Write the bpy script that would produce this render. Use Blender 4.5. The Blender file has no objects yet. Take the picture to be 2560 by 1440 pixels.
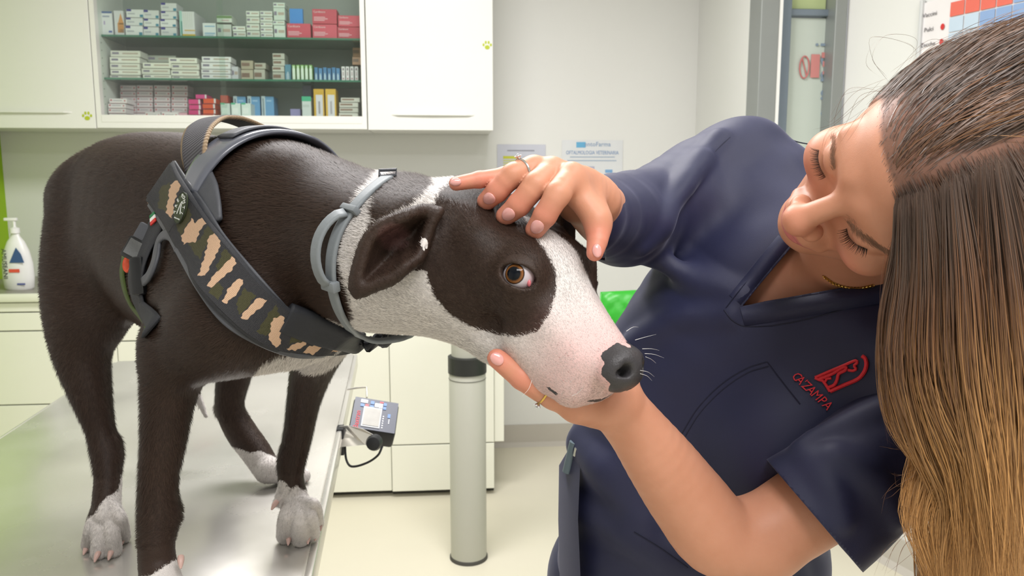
import bpy, bmesh, math, random
import numpy as np
from mathutils import Vector, Matrix, noise as mnoise
from mathutils.bvhtree import BVHTree

scene = bpy.context.scene
COL = scene.collection

# ---------------------------------------------------------------- camera
FPX = 1950.0                       # focal length in pixels of a 2560 wide frame
PITCH = math.radians(7.9)
CAM = np.array([0.0, 0.0, 1.36])
cam_data = bpy.data.cameras.new('camera')
cam_data.sensor_width = 36.0
cam_data.lens = 36.0 * FPX / 2560.0
cam_data.clip_start = 0.02
cam_data.dof.use_dof = True
cam_data.dof.focus_distance = 0.66
cam_data.dof.aperture_fstop = 17.0
cam = bpy.data.objects.new('camera', cam_data)
COL.objects.link(cam)
cam.location = CAM
cam.rotation_euler = (math.pi / 2 - PITCH, 0, 0)
scene.camera = cam

# ---------------------------------------------------------------- world, lights, exposure
world = bpy.data.worlds.new('world')
scene.world = world
world.use_nodes = True
world.node_tree.nodes['Background'].inputs[0].default_value = (1, 1, 1, 1)
world.node_tree.nodes['Background'].inputs[1].default_value = 0.25

def area_light(name, loc, size, power, color=(1, 1, 1), rot=(0, 0, 0)):
    l = bpy.data.lights.new(name, 'AREA')
    l.shape = 'RECTANGLE'
    l.size, l.size_y = size
    l.energy = power
    l.color = color
    o = bpy.data.objects.new(name, l)
    COL.objects.link(o)
    o.location = loc
    o.rotation_euler = rot
    return o

CEIL = 2.75
area_light('ceiling_panel_light', (-0.35, 1.9, CEIL - 0.07), (1.2, 0.6), 38, (1.0, 0.975, 0.975))
area_light('ceiling_panel_light', (0.42, -0.45, CEIL - 0.07), (1.2, 0.6), 25, (1.0, 0.98, 0.975))
area_light('ceiling_panel_light', (0.95, 0.55, CEIL - 0.07), (0.6, 1.2), 9, (1.0, 0.98, 0.975))

scene.view_settings.view_transform = 'Standard'
scene.view_settings.look = 'None'
scene.view_settings.gamma = 1.0
scene.view_settings.use_curve_mapping = False
scene.view_settings.exposure = 0.62
scene.cycles.max_bounces = 6
scene.cycles.diffuse_bounces = 3
scene.cycles.glossy_bounces = 3
scene.cycles.transmission_bounces = 4
scene.cycles.transparent_max_bounces = 8
scene.cycles.caustics_reflective = False
scene.cycles.caustics_refractive = False
scene.cycles.sample_clamp_indirect = 4.0
scene.cycles.use_adaptive_sampling = True
scene.cycles.adaptive_threshold = 0.03
# ================================================================ helpers
CF = np.array([0.0, math.cos(PITCH), -math.sin(PITCH)])
CR = np.array([1.0, 0.0, 0.0])
CU = np.array([0.0, math.sin(PITCH), math.cos(PITCH)])

def P(u, v, z):
    """a point of the place that lies z metres deep under photo pixel (u, v)"""
    return CAM + z * (CF + (u - 1280.0) / FPX * CR + (720.0 - v) / FPX * CU)

def proj(p):
    q = np.asarray(p) - CAM
    z = q @ CF
    return 1280 + FPX * (q @ CR) / z, 720 - FPX * (q @ CU) / z, z

def ray(u, v):
    d = CF + (u - 1280.0) / FPX * CR + (720.0 - v) / FPX * CU
    return d

def on_plane(u, v, z0):
    """pixel to the horizontal plane at height z0"""
    d = ray(u, v)
    t = (z0 - CAM[2]) / d[2]
    return CAM + t * d

def nrm(a):
    a = np.asarray(a, float)
    return a / np.linalg.norm(a)

def srgb(r, g, b):
    def f(c):
        c /= 255.0
        return c / 12.92 if c <= 0.04045 else ((c + 0.055) / 1.055) ** 2.4
    return (f(r), f(g), f(b))

# ---------------------------------------------------------------- materials
MATS = {}
def new_mat(name):
    m = bpy.data.materials.new(name)
    m.use_nodes = True
    nt = m.node_tree
    b = nt.nodes['Principled BSDF']
    return m, nt, b

def N(nt, typ, **kw):
    n = nt.nodes.new(typ)
    for k, v in kw.items():
        setattr(n, k, v)
    return n

def add_bump(nt, b, height_socket, strength, dist=0.001):
    bp = N(nt, 'ShaderNodeBump')
    bp.inputs['Strength'].default_value = strength
    bp.inputs['Distance'].default_value = dist
    nt.links.new(height_socket, bp.inputs['Height'])
    nt.links.new(bp.outputs['Normal'], b.inputs['Normal'])
    return bp

def mat(name, rgb, rough=0.5, metal=0.0, var=0.06, scale=12.0, bump=0.0, bscale=None, spec=0.5, coat=0.0, trans=0.0, ior=1.45, sss=0.0):
    """plain procedural material: base colour with slight noise variation and optional fine relief"""
    if name in MATS:
        return MATS[name]
    m, nt, b = new_mat(name)
    MATS[name] = m
    tc = N(nt, 'ShaderNodeTexCoord')
    no = N(nt, 'ShaderNodeTexNoise')
    no.inputs['Scale'].default_value = scale
    no.inputs['Detail'].default_value = 4
    nt.links.new(tc.outputs['Object'], no.inputs['Vector'])
    mx = N(nt, 'ShaderNodeMixRGB')
    mx.inputs[1].default_value = (*[c * (1 - var) for c in rgb], 1)
    mx.inputs[2].default_value = (*[min(1, c * (1 + var)) for c in rgb], 1)
    nt.links.new(no.outputs['Fac'], mx.inputs[0])
    nt.links.new(mx.outputs[0], b.inputs['Base Color'])
    b.inputs['Roughness'].default_value = rough
    b.inputs['Metallic'].default_value = metal
    b.inputs['Specular IOR Level'].default_value = spec
    b.inputs['Coat Weight'].default_value = coat
    b.inputs['Transmission Weight'].default_value = trans
    b.inputs['IOR'].default_value = ior
    if sss:
        b.inputs['Subsurface Weight'].default_value = sss
        b.inputs['Subsurface Radius'].default_value = (0.008, 0.003, 0.0015)
        b.inputs['Subsurface Scale'].default_value = 1.0
    if bump:
        n2 = N(nt, 'ShaderNodeTexNoise')
        n2.inputs['Scale'].default_value = bscale or scale * 8
        n2.inputs['Detail'].default_value = 3
        nt.links.new(tc.outputs['Object'], n2.inputs['Vector'])
        add_bump(nt, b, n2.outputs['Fac'], bump)
    return m

# ---------------------------------------------------------------- objects
def tag(o, label=None, cat=None, group=None, kind=None):
    if label: o['label'] = label
    if cat: o['category'] = cat
    if group: o['group'] = group
    if kind: o['kind'] = kind
    return o

def empty(name, loc=(0, 0, 0), label=None, cat=None, group=None):
    o = bpy.data.objects.new(name, None)
    o.empty_display_size = 0.05
    COL.objects.link(o)
    o.location = Vector([float(c) for c in loc])
    return tag(o, label, cat, group)

def place(o, parent):
    """parent while keeping the world position; an object without parent is moved so that its origin sits on its own mesh"""
    if parent is not None:
        o.parent = parent
        loc = parent.location.copy()
        p = parent
        if p.parent is not None:
            loc = loc + p.parent.location
        o.location = -loc if o.type != 'EMPTY' else o.location - loc
    return o

def wloc(o):
    l = o.location.copy()
    while o.parent is not None:
        o = o.parent
        l = l + o.location
    return l

def mesh_obj(name, verts, faces, material=None, parent=None, smooth=False, origin=None):
    """verts in world coordinates -> one mesh object whose origin is at `origin` (default: base centre)"""
    v = np.asarray(verts, dtype=np.float32).reshape(-1, 3)
    if origin is None:
        lo, hi = v.min(0), v.max(0)
        origin = np.array([(lo[0] + hi[0]) / 2, (lo[1] + hi[1]) / 2, lo[2]])
    origin = np.asarray(origin, dtype=np.float32)
    me = bpy.data.meshes.new(name)
    if isinstance(faces, np.ndarray):
        nf, k = faces.shape
        me.vertices.add(len(v))
        me.vertices.foreach_set('co', (v - origin).ravel())
        me.loops.add(nf * k)
        me.loops.foreach_set('vertex_index', faces.astype(np.int32).ravel())
        me.polygons.add(nf)
        me.polygons.foreach_set('loop_start', np.arange(0, nf * k, k, dtype=np.int32))
        me.update(calc_edges=True)
    else:
        me.from_pydata((v - origin).tolist(), [], faces)
        me.update()
    if smooth:
        me.polygons.foreach_set('use_smooth', np.ones(len(me.polygons), dtype=bool))
    o = bpy.data.objects.new(name, me)
    COL.objects.link(o)
    o.location = Vector([float(c) for c in origin])
    if parent is not None:
        o.parent = parent
        o.location = o.location - wloc(parent)
    if material is not None:
        me.materials.append(material)
    return o

class MB:
    """collects shapes; build() links them as one mesh object"""
    def __init__(self):
        self.v, self.f = [], []
    def add(self, verts, faces):
        n = len(self.v)
        self.v.extend([tuple(float(c) for c in p) for p in verts])
        self.f.extend([tuple(i + n for i in f) for f in faces])
        return self
    def box(self, c, s, R=None, bevel=0.0):
        """box of full size s centred at c; R rows/cols = rotation matrix (3x3, columns are axes)"""
        bm = bmesh.new()
        bmesh.ops.create_cube(bm, size=1.0)
        for v in bm.verts:
            v.co = Vector((v.co.x * s[0], v.co.y * s[1], v.co.z * s[2]))
        if bevel > 0:
            bmesh.ops.bevel(bm, geom=list(bm.edges), offset=bevel, segments=2, profile=0.5, affect='EDGES')
        R = np.eye(3) if R is None else np.asarray(R)
        bm.verts.index_update()
        vs = [R @ np.array(v.co) + np.asarray(c) for v in bm.verts]
        fs = [tuple(v.index for v in f.verts) for f in bm.faces]
        bm.free()
        return self.add(vs, fs)
    def tube(self, pts, r, seg=10, closed=False, caps=True, flat=None):
        """tube along points; r number or list; flat=(normal vec, factor)"""
        pts = [np.asarray(p, float) for p in pts]
        n = len(pts)
        rs = r if hasattr(r, '__len__') else [r] * n
        vs, prev = [], None
        for i, p in enumerate(pts):
            if closed:
                t = nrm(pts[(i + 1) % n] - pts[i - 1])
            else:
                t = nrm(pts[min(i + 1, n - 1)] - pts[max(i - 1, 0)])
            if prev is None:
                a = np.array([0, 0, 1.0]) if abs(t[2]) < 0.9 else np.array([1.0, 0, 0])
                x = nrm(np.cross(a, t))
            else:
                x = nrm(prev - t * (prev @ t))
            prev = x
            y = np.cross(t, x)
            for k in range(seg):
                a = 2 * math.pi * k / seg
                vs.append(p + rs[i] * (math.cos(a) * x + math.sin(a) * y))
        fs = []
        for i in range(n if closed else n - 1):
            j = (i + 1) % n
            for k in range(seg):
                k2 = (k + 1) % seg
                fs.append((i * seg + k, i * seg + k2, j * seg + k2, j * seg + k))
        if caps and not closed:
            fs.append(tuple(range(seg))[::-1])
            fs.append(tuple((n - 1) * seg + k for k in range(seg)))
        return self.add(vs, fs)
    def lathe(self, c, prof, seg=32, axis=(0, 0, 1), sx=1.0, sy=1.0, xdir=None):
        """revolve (r, h) profile around the axis through c"""
        ax = nrm(axis)
        a = np.asarray(xdir, float) if xdir is not None else (np.array([1.0, 0, 0]) if abs(ax[0]) < 0.9 else np.array([0, 1.0, 0]))
        x = nrm(a - ax * (a @ ax)); y = np.cross(ax, x)
        vs = []
        for r, h in prof:
            for k in range(seg):
                t = 2 * math.pi * k / seg
                vs.append(np.asarray(c) + ax * h + r * (sx * math.cos(t) * x + sy * math.sin(t) * y))
        fs = []
        for i in range(len(prof) - 1):
            for k in range(seg):
                k2 = (k + 1) % seg
                fs.append((i * seg + k, i * seg + k2, (i + 1) * seg + k2, (i + 1) * seg + k))
        fs.append(tuple(range(seg))[::-1])
        fs.append(tuple((len(prof) - 1) * seg + k for k in range(seg)))
        return self.add(vs, fs)
    def prism(self, poly, depth):
        """polygon (list of 3-D points) extruded by the vector depth"""
        n = len(poly)
        poly = [np.asarray(p, float) for p in poly]
        d = np.asarray(depth, float)
        vs = poly + [p + d for p in poly]
        fs = [tuple(range(n))[::-1], tuple(range(n, 2 * n))]
        for i in range(n):
            j = (i + 1) % n
            fs.append((i, j, n + j, n + i))
        return self.add(vs, fs)
    def build(self, name, material=None, parent=None, smooth=False, origin=None):
        o = mesh_obj(name, self.v, self.f, material, parent, False, origin)
        bm = bmesh.new(); bm.from_mesh(o.data)
        bmesh.ops.recalc_face_normals(bm, faces=list(bm.faces))
        bm.to_mesh(o.data); bm.free()
        if smooth:
            smooth_by_angle(o.data, 0.7)
        return o

def smooth_by_angle(me, ang=0.7):
    me.polygons.foreach_set('use_smooth', np.ones(len(me.polygons), dtype=bool))
    bm = bmesh.new(); bm.from_mesh(me)
    for e in bm.edges:
        if len(e.link_faces) == 2 and e.calc_face_angle(0) > ang:
            e.smooth = False
    bm.to_mesh(me); bm.free()

def rotz(a):
    c, s = math.cos(a), math.sin(a)
    return np.array([[c, -s, 0], [s, c, 0], [0, 0, 1.0]])

def spline(pts, n):
    """Catmull-Rom through points (any dimension), n samples, by chord length"""
    p = np.asarray(pts, float)
    if len(p) == 2:
        t = np.linspace(0, 1, n)[:, None]
        return p[0] * (1 - t) + p[1] * t
    d = np.linalg.norm(np.diff(p[:, :min(3, p.shape[1])], axis=0), axis=1)
    s = np.concatenate([[0], np.cumsum(np.maximum(d, 1e-9))])
    q = np.linspace(0, s[-1], n)
    m = np.zeros_like(p)
    m[1:-1] = (p[2:] - p[:-2]) / (s[2:] - s[:-2])[:, None]
    m[0] = (p[1] - p[0]) / (s[1] - s[0]); m[-1] = (p[-1] - p[-2]) / (s[-1] - s[-2])
    i = np.clip(np.searchsorted(s, q, side='right') - 1, 0, len(p) - 2)
    h = (s[i + 1] - s[i])[:, None]
    t = ((q - s[i])[:, None]) / h
    t2, t3 = t * t, t * t * t
    return (2 * t3 - 3 * t2 + 1) * p[i] + (t3 - 2 * t2 + t) * h * m[i] + (-2 * t3 + 3 * t2) * p[i + 1] + (t3 - t2) * h * m[i + 1]

def poly_sd(u, v, poly):
    """signed distance of points to a polygon (positive inside), numpy"""
    poly = np.asarray(poly, float)
    d = np.full(u.shape, 1e9)
    inside = np.zeros(u.shape, bool)
    n = len(poly)
    for i in range(n):
        ax, ay = poly[i]; bx, by = poly[(i + 1) % n]
        ex, ey = bx - ax, by - ay
        t = np.clip(((u - ax) * ex + (v - ay) * ey) / (ex * ex + ey * ey + 1e-12), 0, 1)
        d = np.minimum(d, (u - ax - t * ex) ** 2 + (v - ay - t * ey) ** 2)
        c = (ay > v) != (by > v)
        with np.errstate(divide='ignore', invalid='ignore'):
            xi = (bx - ax) * (v - ay) / (by - ay + 1e-12) + ax
        inside ^= c & (u < xi)
    d = np.sqrt(d)
    return np.where(inside, d, -d)

# ---------------------------------------------------------------- implicit surfaces for bodies and cloth
class Field:
    """distance field on a grid; organic shapes are blended into it, then meshed as one continuous surface"""
    def __init__(self, lo, hi, h):
        self.lo = np.asarray(lo, np.float32); self.h = h
        self.n = np.ceil((np.asarray(hi) - np.asarray(lo)) / h).astype(int) + 1
        self.F = np.full(self.n, 0.06, np.float32)
        self.ax = [self.lo[i] + h * np.arange(self.n[i], dtype=np.float32) for i in range(3)]
    def sub_box(self, lo, hi, m):
        s = []
        for i in range(3):
            a = int(max(0, math.floor((lo[i] - m - self.lo[i]) / self.h)))
            b = int(min(self.n[i], math.ceil((hi[i] + m - self.lo[i]) / self.h) + 1))
            if b <= a: return None
            s.append(slice(a, b))
        return tuple(s)
    def xyz(self, s):
        return self.ax[0][s[0]][:, None, None], self.ax[1][s[1]][None, :, None], self.ax[2][s[2]][None, None, :]
    def blend(self, s, d, k, op):
        A = self.F[s]
        if op == 'add':
            if k > 0:
                hh = np.maximum(k - np.abs(A - d), 0) / k
                self.F[s] = np.minimum(A, d) - hh * hh * k * 0.25
            else:
                self.F[s] = np.minimum(A, d)
        else:
            if k > 0:
                hh = np.maximum(k - np.abs(A + d), 0) / k
                self.F[s] = np.maximum(A, -d) + hh * hh * k * 0.25
            else:
                self.F[s] = np.maximum(A, -d)
    def cone(self, a, b, ra, rb, k=0.01, op='add', flat=None):
        """tapered capsule; flat=(unit vector, factor>1) presses it thinner along the vector"""
        a = np.asarray(a, np.float32); b = np.asarray(b, np.float32)
        rm = max(ra, rb)
        s = self.sub_box(np.minimum(a, b) - rm, np.maximum(a, b) + rm, k + 3 * self.h)
        if s is None: return self
        X, Y, Z = self.xyz(s)
        ba = b - a; l2 = float(ba @ ba) + 1e-12
        px, py, pz = X - a[0], Y - a[1], Z - a[2]
        t = np.clip((px * ba[0] + py * ba[1] + pz * ba[2]) / l2, 0, 1)
        qx, qy, qz = px - t * ba[0], py - t * ba[1], pz - t * ba[2]
        d2 = qx * qx + qy * qy + qz * qz
        if flat is not None:
            n, f = flat
            w = qx * n[0] + qy * n[1] + qz * n[2]
            d2 = d2 + (f * f - 1) * w * w
        d = np.sqrt(d2) - (ra + (rb - ra) * t)
        self.blend(s, d.astype(np.float32), k, op)
        return self
    def chain(self, pts, k=0.01, op='add', flat=None, sub=4):
        """pts: list of (point, radius); one smooth tapering limb through them"""
        q = np.array([list(p) + [r] for p, r in pts], float)
        if len(q) > 2:
            q = spline(q, sub * (len(q) - 1) + 1)
            q[:, 3] = np.maximum(q[:, 3], min(r for _, r in pts) * 0.9)
        q = q.astype(np.float32)
        rm = q[:, 3].max()
        s = self.sub_box(q[:, :3].min(0) - rm, q[:, :3].max(0) + rm, k + 5 * self.h)
        if s is None: return self
        shape = tuple(x.stop - x.start for x in s)
        D_ = np.full(shape, 0.06, np.float32)
        for a, b in zip(q[:-1], q[1:]):
            r0 = max(a[3], b[3])
            t_ = self.sub_box(np.minimum(a, b)[:3] - r0, np.maximum(a, b)[:3] + r0, k + 3 * self.h)
            if t_ is None: continue
            X, Y, Z = self.xyz(t_)
            ba = b[:3] - a[:3]; l2 = float(ba @ ba) + 1e-12
            px, py, pz = X - a[0], Y - a[1], Z - a[2]
            t = np.clip((px * ba[0] + py * ba[1] + pz * ba[2]) / l2, 0, 1)
            qx, qy, qz = px - t * ba[0], py - t * ba[1], pz - t * ba[2]
            d2 = qx * qx + qy * qy + qz * qz
            if flat is not None:
                w = qx * flat[0][0] + qy * flat[0][1] + qz * flat[0][2]
                d2 = d2 + (flat[1] ** 2 - 1) * w * w
            d = np.sqrt(d2) - (a[3] + (b[3] - a[3]) * t)
            l = tuple(slice(t_[i].start - s[i].start, t_[i].stop - s[i].start) for i in range(3))
            D_[l] = np.minimum(D_[l], d)
        self.blend(s, D_, k, op)
        return self
    def ell(self, c, r, R=None, k=0.01, op='add'):
        """ellipsoid, R columns = its axes"""
        c = np.asarray(c, np.float32); r = np.asarray(r, np.float32)
        R = np.eye(3) if R is None else np.asarray(R)
        ext = np.sqrt(((R * r[None, :]) ** 2).sum(1))
        s = self.sub_box(c - ext, c + ext, k + 3 * self.h)
        if s is None: return self
        X, Y, Z = self.xyz(s)
        px, py, pz = X - c[0], Y - c[1], Z - c[2]
        k0 = 0; k1 = 0
        for i in range(3):
            w = px * R[0, i] + py * R[1, i] + pz * R[2, i]
            k0 = k0 + (w / r[i]) ** 2
            k1 = k1 + (w / (r[i] * r[i])) ** 2
        k0 = np.sqrt(k0); k1 = np.sqrt(k1) + 1e-6
        d = np.where(k0 < 1e-3, -float(r.min()), k0 * (k0 - 1.0) / k1)
        self.blend(s, d.astype(np.float32), k, op)
        return self
    def tri(self, a, b, c, r, k=0.004, op='add'):
        a, b, c = (np.asarray(q, np.float32) for q in (a, b, c))
        lo = np.minimum(np.minimum(a, b), c) - r; hi = np.maximum(np.maximum(a, b), c) + r
        s = self.sub_box(lo, hi, k + 3 * self.h)
        if s is None: return self
        X, Y, Z = self.xyz(s)
        nn = np.cross(b - a, c - a)
        def e2(p, e):
            px, py, pz = X - p[0], Y - p[1], Z - p[2]
            t = np.clip((px * e[0] + py * e[1] + pz * e[2]) / (float(e @ e) + 1e-12), 0, 1)
            return (px - t * e[0]) ** 2 + (py - t * e[1]) ** 2 + (pz - t * e[2]) ** 2
        def side(p, e):
            m = np.cross(e, nn)
            return (X - p[0]) * m[0] + (Y - p[1]) * m[1] + (Z - p[2]) * m[2]
        inside = (side(a, b - a) <= 0) & (side(b, c - b) <= 0) & (side(c, a - c) <= 0)
        pl = ((X - a[0]) * nn[0] + (Y - a[1]) * nn[1] + (Z - a[2]) * nn[2]) ** 2 / (float(nn @ nn) + 1e-18)
        ed = np.minimum(np.minimum(e2(a, b - a), e2(b, c - b)), e2(c, a - c))
        d = np.sqrt(np.where(inside, pl, ed)) - r
        self.blend(s, d.astype(np.float32), k, op)
        return self
    def sheet(self, grid, r, k=0.004):
        """grid (n, m, 3) of points -> a sheet of thickness 2r"""
        g = np.asarray(grid)
        for i in range(g.shape[0] - 1):
            for j in range(g.shape[1] - 1):
                self.tri(g[i, j], g[i + 1, j], g[i + 1, j + 1], r, k)
                self.tri(g[i, j], g[i + 1, j + 1], g[i, j + 1], r, k)
        return self
    def depth(self, u, v, z0=0.3, z1=2.0):
        """depth of the first surface under a pixel"""
        zs = np.arange(z0, z1, self.h * 0.5)
        p = CAM + zs[:, None] * ray(u, v)
        i = np.round((p - self.lo) / self.h).astype(int)
        ok = ((i >= 0) & (i < self.n)).all(1)
        i = np.clip(i, 0, self.n - 1)
        f = np.where(ok, self.F[i[:, 0], i[:, 1], i[:, 2]], 1)
        w = np.argmax(f < 0)
        return zs[w] if f[w] < 0 else None
    def mesh(self, smooth=2):
        F, h = self.F, self.h
        I = F < 0
        nx, ny, nz = self.n
        allin = np.ones((nx - 1, ny - 1, nz - 1), bool); anyin = np.zeros((nx - 1, ny - 1, nz - 1), bool)
        for dx in (0, 1):
            for dy in (0, 1):
                for dz in (0, 1):
                    c = I[dx:nx - 1 + dx, dy:ny - 1 + dy, dz:nz - 1 + dz]
                    allin &= c; anyin |= c
        act = anyin & ~allin
        idx = np.argwhere(act)
        num = np.full(act.shape, -1, np.int32)
        num[act] = np.arange(len(idx))
        ci, cj, ck = idx.T
        V = np.zeros((len(idx), 3)); cnt = np.zeros(len(idx))
        corners = [(a, b, c) for a in (0, 1) for b in (0, 1) for c in (0, 1)]
        val = {q: F[ci + q[0], cj + q[1], ck + q[2]] for q in corners}
        for q in corners:
            for axi in range(3):
                if q[axi] == 0:
                    r = list(q); r[axi] = 1; r = tuple(r)
                    f0, f1 = val[q], val[r]
                    m = (f0 < 0) != (f1 < 0)
                    t = np.where(m, f0 / np.where(m, f0 - f1, 1), 0)
                    p = np.array(q, float)[None, :].repeat(len(idx), 0)
                    p[:, axi] += t
                    V += np.where(m[:, None], p, 0); cnt += m
        V = V / cnt[:, None]
        V = (V + idx) * h + self.lo
        quads = []
        for axi in range(3):
            s0 = [slice(None)] * 3; s1 = [slice(None)] * 3
            s0[axi] = slice(0, -1); s1[axi] = slice(1, None)
            a, b = I[tuple(s0)], I[tuple(s1)]
            e = np.argwhere(a != b)
            o1, o2 = [(1, 2), (2, 0), (0, 1)][axi]
            ok = (e[:, o1] > 0) & (e[:, o2] > 0) & (e[:, o1] < self.n[o1] - 1) & (e[:, o2] < self.n[o2] - 1)
            e = e[ok]
            flip = a[tuple(e.T)]
            def cell(d1, d2):
                q = e.copy(); q[:, o1] -= d1; q[:, o2] -= d2
                return num[tuple(q.T)]
            qd = np.stack([cell(1, 1), cell(0, 1), cell(0, 0), cell(1, 0)], 1)
            qd = np.where(flip[:, None], qd, qd[:, ::-1])
            quads.append(qd)
        Q = np.concatenate(quads)
        if smooth:
            V = relax(V, Q, smooth)
        return V, Q

def relax(V, Q, it):
    e = np.concatenate([Q[:, [i, (i + 1) % Q.shape[1]]] for i in range(Q.shape[1])])
    e = np.concatenate([e, e[:, ::-1]])
    n = len(V)
    deg = np.bincount(e[:, 0], minlength=n).astype(float)[:, None]
    deg[deg == 0] = 1
    for i in range(it):
        for lam in (0.55, -0.56):
            acc = np.stack([np.bincount(e[:, 0], weights=V[e[:, 1], c], minlength=n) for c in range(3)], 1)
            V = V + lam * (acc / deg - V)
    return V

def vnormals(V, Q):
    n = np.zeros_like(V)
    d1 = V[Q[:, 2]] - V[Q[:, 0]]; d2 = V[Q[:, 3 if Q.shape[1] == 4 else 1]] - V[Q[:, 1 if Q.shape[1] == 4 else 0]]
    fn = np.cross(d1, d2)
    for c in range(3):
        for k in range(Q.shape[1]):
            n[:, c] += np.bincount(Q[:, k], weights=fn[:, c], minlength=len(V))
    return n / (np.linalg.norm(n, axis=1, keepdims=True) + 1e-12)

def fattr(o, name, arr):
    a = o.data.attributes.new(name, 'FLOAT', 'POINT')
    a.data.foreach_set('value', np.asarray(arr, np.float32).ravel())
def cattr(o, name, arr):
    a = o.data.attributes.new(name, 'FLOAT_COLOR', 'POINT')
    arr = np.asarray(arr, np.float32)
    if arr.shape[1] == 3:
        arr = np.concatenate([arr, np.ones((len(arr), 1), np.float32)], 1)
    a.data.foreach_set('color', arr.ravel())
def vattr(o, name, arr):
    a = o.data.attributes.new(name, 'FLOAT_VECTOR', 'POINT')
    a.data.foreach_set('vector', np.asarray(arr, np.float32).ravel())

class Surf:
    """ray casting on a body mesh, for things that lie on it"""
    def __init__(self, V, Q):
        self.V = V; self.Q = Q
        self.t = BVHTree.FromPolygons(V.tolist(), Q.tolist())
    def px(self, u, v, zmin=0.0):
        d = ray(u, v); L = np.linalg.norm(d)
        h = self.t.ray_cast(Vector(CAM + d * zmin), Vector(d / L))
        if h[0] is None: return None, None
        n = np.array(h[1])
        if n @ d > 0: n = -n
        return np.array(h[0]), n
    def cast(self, o, d):
        h = self.t.ray_cast(Vector(o), Vector(d))
        if h[0] is None: return None, None
        return np.array(h[0]), np.array(h[1])
    def near(self, p):
        h = self.t.find_nearest(Vector(p))
        return np.array(h[0]), np.array(h[1])
def text(s, size, R, loc, material, parent, name='lettering', align='CENTER', extrude=0.0002, sx=1.0):
    cu = bpy.data.curves.new(name, 'FONT')
    cu.body = s; cu.size = size; cu.align_x = align; cu.align_y = 'CENTER'; cu.extrude = extrude; cu.resolution_u = 2
    tmp = bpy.data.objects.new(name, cu); COL.objects.link(tmp)
    dg = bpy.context.evaluated_depsgraph_get(); dg.update()
    me = tmp.evaluated_get(dg).to_mesh()
    v = np.empty(len(me.vertices) * 3, np.float32); me.vertices.foreach_get('co', v); v = v.reshape(-1, 3)
    f = [tuple(p.vertices) for p in me.polygons]
    tmp.evaluated_get(dg).to_mesh_clear()
    bpy.data.objects.remove(tmp); bpy.data.curves.remove(cu)
    v = v * np.array([sx, 1, 1])
    w = v @ np.asarray(R).T + np.asarray(loc)
    return mesh_obj(name, w, f, material, parent, False, origin=loc)
# ================================================================ the room
TH = math.radians(5.0)
BV = np.array([math.cos(TH), math.sin(TH), 0.0])      # along the back wall, to the right
NV = np.array([math.sin(TH), -math.cos(TH), 0.0])     # out of the back wall, towards us
UPV = np.array([0, 0, 1.0])
RB = np.stack([BV, -NV, UPV], 1)                       # box axes: along, depth, up
def vplane(u, v, p0, n=NV):
    d = ray(u, v); t = ((p0 - CAM) @ n) / (d @ n)
    return CAM + d * t
F0 = on_plane(905, 1246, 0.0)                          # foot of the base cabinet fronts
BASE_P = F0
UP_P = F0 - NV * 0.27                                  # wall cabinet fronts
WALL_P = F0 - NV * 0.62                                # back wall
def sd(p):
    """(along, depth behind base fronts, height)"""
    q = np.asarray(p) - F0
    return q @ BV, -(q @ NV), p[2]
def W3(s, d, h): return np.array([F0[0], F0[1], 0.0]) + BV * s - NV * d + UPV * h
def plane_s(u, v, d):
    p = vplane(u, v, F0 - NV * d); a = sd(p); return a[0], a[2]

wall_white = mat('wall_paint', srgb(236, 236, 232), 0.6, var=0.015, scale=3, bump=0.04, bscale=180)
lime = mat('lime_paint', srgb(152, 192, 22), 0.6, var=0.03, scale=3)
floor_m = mat('floor_vinyl', srgb(226, 220, 200), 0.42, var=0.05, scale=2.5, bump=0.03, bscale=260)
lacquer = mat('white_lacquer', srgb(238, 238, 232), 0.28, var=0.01, scale=2)
def struct(o): o['kind'] = 'structure'; return o
def wall(name, a, b, h0, h1, m, th=0.08):
    """wall from plan point a to b, its room face on the line; the room lies on the right-hand side seen from a to b"""
    a = np.array([a[0], a[1], 0.0]); b = np.array([b[0], b[1], 0.0]); t = nrm(b - a); n = np.array([-t[1], t[0], 0])
    mb = MB(); mb.prism([a + UPV * h0, b + UPV * h0, b + n * th + UPV * h0, a + n * th + UPV * h0], UPV * (h1 - h0))
    return struct(mb.build(name, m))
wl = vplane(16, 520, WALL_P)                            # corner with the lime wall
wr = vplane(1745, 120, WALL_P)                          # corner on the right
yD = 2.93
cD = np.array([(1897 - 1280) / FPX * (yD * math.cos(PITCH)) / 1.0, yD, 0]); cD[0] = vplane(1897, 150, np.array([0, yD, 0]), NV)[0]; cD = vplane(1897, 150, np.array([cD[0], yD, 0]), NV)
cE = vplane(2114, 150, cD, NV)
rdir = np.array([0.371, -0.928, 0])
cF = cE + rdir * 4.9
cL = wl + NV * 5.6
wall('wall_back', wl, wr, 0, CEIL, wall_white)
wall('wall_return', wr, cD, 0, CEIL, wall_white)
wlm = wl + NV * 1.2
wall('wall_left', wlm, wl, 0, CEIL, lime)
wall('wall_left_front', cL, wlm, 0, CEIL, wall_white)
wall('wall_right', cE, cF, 0, CEIL, wall_white)
wall('wall_behind', [cF[0], cF[1]], cL, 0, CEIL, wall_white)
fl = [cL, wl, wr, cD, cE, cF]
def slab(name, z0, z1, m):
    mb = MB()
    mb.prism([[p[0], p[1], z0] for p in (cL - np.array([0.2, 0.3, 0]), wl + np.array([-0.2, 0.6, 0]), [wr[0] + 0.3, wl[1] + 0.9, 0], [cF[0] + 0.3, wl[1] + 0.9, 0], [cF[0] + 0.3, cF[1] - 0.4, 0])], UPV * (z1 - z0))
    return struct(mb.build(name, m))
slab('floor', -0.06, 0.0, floor_m)
slab('ceiling', CEIL, CEIL + 0.06, mat('ceiling_paint', srgb(240, 240, 236), 0.8))
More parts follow.
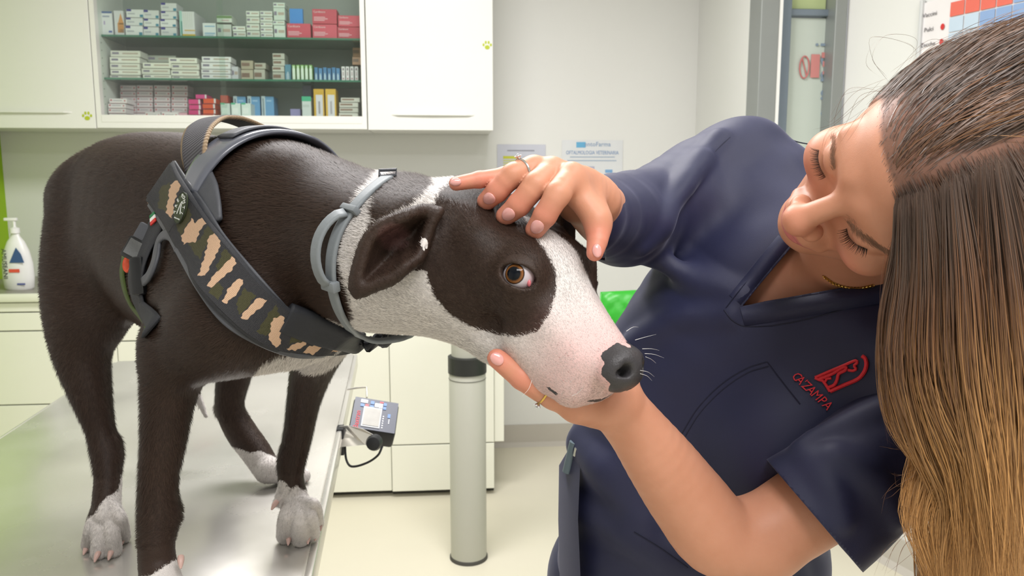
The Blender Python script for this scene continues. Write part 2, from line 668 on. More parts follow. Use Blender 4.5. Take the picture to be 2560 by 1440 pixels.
# coved skirting on the back and return wall
cove = mat('cove_vinyl', srgb(196, 190, 180), 0.5, var=0.03)
def skirting(name, a, b):
    a = np.array([a[0], a[1], 0]); b = np.array([b[0], b[1], 0]); t = nrm(b - a); n = -np.array([-t[1], t[0], 0])
    mb = MB(); mb.prism([a, a + n * 0.035, a + n * 0.014 + UPV * 0.02, a + n * 0.008 + UPV * 0.11, a + UPV * 0.11], b - a)
    struct(mb.build(name, cove))
skirting('baseboard_back', wl, wr); skirting('baseboard_return', wr, cD); skirting('baseboard_right', cE, cF)

# ---- door with glazed leaf at the right
alu = mat('grey_aluminium', srgb(150, 154, 152), 0.4, 0.4, var=0.04)
alu_d = mat('blue_grey_aluminium', srgb(128, 140, 152), 0.4, 0.3, var=0.04)
door = empty('door_1', (cD + cE) / 2); door['kind'] = 'structure'
def doorbox(u0, u1, v0, v1, d0, d1, name, m, parent, zt=None, zb=None):
    a = vplane(u0, v0, cD, NV); b = vplane(u1, v1, cD, NV)
    s0 = (a - cD) @ BV; s1 = (b - cD) @ BV
    h1 = a[2] if zt is None else zt; h0 = b[2] if zb is None else zb
    c = cD * [1, 1, 0] + BV * (s0 + s1) / 2 - NV * (d0 + d1) / 2 + UPV * (h0 + h1) / 2
    return MB().box(c, (abs(s1 - s0), abs(d1 - d0), abs(h1 - h0)), RB, 0.004).build(name, m, parent)
doorbox(1897, 1944, 100, 101, -0.01, 0.10, 'jamb', alu, door, 2.25, 0)
doorbox(1940, 1986, 100, 101, 0.03, 0.10, 'stile', alu_d, door, 2.2, 0)
doorbox(2082, 2112, 100, 101, -0.01, 0.10, 'jamb', alu, door, 2.25, 0)
doorbox(1980, 2088, 14, 34, 0.045, 0.09, 'rail', alu_d, door)
glass_f = mat('frosted_film', srgb(206, 216, 206), 0.35, var=0.02)
doorbox(1984, 2086, 34, 100, 0.062, 0.07, 'pane', glass_f, door, None, 0.1)
doorbox(1984, 2086, -120, 16, 0.062, 0.07, 'pane', mat('green_pane', srgb(190, 205, 150), 0.35), door)
doorbox(1890, 2116, 0, 1, 0.0, 0.1, 'head', alu, door, 2.35, 2.22)
MB().prism([cD - NV * 0.11 + UPV * 2.3, cE - NV * 0.11 + UPV * 2.3, cE - NV * 0.03 + UPV * 2.3, cD - NV * 0.03 + UPV * 2.3], UPV * (CEIL - 2.3)).build('lintel', wall_white, door)
film_blue = mat('film_letters', srgb(140, 158, 176), 0.5)
Rv = np.stack([UPV, -BV, NV], 1)       # text that reads upwards
for chh, v in (('p', 332), ('e', 285), ('r', 240), ('n', 190), ('o', 150), ('i', 112)):
    p = vplane(2062, v, cD - NV * 0.058, NV)
    text(chh, 0.105, Rv, p, film_blue, door, 'letter', extrude=0.0008)
stk = empty('door_sticker', vplane(2035, 165, cD - NV * 0.055, NV), 'faded red prohibition sticker on the frosted door pane', 'sticker')
sred = mat('faded_red', srgb(206, 120, 118), 0.5); sred2 = mat('faded_pink', srgb(214, 142, 138), 0.5)
c0 = vplane(2011, 168, cD - NV * 0.056, NV)
MB().tube([c0 + BV * 0.018 * math.cos(a) + UPV * 0.040 * math.sin(a) for a in np.linspace(0, 6.283, 28, endpoint=False)], 0.0026, 6, closed=True).build('prohibition_ring', sred, stk)
MB().tube([c0 + BV * -0.009 + UPV * 0.030, c0 + BV * 0.009 - UPV * 0.030], 0.0024, 6).build('slash', sred, stk)
for u, v, w, h in ((2038, 165, 0.034, 0.085), (2062, 160, 0.016, 0.02), (2062, 182, 0.016, 0.012), (2060, 138, 0.018, 0.02)):
    MB().box(vplane(u, v, cD - NV * 0.0565, NV), (w, 0.001, h), RB).build('red_print', sred2, stk)

# ---- planner board on the right wall
rn = np.array([-0.928, -0.371, 0])
def rw(u, v, off=0.012): return vplane(u, v, cE + rn * off, rn)
board = empty('wall_planner', rw(2420, 60), 'laminated wall planner with red and blue squares beside the door', 'planner')
rt = nrm(rdir); Rr = np.stack([rt, -rn, UPV], 1)
def rwbox(u0, v0, u1, v1, off, th, name, m, parent=board):
    """panel on the right wall between two pixels (upper left, lower right taken at its left edge)"""
    a = rw(u0, v0, off); b = rw(u1, v1, off)
    s = (b - a) @ rt
    return MB().box((a + rt * s / 2) * [1, 1, 0] + UPV * ((a[2] + b[2]) / 2), (abs(s), th, abs(a[2] - b[2])), Rr).build(name, m, parent)
MB().box((rw(2306, 60, 0.006) + rt * 0.5) * [1, 1, 0] + UPV * 1.62, (1.0, 0.008, 0.62), Rr, 0.002).build('sheet', mat('planner_paper', srgb(240, 236, 236), 0.3), board)
MB().box((rw(2303, 60, 0.012)) * [1, 1, 0] + UPV * 1.62, (0.012, 0.016, 0.64), Rr, 0.003).build('edge_rail', mat('planner_edge', srgb(214, 216, 216), 0.35), board)
g0 = rw(2374, 38, 0.012); sg0 = (g0 - cE) @ rt; hb = g0[2]
cw = 0.052; ch_ = 0.047
pr, pb, pl = mat('planner_red', srgb(232, 116, 100), 0.4), mat('planner_blue', srgb(146, 174, 216), 0.4), mat('planner_pale', srgb(200, 218, 234), 0.4)
for r in range(-1, 5):
    for c in range(0, 11):
        s = sg0 + (c + 0.5) * cw; h = hb + 0.016 - r * ch_
        m = pr if r <= 0 and c < 4 else (pl if c < 2 else pb)
        if r < 0 and c >= 4: m = pb
        if r == -1: m = mat('planner_paper', (1, 1, 1))
        if r == -1: continue
        p = cE * [1, 1, 0] + rt * s + rn * 0.0125 + UPV * h
        MB().box(p, (cw - 0.004, 0.001, ch_ - 0.004), Rr).build('square', m, board)
Rtx = np.stack([rt, UPV, rn], 1)
ink = mat('grey_ink', srgb(110, 106, 112), 0.6); pin = mat('planner_drop', srgb(214, 60, 60), 0.4)
for i, s in enumerate(('Vaccini', 'Pulci', 'Zecche')):
    h = hb + 0.016 - i * ch_
    text(s, 0.019, Rtx, cE * [1, 1, 0] + rt * (sg0 - 0.073) + rn * 0.0128 + UPV * h, ink, board, 'lettering')
    if i:
        c = cE * [1, 1, 0] + rt * (sg0 - 0.022) + rn * 0.0128 + UPV * h
        MB().lathe(c, [(0.007, 0), (0.007, 0.0008), (0.0001, 0.0008)], 16, rn, 1, 1.4).build('marker', pin, board)

# ---- wall cabinets
DU = 0.27
s_l0 = sd(wl)[0] + 0.01; s_l1, h_lb = plane_s(243, 318, DU)
s_g0 = s_l1; s_g1, h_gb = plane_s(918, 322, DU)
s_r1, h_rb = plane_s(1234, 327, DU)
HB = (h_lb + h_gb + h_rb) / 3; HT = HB + 0.74
def wbox(s0, s1, d0, d1, h0, h1, bevel=0.0):
    return MB().box(W3((s0 + s1) / 2, (d0 + d1) / 2, (h0 + h1) / 2), (abs(s1 - s0), abs(d1 - d0), abs(h1 - h0)), RB, bevel)
def wall_cabinet(s0, s1, label, handle_s, ndoors=1):
    o = empty('wall_cabinet', W3((s0 + s1) / 2, DU + 0.17, HB), label, 'cabinet')
    wbox(s0, s1, DU + 0.022, 0.615, HB, HT, 0.002).build('carcass', lacquer, o)
    d = wbox(s0 + 0.002, s1 - 0.002, DU, DU + 0.020, HB - 0.003, HT, 0.002).build('door', lacquer, o)
    a, b = handle_s
    hh = plane_s(1080, 289, DU)[1]
    mb = MB()
    mid_ = (a + b) / 2
    pts = [(a, 0.0), (a + 0.03, 0.012), (mid_, 0.016), (b - 0.03, 0.012), (b, 0.0)]
    mb.prism([W3(s, DU - q, hh) for s, q in pts] + [W3(b, DU + 0.001, hh), W3(a, DU + 0.001, hh)], UPV * 0.006)
    mb.build('handle', lacquer, d)
    return o
hs = [plane_s(u, 289, DU)[0] for u in (978, 1186)]
wall_cabinet(s_g1 + 0.002, s_r1, 'white wall cabinet with a paw sticker right of the glass-fronted one', hs)
hs2 = [plane_s(u, 275, DU)[0] for u in (-230, 180)]
wall_cabinet(s_l0, s_l1 - 0.002, 'white wall cabinet left of the glass-fronted one', hs2)
gc = empty('display_cabinet', W3((s_g0 + s_g1) / 2, DU + 0.17, HB), 'white glass-fronted wall cabinet full of medicine boxes', 'cabinet')
T_ = 0.020
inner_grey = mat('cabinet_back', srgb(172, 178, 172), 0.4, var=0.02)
wbox(s_g0, s_g0 + T_, DU, 0.61, HB, HT).build('side', lacquer, gc)
wbox(s_g1 - T_, s_g1, DU, 0.61, HB, HT).build('side', lacquer, gc)
h_in = plane_s(600, 296, DU)[1]
wbox(s_g0 + T_, s_g1 - T_, DU, 0.61, HB, h_in).build('bottom', lacquer, gc)
wbox(s_g0 + T_, s_g1 - T_, DU, 0.61, HT - 0.03, HT).build('top', lacquer, gc)
wbox(s_g0 + T_, s_g1 - T_, 0.585, 0.61, h_in, HT - 0.03).build('back', inner_grey, gc)
glass_sh = mat('shelf_glass', srgb(150, 196, 178), 0.08, var=0.0, trans=0.75, spec=0.6)
glass_edge = mat('glass_edge', srgb(70, 126, 104), 0.2, var=0.05)
SH = []
for v in (93.5, 199.5):
    hh = plane_s(575, v, DU + 0.055)[1]; SH.append(hh)
    b = wbox(s_g0 + T_ + 0.001, s_g1 - T_ - 0.001, DU + 0.058, 0.584, hh - 0.004, hh + 0.004).build('glass_shelf', glass_sh, gc)
    wbox(s_g0 + T_ + 0.001, s_g1 - T_ - 0.001, DU + 0.055, DU + 0.058, hh - 0.004, hh + 0.004).build('glass_edge', glass_edge, b)
for k in range(9):
    hh = h_in + 0.06 + 0.032 * k
    MB().lathe(W3(s_g0 + T_, DU + 0.05 + 0, hh), [(0.0025, 0), (0.0025, 0.0006), (0.0001, 0.0006)], 8, BV).build('peg_hole', mat('peg_dark', srgb(60, 60, 60), 0.6), gc)
def pane_mat():
    m, nt, b = new_mat('pane_glass')
    tr = N(nt, 'ShaderNodeBsdfTransparent'); tr.inputs[0].default_value = (0.93, 0.97, 0.95, 1)
    gl = N(nt, 'ShaderNodeBsdfGlossy'); gl.inputs['Roughness'].default_value = 0.02
    mx = N(nt, 'ShaderNodeMixShader'); mx.inputs[0].default_value = 0.05
    nt.links.new(tr.outputs[0], mx.inputs[1]); nt.links.new(gl.outputs[0], mx.inputs[2])
    nt.links.new(mx.outputs[0], nt.nodes['Material Output'].inputs[0])
    return m
s_p = plane_s(545, 150, DU)[0]
PG = pane_mat()
wbox(s_p, s_g1 - T_, DU + 0.018, DU + 0.022, h_in + 0.002, HT - 0.031).build('sliding_pane', PG, gc)
wbox(s_p - 0.52, s_p + 0.02, DU + 0.032, DU + 0.036, h_in + 0.002, HT - 0.031).build('sliding_pane', PG, gc)
s_t0 = plane_s(640, 300, DU)[0]; 
wbox(s_g0 + T_, s_g1 - T_, DU - 0.002, DU + 0.012, h_in - 0.020, h_in + 0.012, 0.002).build('track', lacquer, gc)

# paw stickers
def paw(u, v, d, size, label):
    s, h = plane_s(u, v, d); m = mat('paw_green', srgb(186, 200, 46), 0.5)
    o = empty('paw_sticker', W3(s, d, h), label, 'sticker')
    for dx, dy, rx, ry in ((0, -0.28, 0.42, 0.34), (-0.62, 0.12, 0.17, 0.24), (-0.24, 0.52, 0.17, 0.26), (0.24, 0.52, 0.17, 0.26), (0.62, 0.12, 0.17, 0.24)):
        MB().lathe(W3(s + dx * size, d, h + dy * size), [(size, 0), (size, 0.0012), (0.0001, 0.0012)], 18, NV, rx, ry, BV).build('pad' if dy < 0 else 'toe', m, o)
paw(218, 291, DU - 0.0005, 0.026, 'lime paw print sticker at the bottom of the left cabinet')
paw(1218, 114, DU - 0.0005, 0.026, 'lime paw print sticker on the edge of the right cabinet')

# ---- base units
s_b0 = sd(wl)[0] + 0.01
sA, _ = plane_s(292, 860, 0.0); sB, _ = plane_s(976, 1000, 0.0); sC, _ = plane_s(1236, 1180, 0.0); sC2, _ = plane_s(1260, 1000, 0.0)
h_top = plane_s(50, 733, 0.0)[1]
h_dr = plane_s(50, 828, 0.0)[1]; h_ed = plane_s(50, 752, 0.0)[1]; h_gap = plane_s(50, 781, 0.0)[1]
pale = mat('cream_laminate', srgb(240, 240, 226), 0.32, var=0.01)
toe = mat('toe_kick', srgb(70, 68, 64), 0.6)
def base_unit(s0, s1, label, drawers, d0=0.0, sr=None):
    o = empty('base_cabinet', W3((s0 + s1) / 2, 0.3, 0), label, 'cabinet')
    wbox(s0, s1, d0 + 0.022, 0.60, 0.03, h_ed - 0.002).build('carcass', pale, o)
    wbox(s0, s1, d0 + 0.05, 0.58, 0.0, 0.03).build('plinth', toe, o)
    hs_ = [0.028] + drawers + [h_ed - 0.006]
    for a, b in zip(hs_[:-1], hs_[1:]):
        f = wbox(s0 + 0.0015, s1 - 0.0015, d0, d0 + 0.020, a + 0.0025, b - 0.0025, 0.002).build('front', pale, o)
    return o
h_2 = plane_s(320, 853, 0.0)[1]; h_3 = plane_s(1100, 1108, 0.0)[1]
base_unit(s_b0, sA, 'cream base unit with drawers under the sink worktop', [0.45, h_dr, h_gap])
base_unit(sA, plane_s(620, 1000, 0)[0], 'cream base unit behind the dog\'s hind leg', [0.45, h_2])
base_unit(plane_s(620, 1000, 0)[0], sB, 'cream base unit behind the scale display', [])
base_unit(sB, sC, 'cream base unit behind the floor column', [h_3], -0.012)
MB().box(W3(sC + (sC2 - sC) / 2, 0.25, (h_3 + h_ed) / 2), (sC2 - sC, 0.5, h_ed - h_3), RB, 0.002).build('side_panel', pale, bpy.data.objects['base_cabinet.003'])
wt = empty('worktop', W3(0, 0.3, h_ed), 'grey stone-look worktop with a rolled cream front edge', 'worktop')
wbox(s_b0, sC2, 0.0, 0.605, h_ed, h_top - 0.004).build('slab', mat('worktop_grey', srgb(150, 146, 138), 0.35, var=0.18, scale=7, bump=0.05), wt)
wbox(s_b0, sC2, -0.022, 0.0, h_ed - 0.004, h_top, 0.008).build('front_edge', pale, wt, True)

# ---- soap bottle on the worktop
sb, _ = plane_s(50, 690, 0.16)
bc = W3(sb, 0.15, h_top - 0.004)
bott = empty('soap_bottle', bc, 'white disinfectant soap bottle with a blue label on the worktop', 'bottle')
bwhite = mat('bottle_white', srgb(240, 240, 238), 0.3)
kz = 0.27 / 0.30
MB().lathe(bc, [(0.050, 0), (0.058, 0.008), (0.062, 0.05), (0.060, 0.11), (0.050, 0.16), (0.034, 0.20), (0.018, 0.222), (0.015, 0.235)], 32, UPV, 1.0, 0.6, BV).build('body', bwhite, bott, True)
MB().lathe(bc + UPV * 0.235, [(0.019, 0), (0.019, 0.02), (0.010, 0.024), (0.006, 0.026), (0.006, 0.05)], 20).build('collar', bwhite, bott, True)
MB().box(bc + UPV * 0.292 - BV * 0.012, (0.050, 0.020, 0.013), RB, 0.004).build('pump', bwhite, bott, True)
MB().prism([bc + BV * x + NV * 0.0375 + UPV * z for x, z in ((-0.012, 0.115), (0.046, 0.115), (0.036, 0.15), (0.018, 0.178))], NV * 0.0012).build('label_blue', mat('label_blue', srgb(62, 92, 140), 0.4), bott)
MB().box(bc + BV * 0.004 + NV * 0.0385 + UPV * 0.082, (0.042, 0.001, 0.014), RB).build('label_red', mat('label_red', srgb(232, 92, 70), 0.4), bott)
MB().box(bc + BV * 0.026 + NV * 0.0365 + UPV * 0.026, (0.032, 0.001, 0.007), RB).build('label_stripe', mat('label_blue2', srgb(90, 98, 160), 0.4), bott)
Rdown = np.stack([-UPV, BV, NV], 1)
text('AMUSEANI', 0.026, Rdown, bc - BV * 0.034 + NV * 0.0335 + UPV * 0.11, mat('marker_ink', srgb(50, 50, 60), 0.6), bott, 'handwriting', extrude=0.0005)

# ---- notices on the back wall
def notice(u0, u1, v0, v1, rgb, label):
    s0, h1 = plane_s(u0, v0, 0.617); s1, h0 = plane_s(u1, v1, 0.617)
    o = empty('wall_notice', W3((s0 + s1) / 2, 0.617, h0), label, 'notice')
    wbox(s0, s1, 0.6165, 0.6185, h0, h1).build('paper', mat('paper_%d' % u0, rgb, 0.5), o)
    return o
n1 = notice(1243, 1363, 361, 520, srgb(206, 208, 220), 'pale lilac notice with a yellow-green table on the wall behind the dog')
def nprint(o, u0, u1, v0, v1, rgb, name='print'):
    s0, h1 = plane_s(u0, v0, 0.6155); s1, h0 = plane_s(u1, v1, 0.6155)
    wbox(s0, s1, 0.6155, 0.6163, h0, h1).build(name, mat('ink_%d_%d_%d' % tuple(int(c * 255) for c in rgb), rgb, 0.6), o)
nprint(n1, 1268, 1336, 375, 378, srgb(150, 150, 160))
nprint(n1, 1258, 1298, 390, 397, srgb(206, 208, 70))
for k in range(6): nprint(n1, 1258, 1292, 400 + k * 6, 403 + k * 6, srgb(212, 214, 120))
for k in range(3): nprint(n1, 1308, 1345, 392 + k * 10, 394 + k * 10, srgb(190, 192, 205))
n2 = notice(1405, 1554, 350, 530, srgb(228, 230, 232), 'eye clinic notice with a light blue heading on the wall by the vet\'s sleeve')
RW = np.stack([BV, UPV, NV], 1)
def wtext(o, s, u, v, px, rgb, sx=1.0):
    a, h = plane_s(u, v, 0.6155)
    text(s, px * 3.95 / FPX, RW, W3(a, 0.6155, h), mat('inkt_%d_%d_%d' % tuple(int(c * 255) for c in rgb), rgb, 0.6), o, 'lettering', sx=sx)
nprint(n2, 1441, 1464, 355, 369, srgb(110, 180, 220), 'logo')
wtext(n2, 'entoFarma', 1494, 361, 15, srgb(130, 160, 195))
wtext(n2, 'OFTALMOLOGIA VETERINARIA', 1481, 382, 13, srgb(120, 152, 195), 0.72)
nprint(n2, 1425, 1537, 391, 394, srgb(176, 190, 206)); nprint(n2, 1418, 1541, 400, 403, srgb(176, 190, 206))
nprint(n2, 1467, 1486, 416, 430, srgb(186, 186, 206)); nprint(n2, 1513, 1531, 424, 432, srgb(130, 174, 216)); nprint(n2, 1476, 1490, 455, 462, srgb(120, 140, 200))

# ---- floor column
cb = on_plane(1172, 1393, 0.0)
col_o = empty('floor_column', cb, 'pale grey telescopic floor column with a black collar behind the dog\'s chin', 'column')
rc_ = 44.5 * (proj(cb)[2]) / FPX
hcol = vplane(1172, 930, cb, np.array([0, -1.0, 0]))[2]; hk = vplane(1172, 890, cb, np.array([0, -1.0, 0]))[2]
gm = mat('column_grey', srgb(180, 180, 168), 0.42, var=0.02)
MB().lathe(cb, [(rc_, 0.012), (rc_, hcol - 0.004), (rc_ - 0.003, hcol)], 48).build('outer_tube', gm, col_o, True)
MB().lathe(cb, [(rc_ + 0.004, 0), (rc_ + 0.004, 0.008), (rc_, 0.013)], 48).build('foot_ring', toe, col_o, True)
MB().lathe(cb + UPV * hcol, [(rc_ + 0.003, 0), (rc_ + 0.003, hk - hcol), (rc_ - 0.006, hk - hcol + 0.004)], 48).build('collar', mat('black_collar', srgb(40, 42, 40), 0.45), col_o, True)
MB().lathe(cb + UPV * hk, [(rc_ * 0.86, 0), (rc_ * 0.86, 0.20), (rc_ * 1.25, 0.205), (rc_ * 1.25, 0.22)], 48).build('inner_tube', gm, col_o, True)
MB().lathe(cb + UPV * (hcol - 0.022), [(rc_ + 0.0005, 0), (rc_ + 0.0012, 0.001), (rc_ + 0.0005, 0.002)], 48).build('groove', toe, col_o, True)

# ---- green quilted chair
cc = on_plane(1650, 1250, 0.0); cc[1] = 2.75; cc[0] = (1660 - 1280) / FPX * 2.75
chair = empty('quilted_chair', [cc[0], cc[1], 0], 'bright green quilted chair half hidden behind the vet', 'chair')
gm_ = mat('green_leatherette', srgb(52, 168, 48), 0.38, var=0.04, scale=30)
def quilt(c, w, h, th, R, name, nx=44, ny=36):
    xs = np.linspace(-1, 1, nx); ys = np.linspace(-1, 1, ny)
    V = []
    for y in ys:
        for x in xs:
            e = 1 - max(abs(x), abs(y)) ** 6
            rr_ = min(1, (abs(x) ** 5 + abs(y) ** 5))
            a = abs(math.sin(math.pi * (x * 2.2 + y * 2.0))); b_ = abs(math.sin(math.pi * (x * 2.2 - y * 2.0)))
            puff = 0.010 * min(1, 2.2 * min(a, b_)) * e
            k = 1 - 0.06 * (max(abs(x), abs(y)) ** 8) * (abs(x * y))
            V.append((x * w / 2 * k, y * h / 2 * k, th / 2 * math.sqrt(max(0, 1 - rr_)) + puff))
    n = nx * ny
    F = [(j * nx + i, j * nx + i + 1, (j + 1) * nx + i + 1, (j + 1) * nx + i) for j in range(ny - 1) for i in range(nx - 1)]
    V2 = [(x, y, -z * 0.8) for x, y, z in V]
    F2 = [tuple(n + k for k in f[::-1]) for f in F]
    ring = [i for i in range(nx)] + [j * nx + nx - 1 for j in range(1, ny)] + [(ny - 1) * nx + i for i in range(nx - 2, -1, -1)] + [j * nx for j in range(ny - 2, 0, -1)]
    F3 = [(ring[i], n + ring[i], n + ring[(i + 1) % len(ring)], ring[(i + 1) % len(ring)]) for i in range(len(ring))]
    w_ = np.array(V + V2) @ R.T + c
    return mesh_obj(name, w_, F + F2 + F3, gm_, chair, True)
htop = vplane(1545, 725, cc, np.array([0, -1.0, 0]))[2]
tilt = 0.12
Rb_ = np.stack([[1, 0, 0], [0, math.sin(tilt), math.cos(tilt)], [0, -math.cos(tilt), math.sin(tilt)]], 1)
quilt(np.array([cc[0], cc[1] + 0.02, htop - 0.19]), 0.46, 0.38, 0.05, Rb_, 'backrest')
quilt(np.array([cc[0], cc[1] - 0.22, 0.50]), 0.44, 0.42, 0.06, np.eye(3), 'seat')
chrome = mat('chrome', srgb(200, 200, 200), 0.15, 1.0)
for sx in (-1, 1):
    MB().tube([[cc[0] + sx * 0.19, cc[1] + 0.04, htop - 0.35], [cc[0] + sx * 0.19, cc[1] + 0.02, 0.48], [cc[0] + sx * 0.20, cc[1] + 0.06, 0.01]], 0.012, 10).build('leg', chrome, chair, True)
    MB().tube([[cc[0] + sx * 0.19, cc[1] - 0.40, 0.47], [cc[0] + sx * 0.20, cc[1] - 0.43, 0.01]], 0.012, 10).build('leg', chrome, chair, True)

# ---- ceiling panels (above the frame)
for i, (x, y, sx, sy) in enumerate(((-0.35, 1.9, 1.2, 0.6), (0.42, -0.45, 1.2, 0.6), (0.95, 0.55, 0.6, 1.2))):
    o = empty('ceiling_lamp', (x, y, CEIL - 0.05), ('flat ceiling lamp over the cabinets', 'flat ceiling lamp behind the viewer', 'flat ceiling lamp over the vet')[i], 'lamp')
    MB().box((x, y, CEIL - 0.03), (sx + 0.04, sy + 0.04, 0.05), None, 0.004).build('frame', alu, o)

# ---- steel examination table
TZ = 0.90
tFR = on_plane(884, 888, TZ); tFL = on_plane(300, 897, TZ); tNR = on_plane(800, 1440, TZ); tL2 = on_plane(0, 1085, TZ)
tdir = nrm(nrm(tNR - tFR) + nrm(tL2 - tFL)); tlat = np.array([-tdir[1], tdir[0], 0]); tlat = tlat if tlat[0] > 0 else -tlat
tw = (tFR - tFL) @ tlat; tl = 1.45
tc_ = (tFR + tFL) / 2 + tdir * tl / 2
table = empty('examination_table', [tc_[0], tc_[1], 0], 'stainless steel examination table under the dog', 'table')
def steel():
    m, nt, b = new_mat('brushed_steel'); L = nt.links.new
    tcn = N(nt, 'ShaderNodeTexCoord')
    n1 = N(nt, 'ShaderNodeTexNoise'); n1.inputs['Scale'].default_value = 5; n1.inputs['Detail'].default_value = 6; L(tcn.outputs['Object'], n1.inputs['Vector'])
    n2 = N(nt, 'ShaderNodeTexNoise'); n2.inputs['Scale'].default_value = 60; n2.inputs['Detail'].default_value = 5
    mp = N(nt, 'ShaderNodeMapping'); mp.inputs['Scale'].default_value = (1, 0.12, 1); mp.inputs['Rotation'].default_value = (0, 0, 1.2); L(tcn.outputs['Object'], mp.inputs['Vector']); L(mp.outputs[0], n2.inputs['Vector'])
    x = N(nt, 'ShaderNodeMixRGB'); x.inputs[1].default_value = (*srgb(216, 212, 204), 1); x.inputs[2].default_value = (*srgb(238, 236, 230), 1); L(n1.outputs['Fac'], x.inputs[0]); L(x.outputs[0], b.inputs['Base Color'])
    b.inputs['Metallic'].default_value = 0.70
    r = N(nt, 'ShaderNodeMapRange'); L(n1.outputs['Fac'], r.inputs[0]); r.inputs[1].default_value = 0.3; r.inputs[2].default_value = 0.7; r.inputs[3].default_value = 0.17; r.inputs[4].default_value = 0.30; L(r.outputs[0], b.inputs['Roughness'])
    add_bump(nt, b, n2.outputs['Fac'], 0.03, 0.0004)
    return m
steel_m = steel()
RT = np.stack([tlat, tdir, UPV], 1); RT = RT if np.linalg.det(RT) > 0 else np.stack([tlat, -tdir, UPV], 1)
tb = np.array([tc_[0], tc_[1], 0])
MB().box(tb + UPV * (TZ - 0.016), (tw, tl, 0.032), RT, 0.005).build('table_top', steel_m, table, True)
MB().box(tb + UPV * (TZ - 0.05), (tw - 0.05, tl - 0.05, 0.04), RT).build('under_frame', mat('frame_grey', srgb(176, 174, 168), 0.5, 0.3), table)
for k in (-1, 1):
    MB().box(tb + tlat * (tw / 2 + 0.004) * k + UPV * (TZ - 0.020), (0.010, tl, 0.034), RT, 0.003).build('edge_rail', steel_m, table, True)
MB().box(tb + UPV * 0.46, (0.22, 0.28, 0.76), RT, 0.01).build('lift_column', gm, table)
MB().box(tb + UPV * 0.04, (0.50, 0.90, 0.08), RT, 0.01).build('base', mat('frame_grey', (1, 1, 1)), table)

# ---- scale display on its bracket
sc_ = empty('scale_display', P(935, 1050, 1.50), 'dark grey scale display bracketed to the table edge', 'scale display')
cTL, cTR, cBR, cBL = P(884, 990, 1.53), P(999, 1008, 1.545), P(988, 1087, 1.485), P(875, 1069, 1.47)
fx_ = nrm((cTR - cTL) + (cBR - cBL)); fy_ = nrm((cTL - cBL) + (cTR - cBR)); fy_ = nrm(fy_ - fx_ * (fx_ @ fy_)); fn3 = np.cross(fx_, fy_)
if fn3 @ (CAM - cTL) < 0: fn3 = -fn3
fc_ = (cTL + cTR + cBR + cBL) / 4
fw, fh = np.linalg.norm((cTR - cTL) + (cBR - cBL)) / 2, np.linalg.norm((cTL - cBL) + (cTR - cBR)) / 2
RF = np.stack([fx_, fy_, fn3], 1)
dgrey = mat('display_grey', srgb(72, 76, 90), 0.4, var=0.04); dblk = mat('display_black', srgb(30, 31, 34), 0.45)
body_ = MB().box(fc_ - fn3 * 0.022, (fw, fh, 0.044), RF, 0.006).build('housing', dblk, sc_, True)
def fp_(x, y, z=0.0006): return fc_ + fx_ * x * fw + fy_ * y * fh + fn3 * z
MB().box(fp_(0, 0, 0.0004), (fw * 0.96, fh * 0.96, 0.0012), RF).build('face_plate', dgrey, sc_)
MB().box(fp_(-0.06, -0.10, 0.0015), (fw * 0.40, fh * 0.62, 0.0014), RF).build('screen_frame', mat('screen_white', srgb(190, 192, 194), 0.4), sc_)
MB().box(fp_(-0.06, -0.10, 0.0024), (fw * 0.35, fh * 0.54, 0.0010), RF).build('screen', mat('lcd', srgb(140, 137, 128), 0.3, var=0.25, scale=60), sc_)
bm_ = [mat('btn_white', srgb(230, 232, 236), 0.4), mat('btn_blue', srgb(86, 124, 176), 0.4), mat('btn_red', srgb(190, 70, 80), 0.4)]
for i, (x, y, w, h, k) in enumerate(((-0.27, 0.37, 0.15, 0.10, 0), (-0.30, 0.24, 0.08, 0.09, 1), (-0.20, 0.24, 0.07, 0.09, 2), (-0.09, 0.36, 0.08, 0.10, 1), (-0.09, 0.23, 0.08, 0.09, 1), (0.01, 0.30, 0.08, 0.12, 0), (0.10, 0.30, 0.08, 0.14, 0), (0.11, 0.41, 0.08, 0.04, 2), (0.19, 0.36, 0.07, 0.09, 1), (0.19, 0.24, 0.07, 0.09, 1))):
    MB().box(fp_(x, y, 0.0014), (w * fw, h * fh, 0.0014), RF).build('button', bm_[k], sc_)
Rup = np.stack([fy_, -fx_, fn3], 1)
text('Baxtran', 0.014, Rup, fp_(-0.36, -0.22, 0.0014), mat('red_print', srgb(206, 60, 70), 0.5), sc_, 'lettering')
MB().box(fp_(0.31, 0.02, 0.0014), (fw * 0.06, fh * 0.12, 0.0008), RF).build('blue_mark', bm_[1], sc_)
for k in range(6):
    MB().box(fp_(0.19, -0.02 - 0.07 * k, 0.0014), (fw * 0.025, fh * 0.03, 0.0008), RF).build('legend', bm_[0], sc_)
for k in range(3):
    MB().box(fp_(0.32, -0.10 - 0.05 * k, 0.0014), (fw * 0.02, fh * 0.03, 0.0008), RF).build('legend', bm_[0], sc_)
br = [P(848, 1066, 1.47), P(868, 1064, 1.455), P(905, 1072, 1.435), P(945, 1094, 1.43), P(935, 1118, 1.43), P(912, 1112, 1.435), P(848, 1118, 1.45)]
MB().prism(br, CF * 0.004).build('bracket', steel_m, sc_)
kn = P(935, 1107, 1.425)
MB().lathe(kn, [(0.014, -0.012), (0.015, 0.0), (0.012, 0.010), (0.004, 0.012)], 20, -CF).build('knob', dblk, sc_, True)
MB().tube(spline(np.array([P(862, 1110, 1.46), P(866, 1150, 1.46), P(878, 1166, 1.455), P(915, 1158, 1.45), P(945, 1138, 1.445), P(956, 1115, 1.45)]), 30), 0.0022, 8).build('cable', dblk, sc_, True)
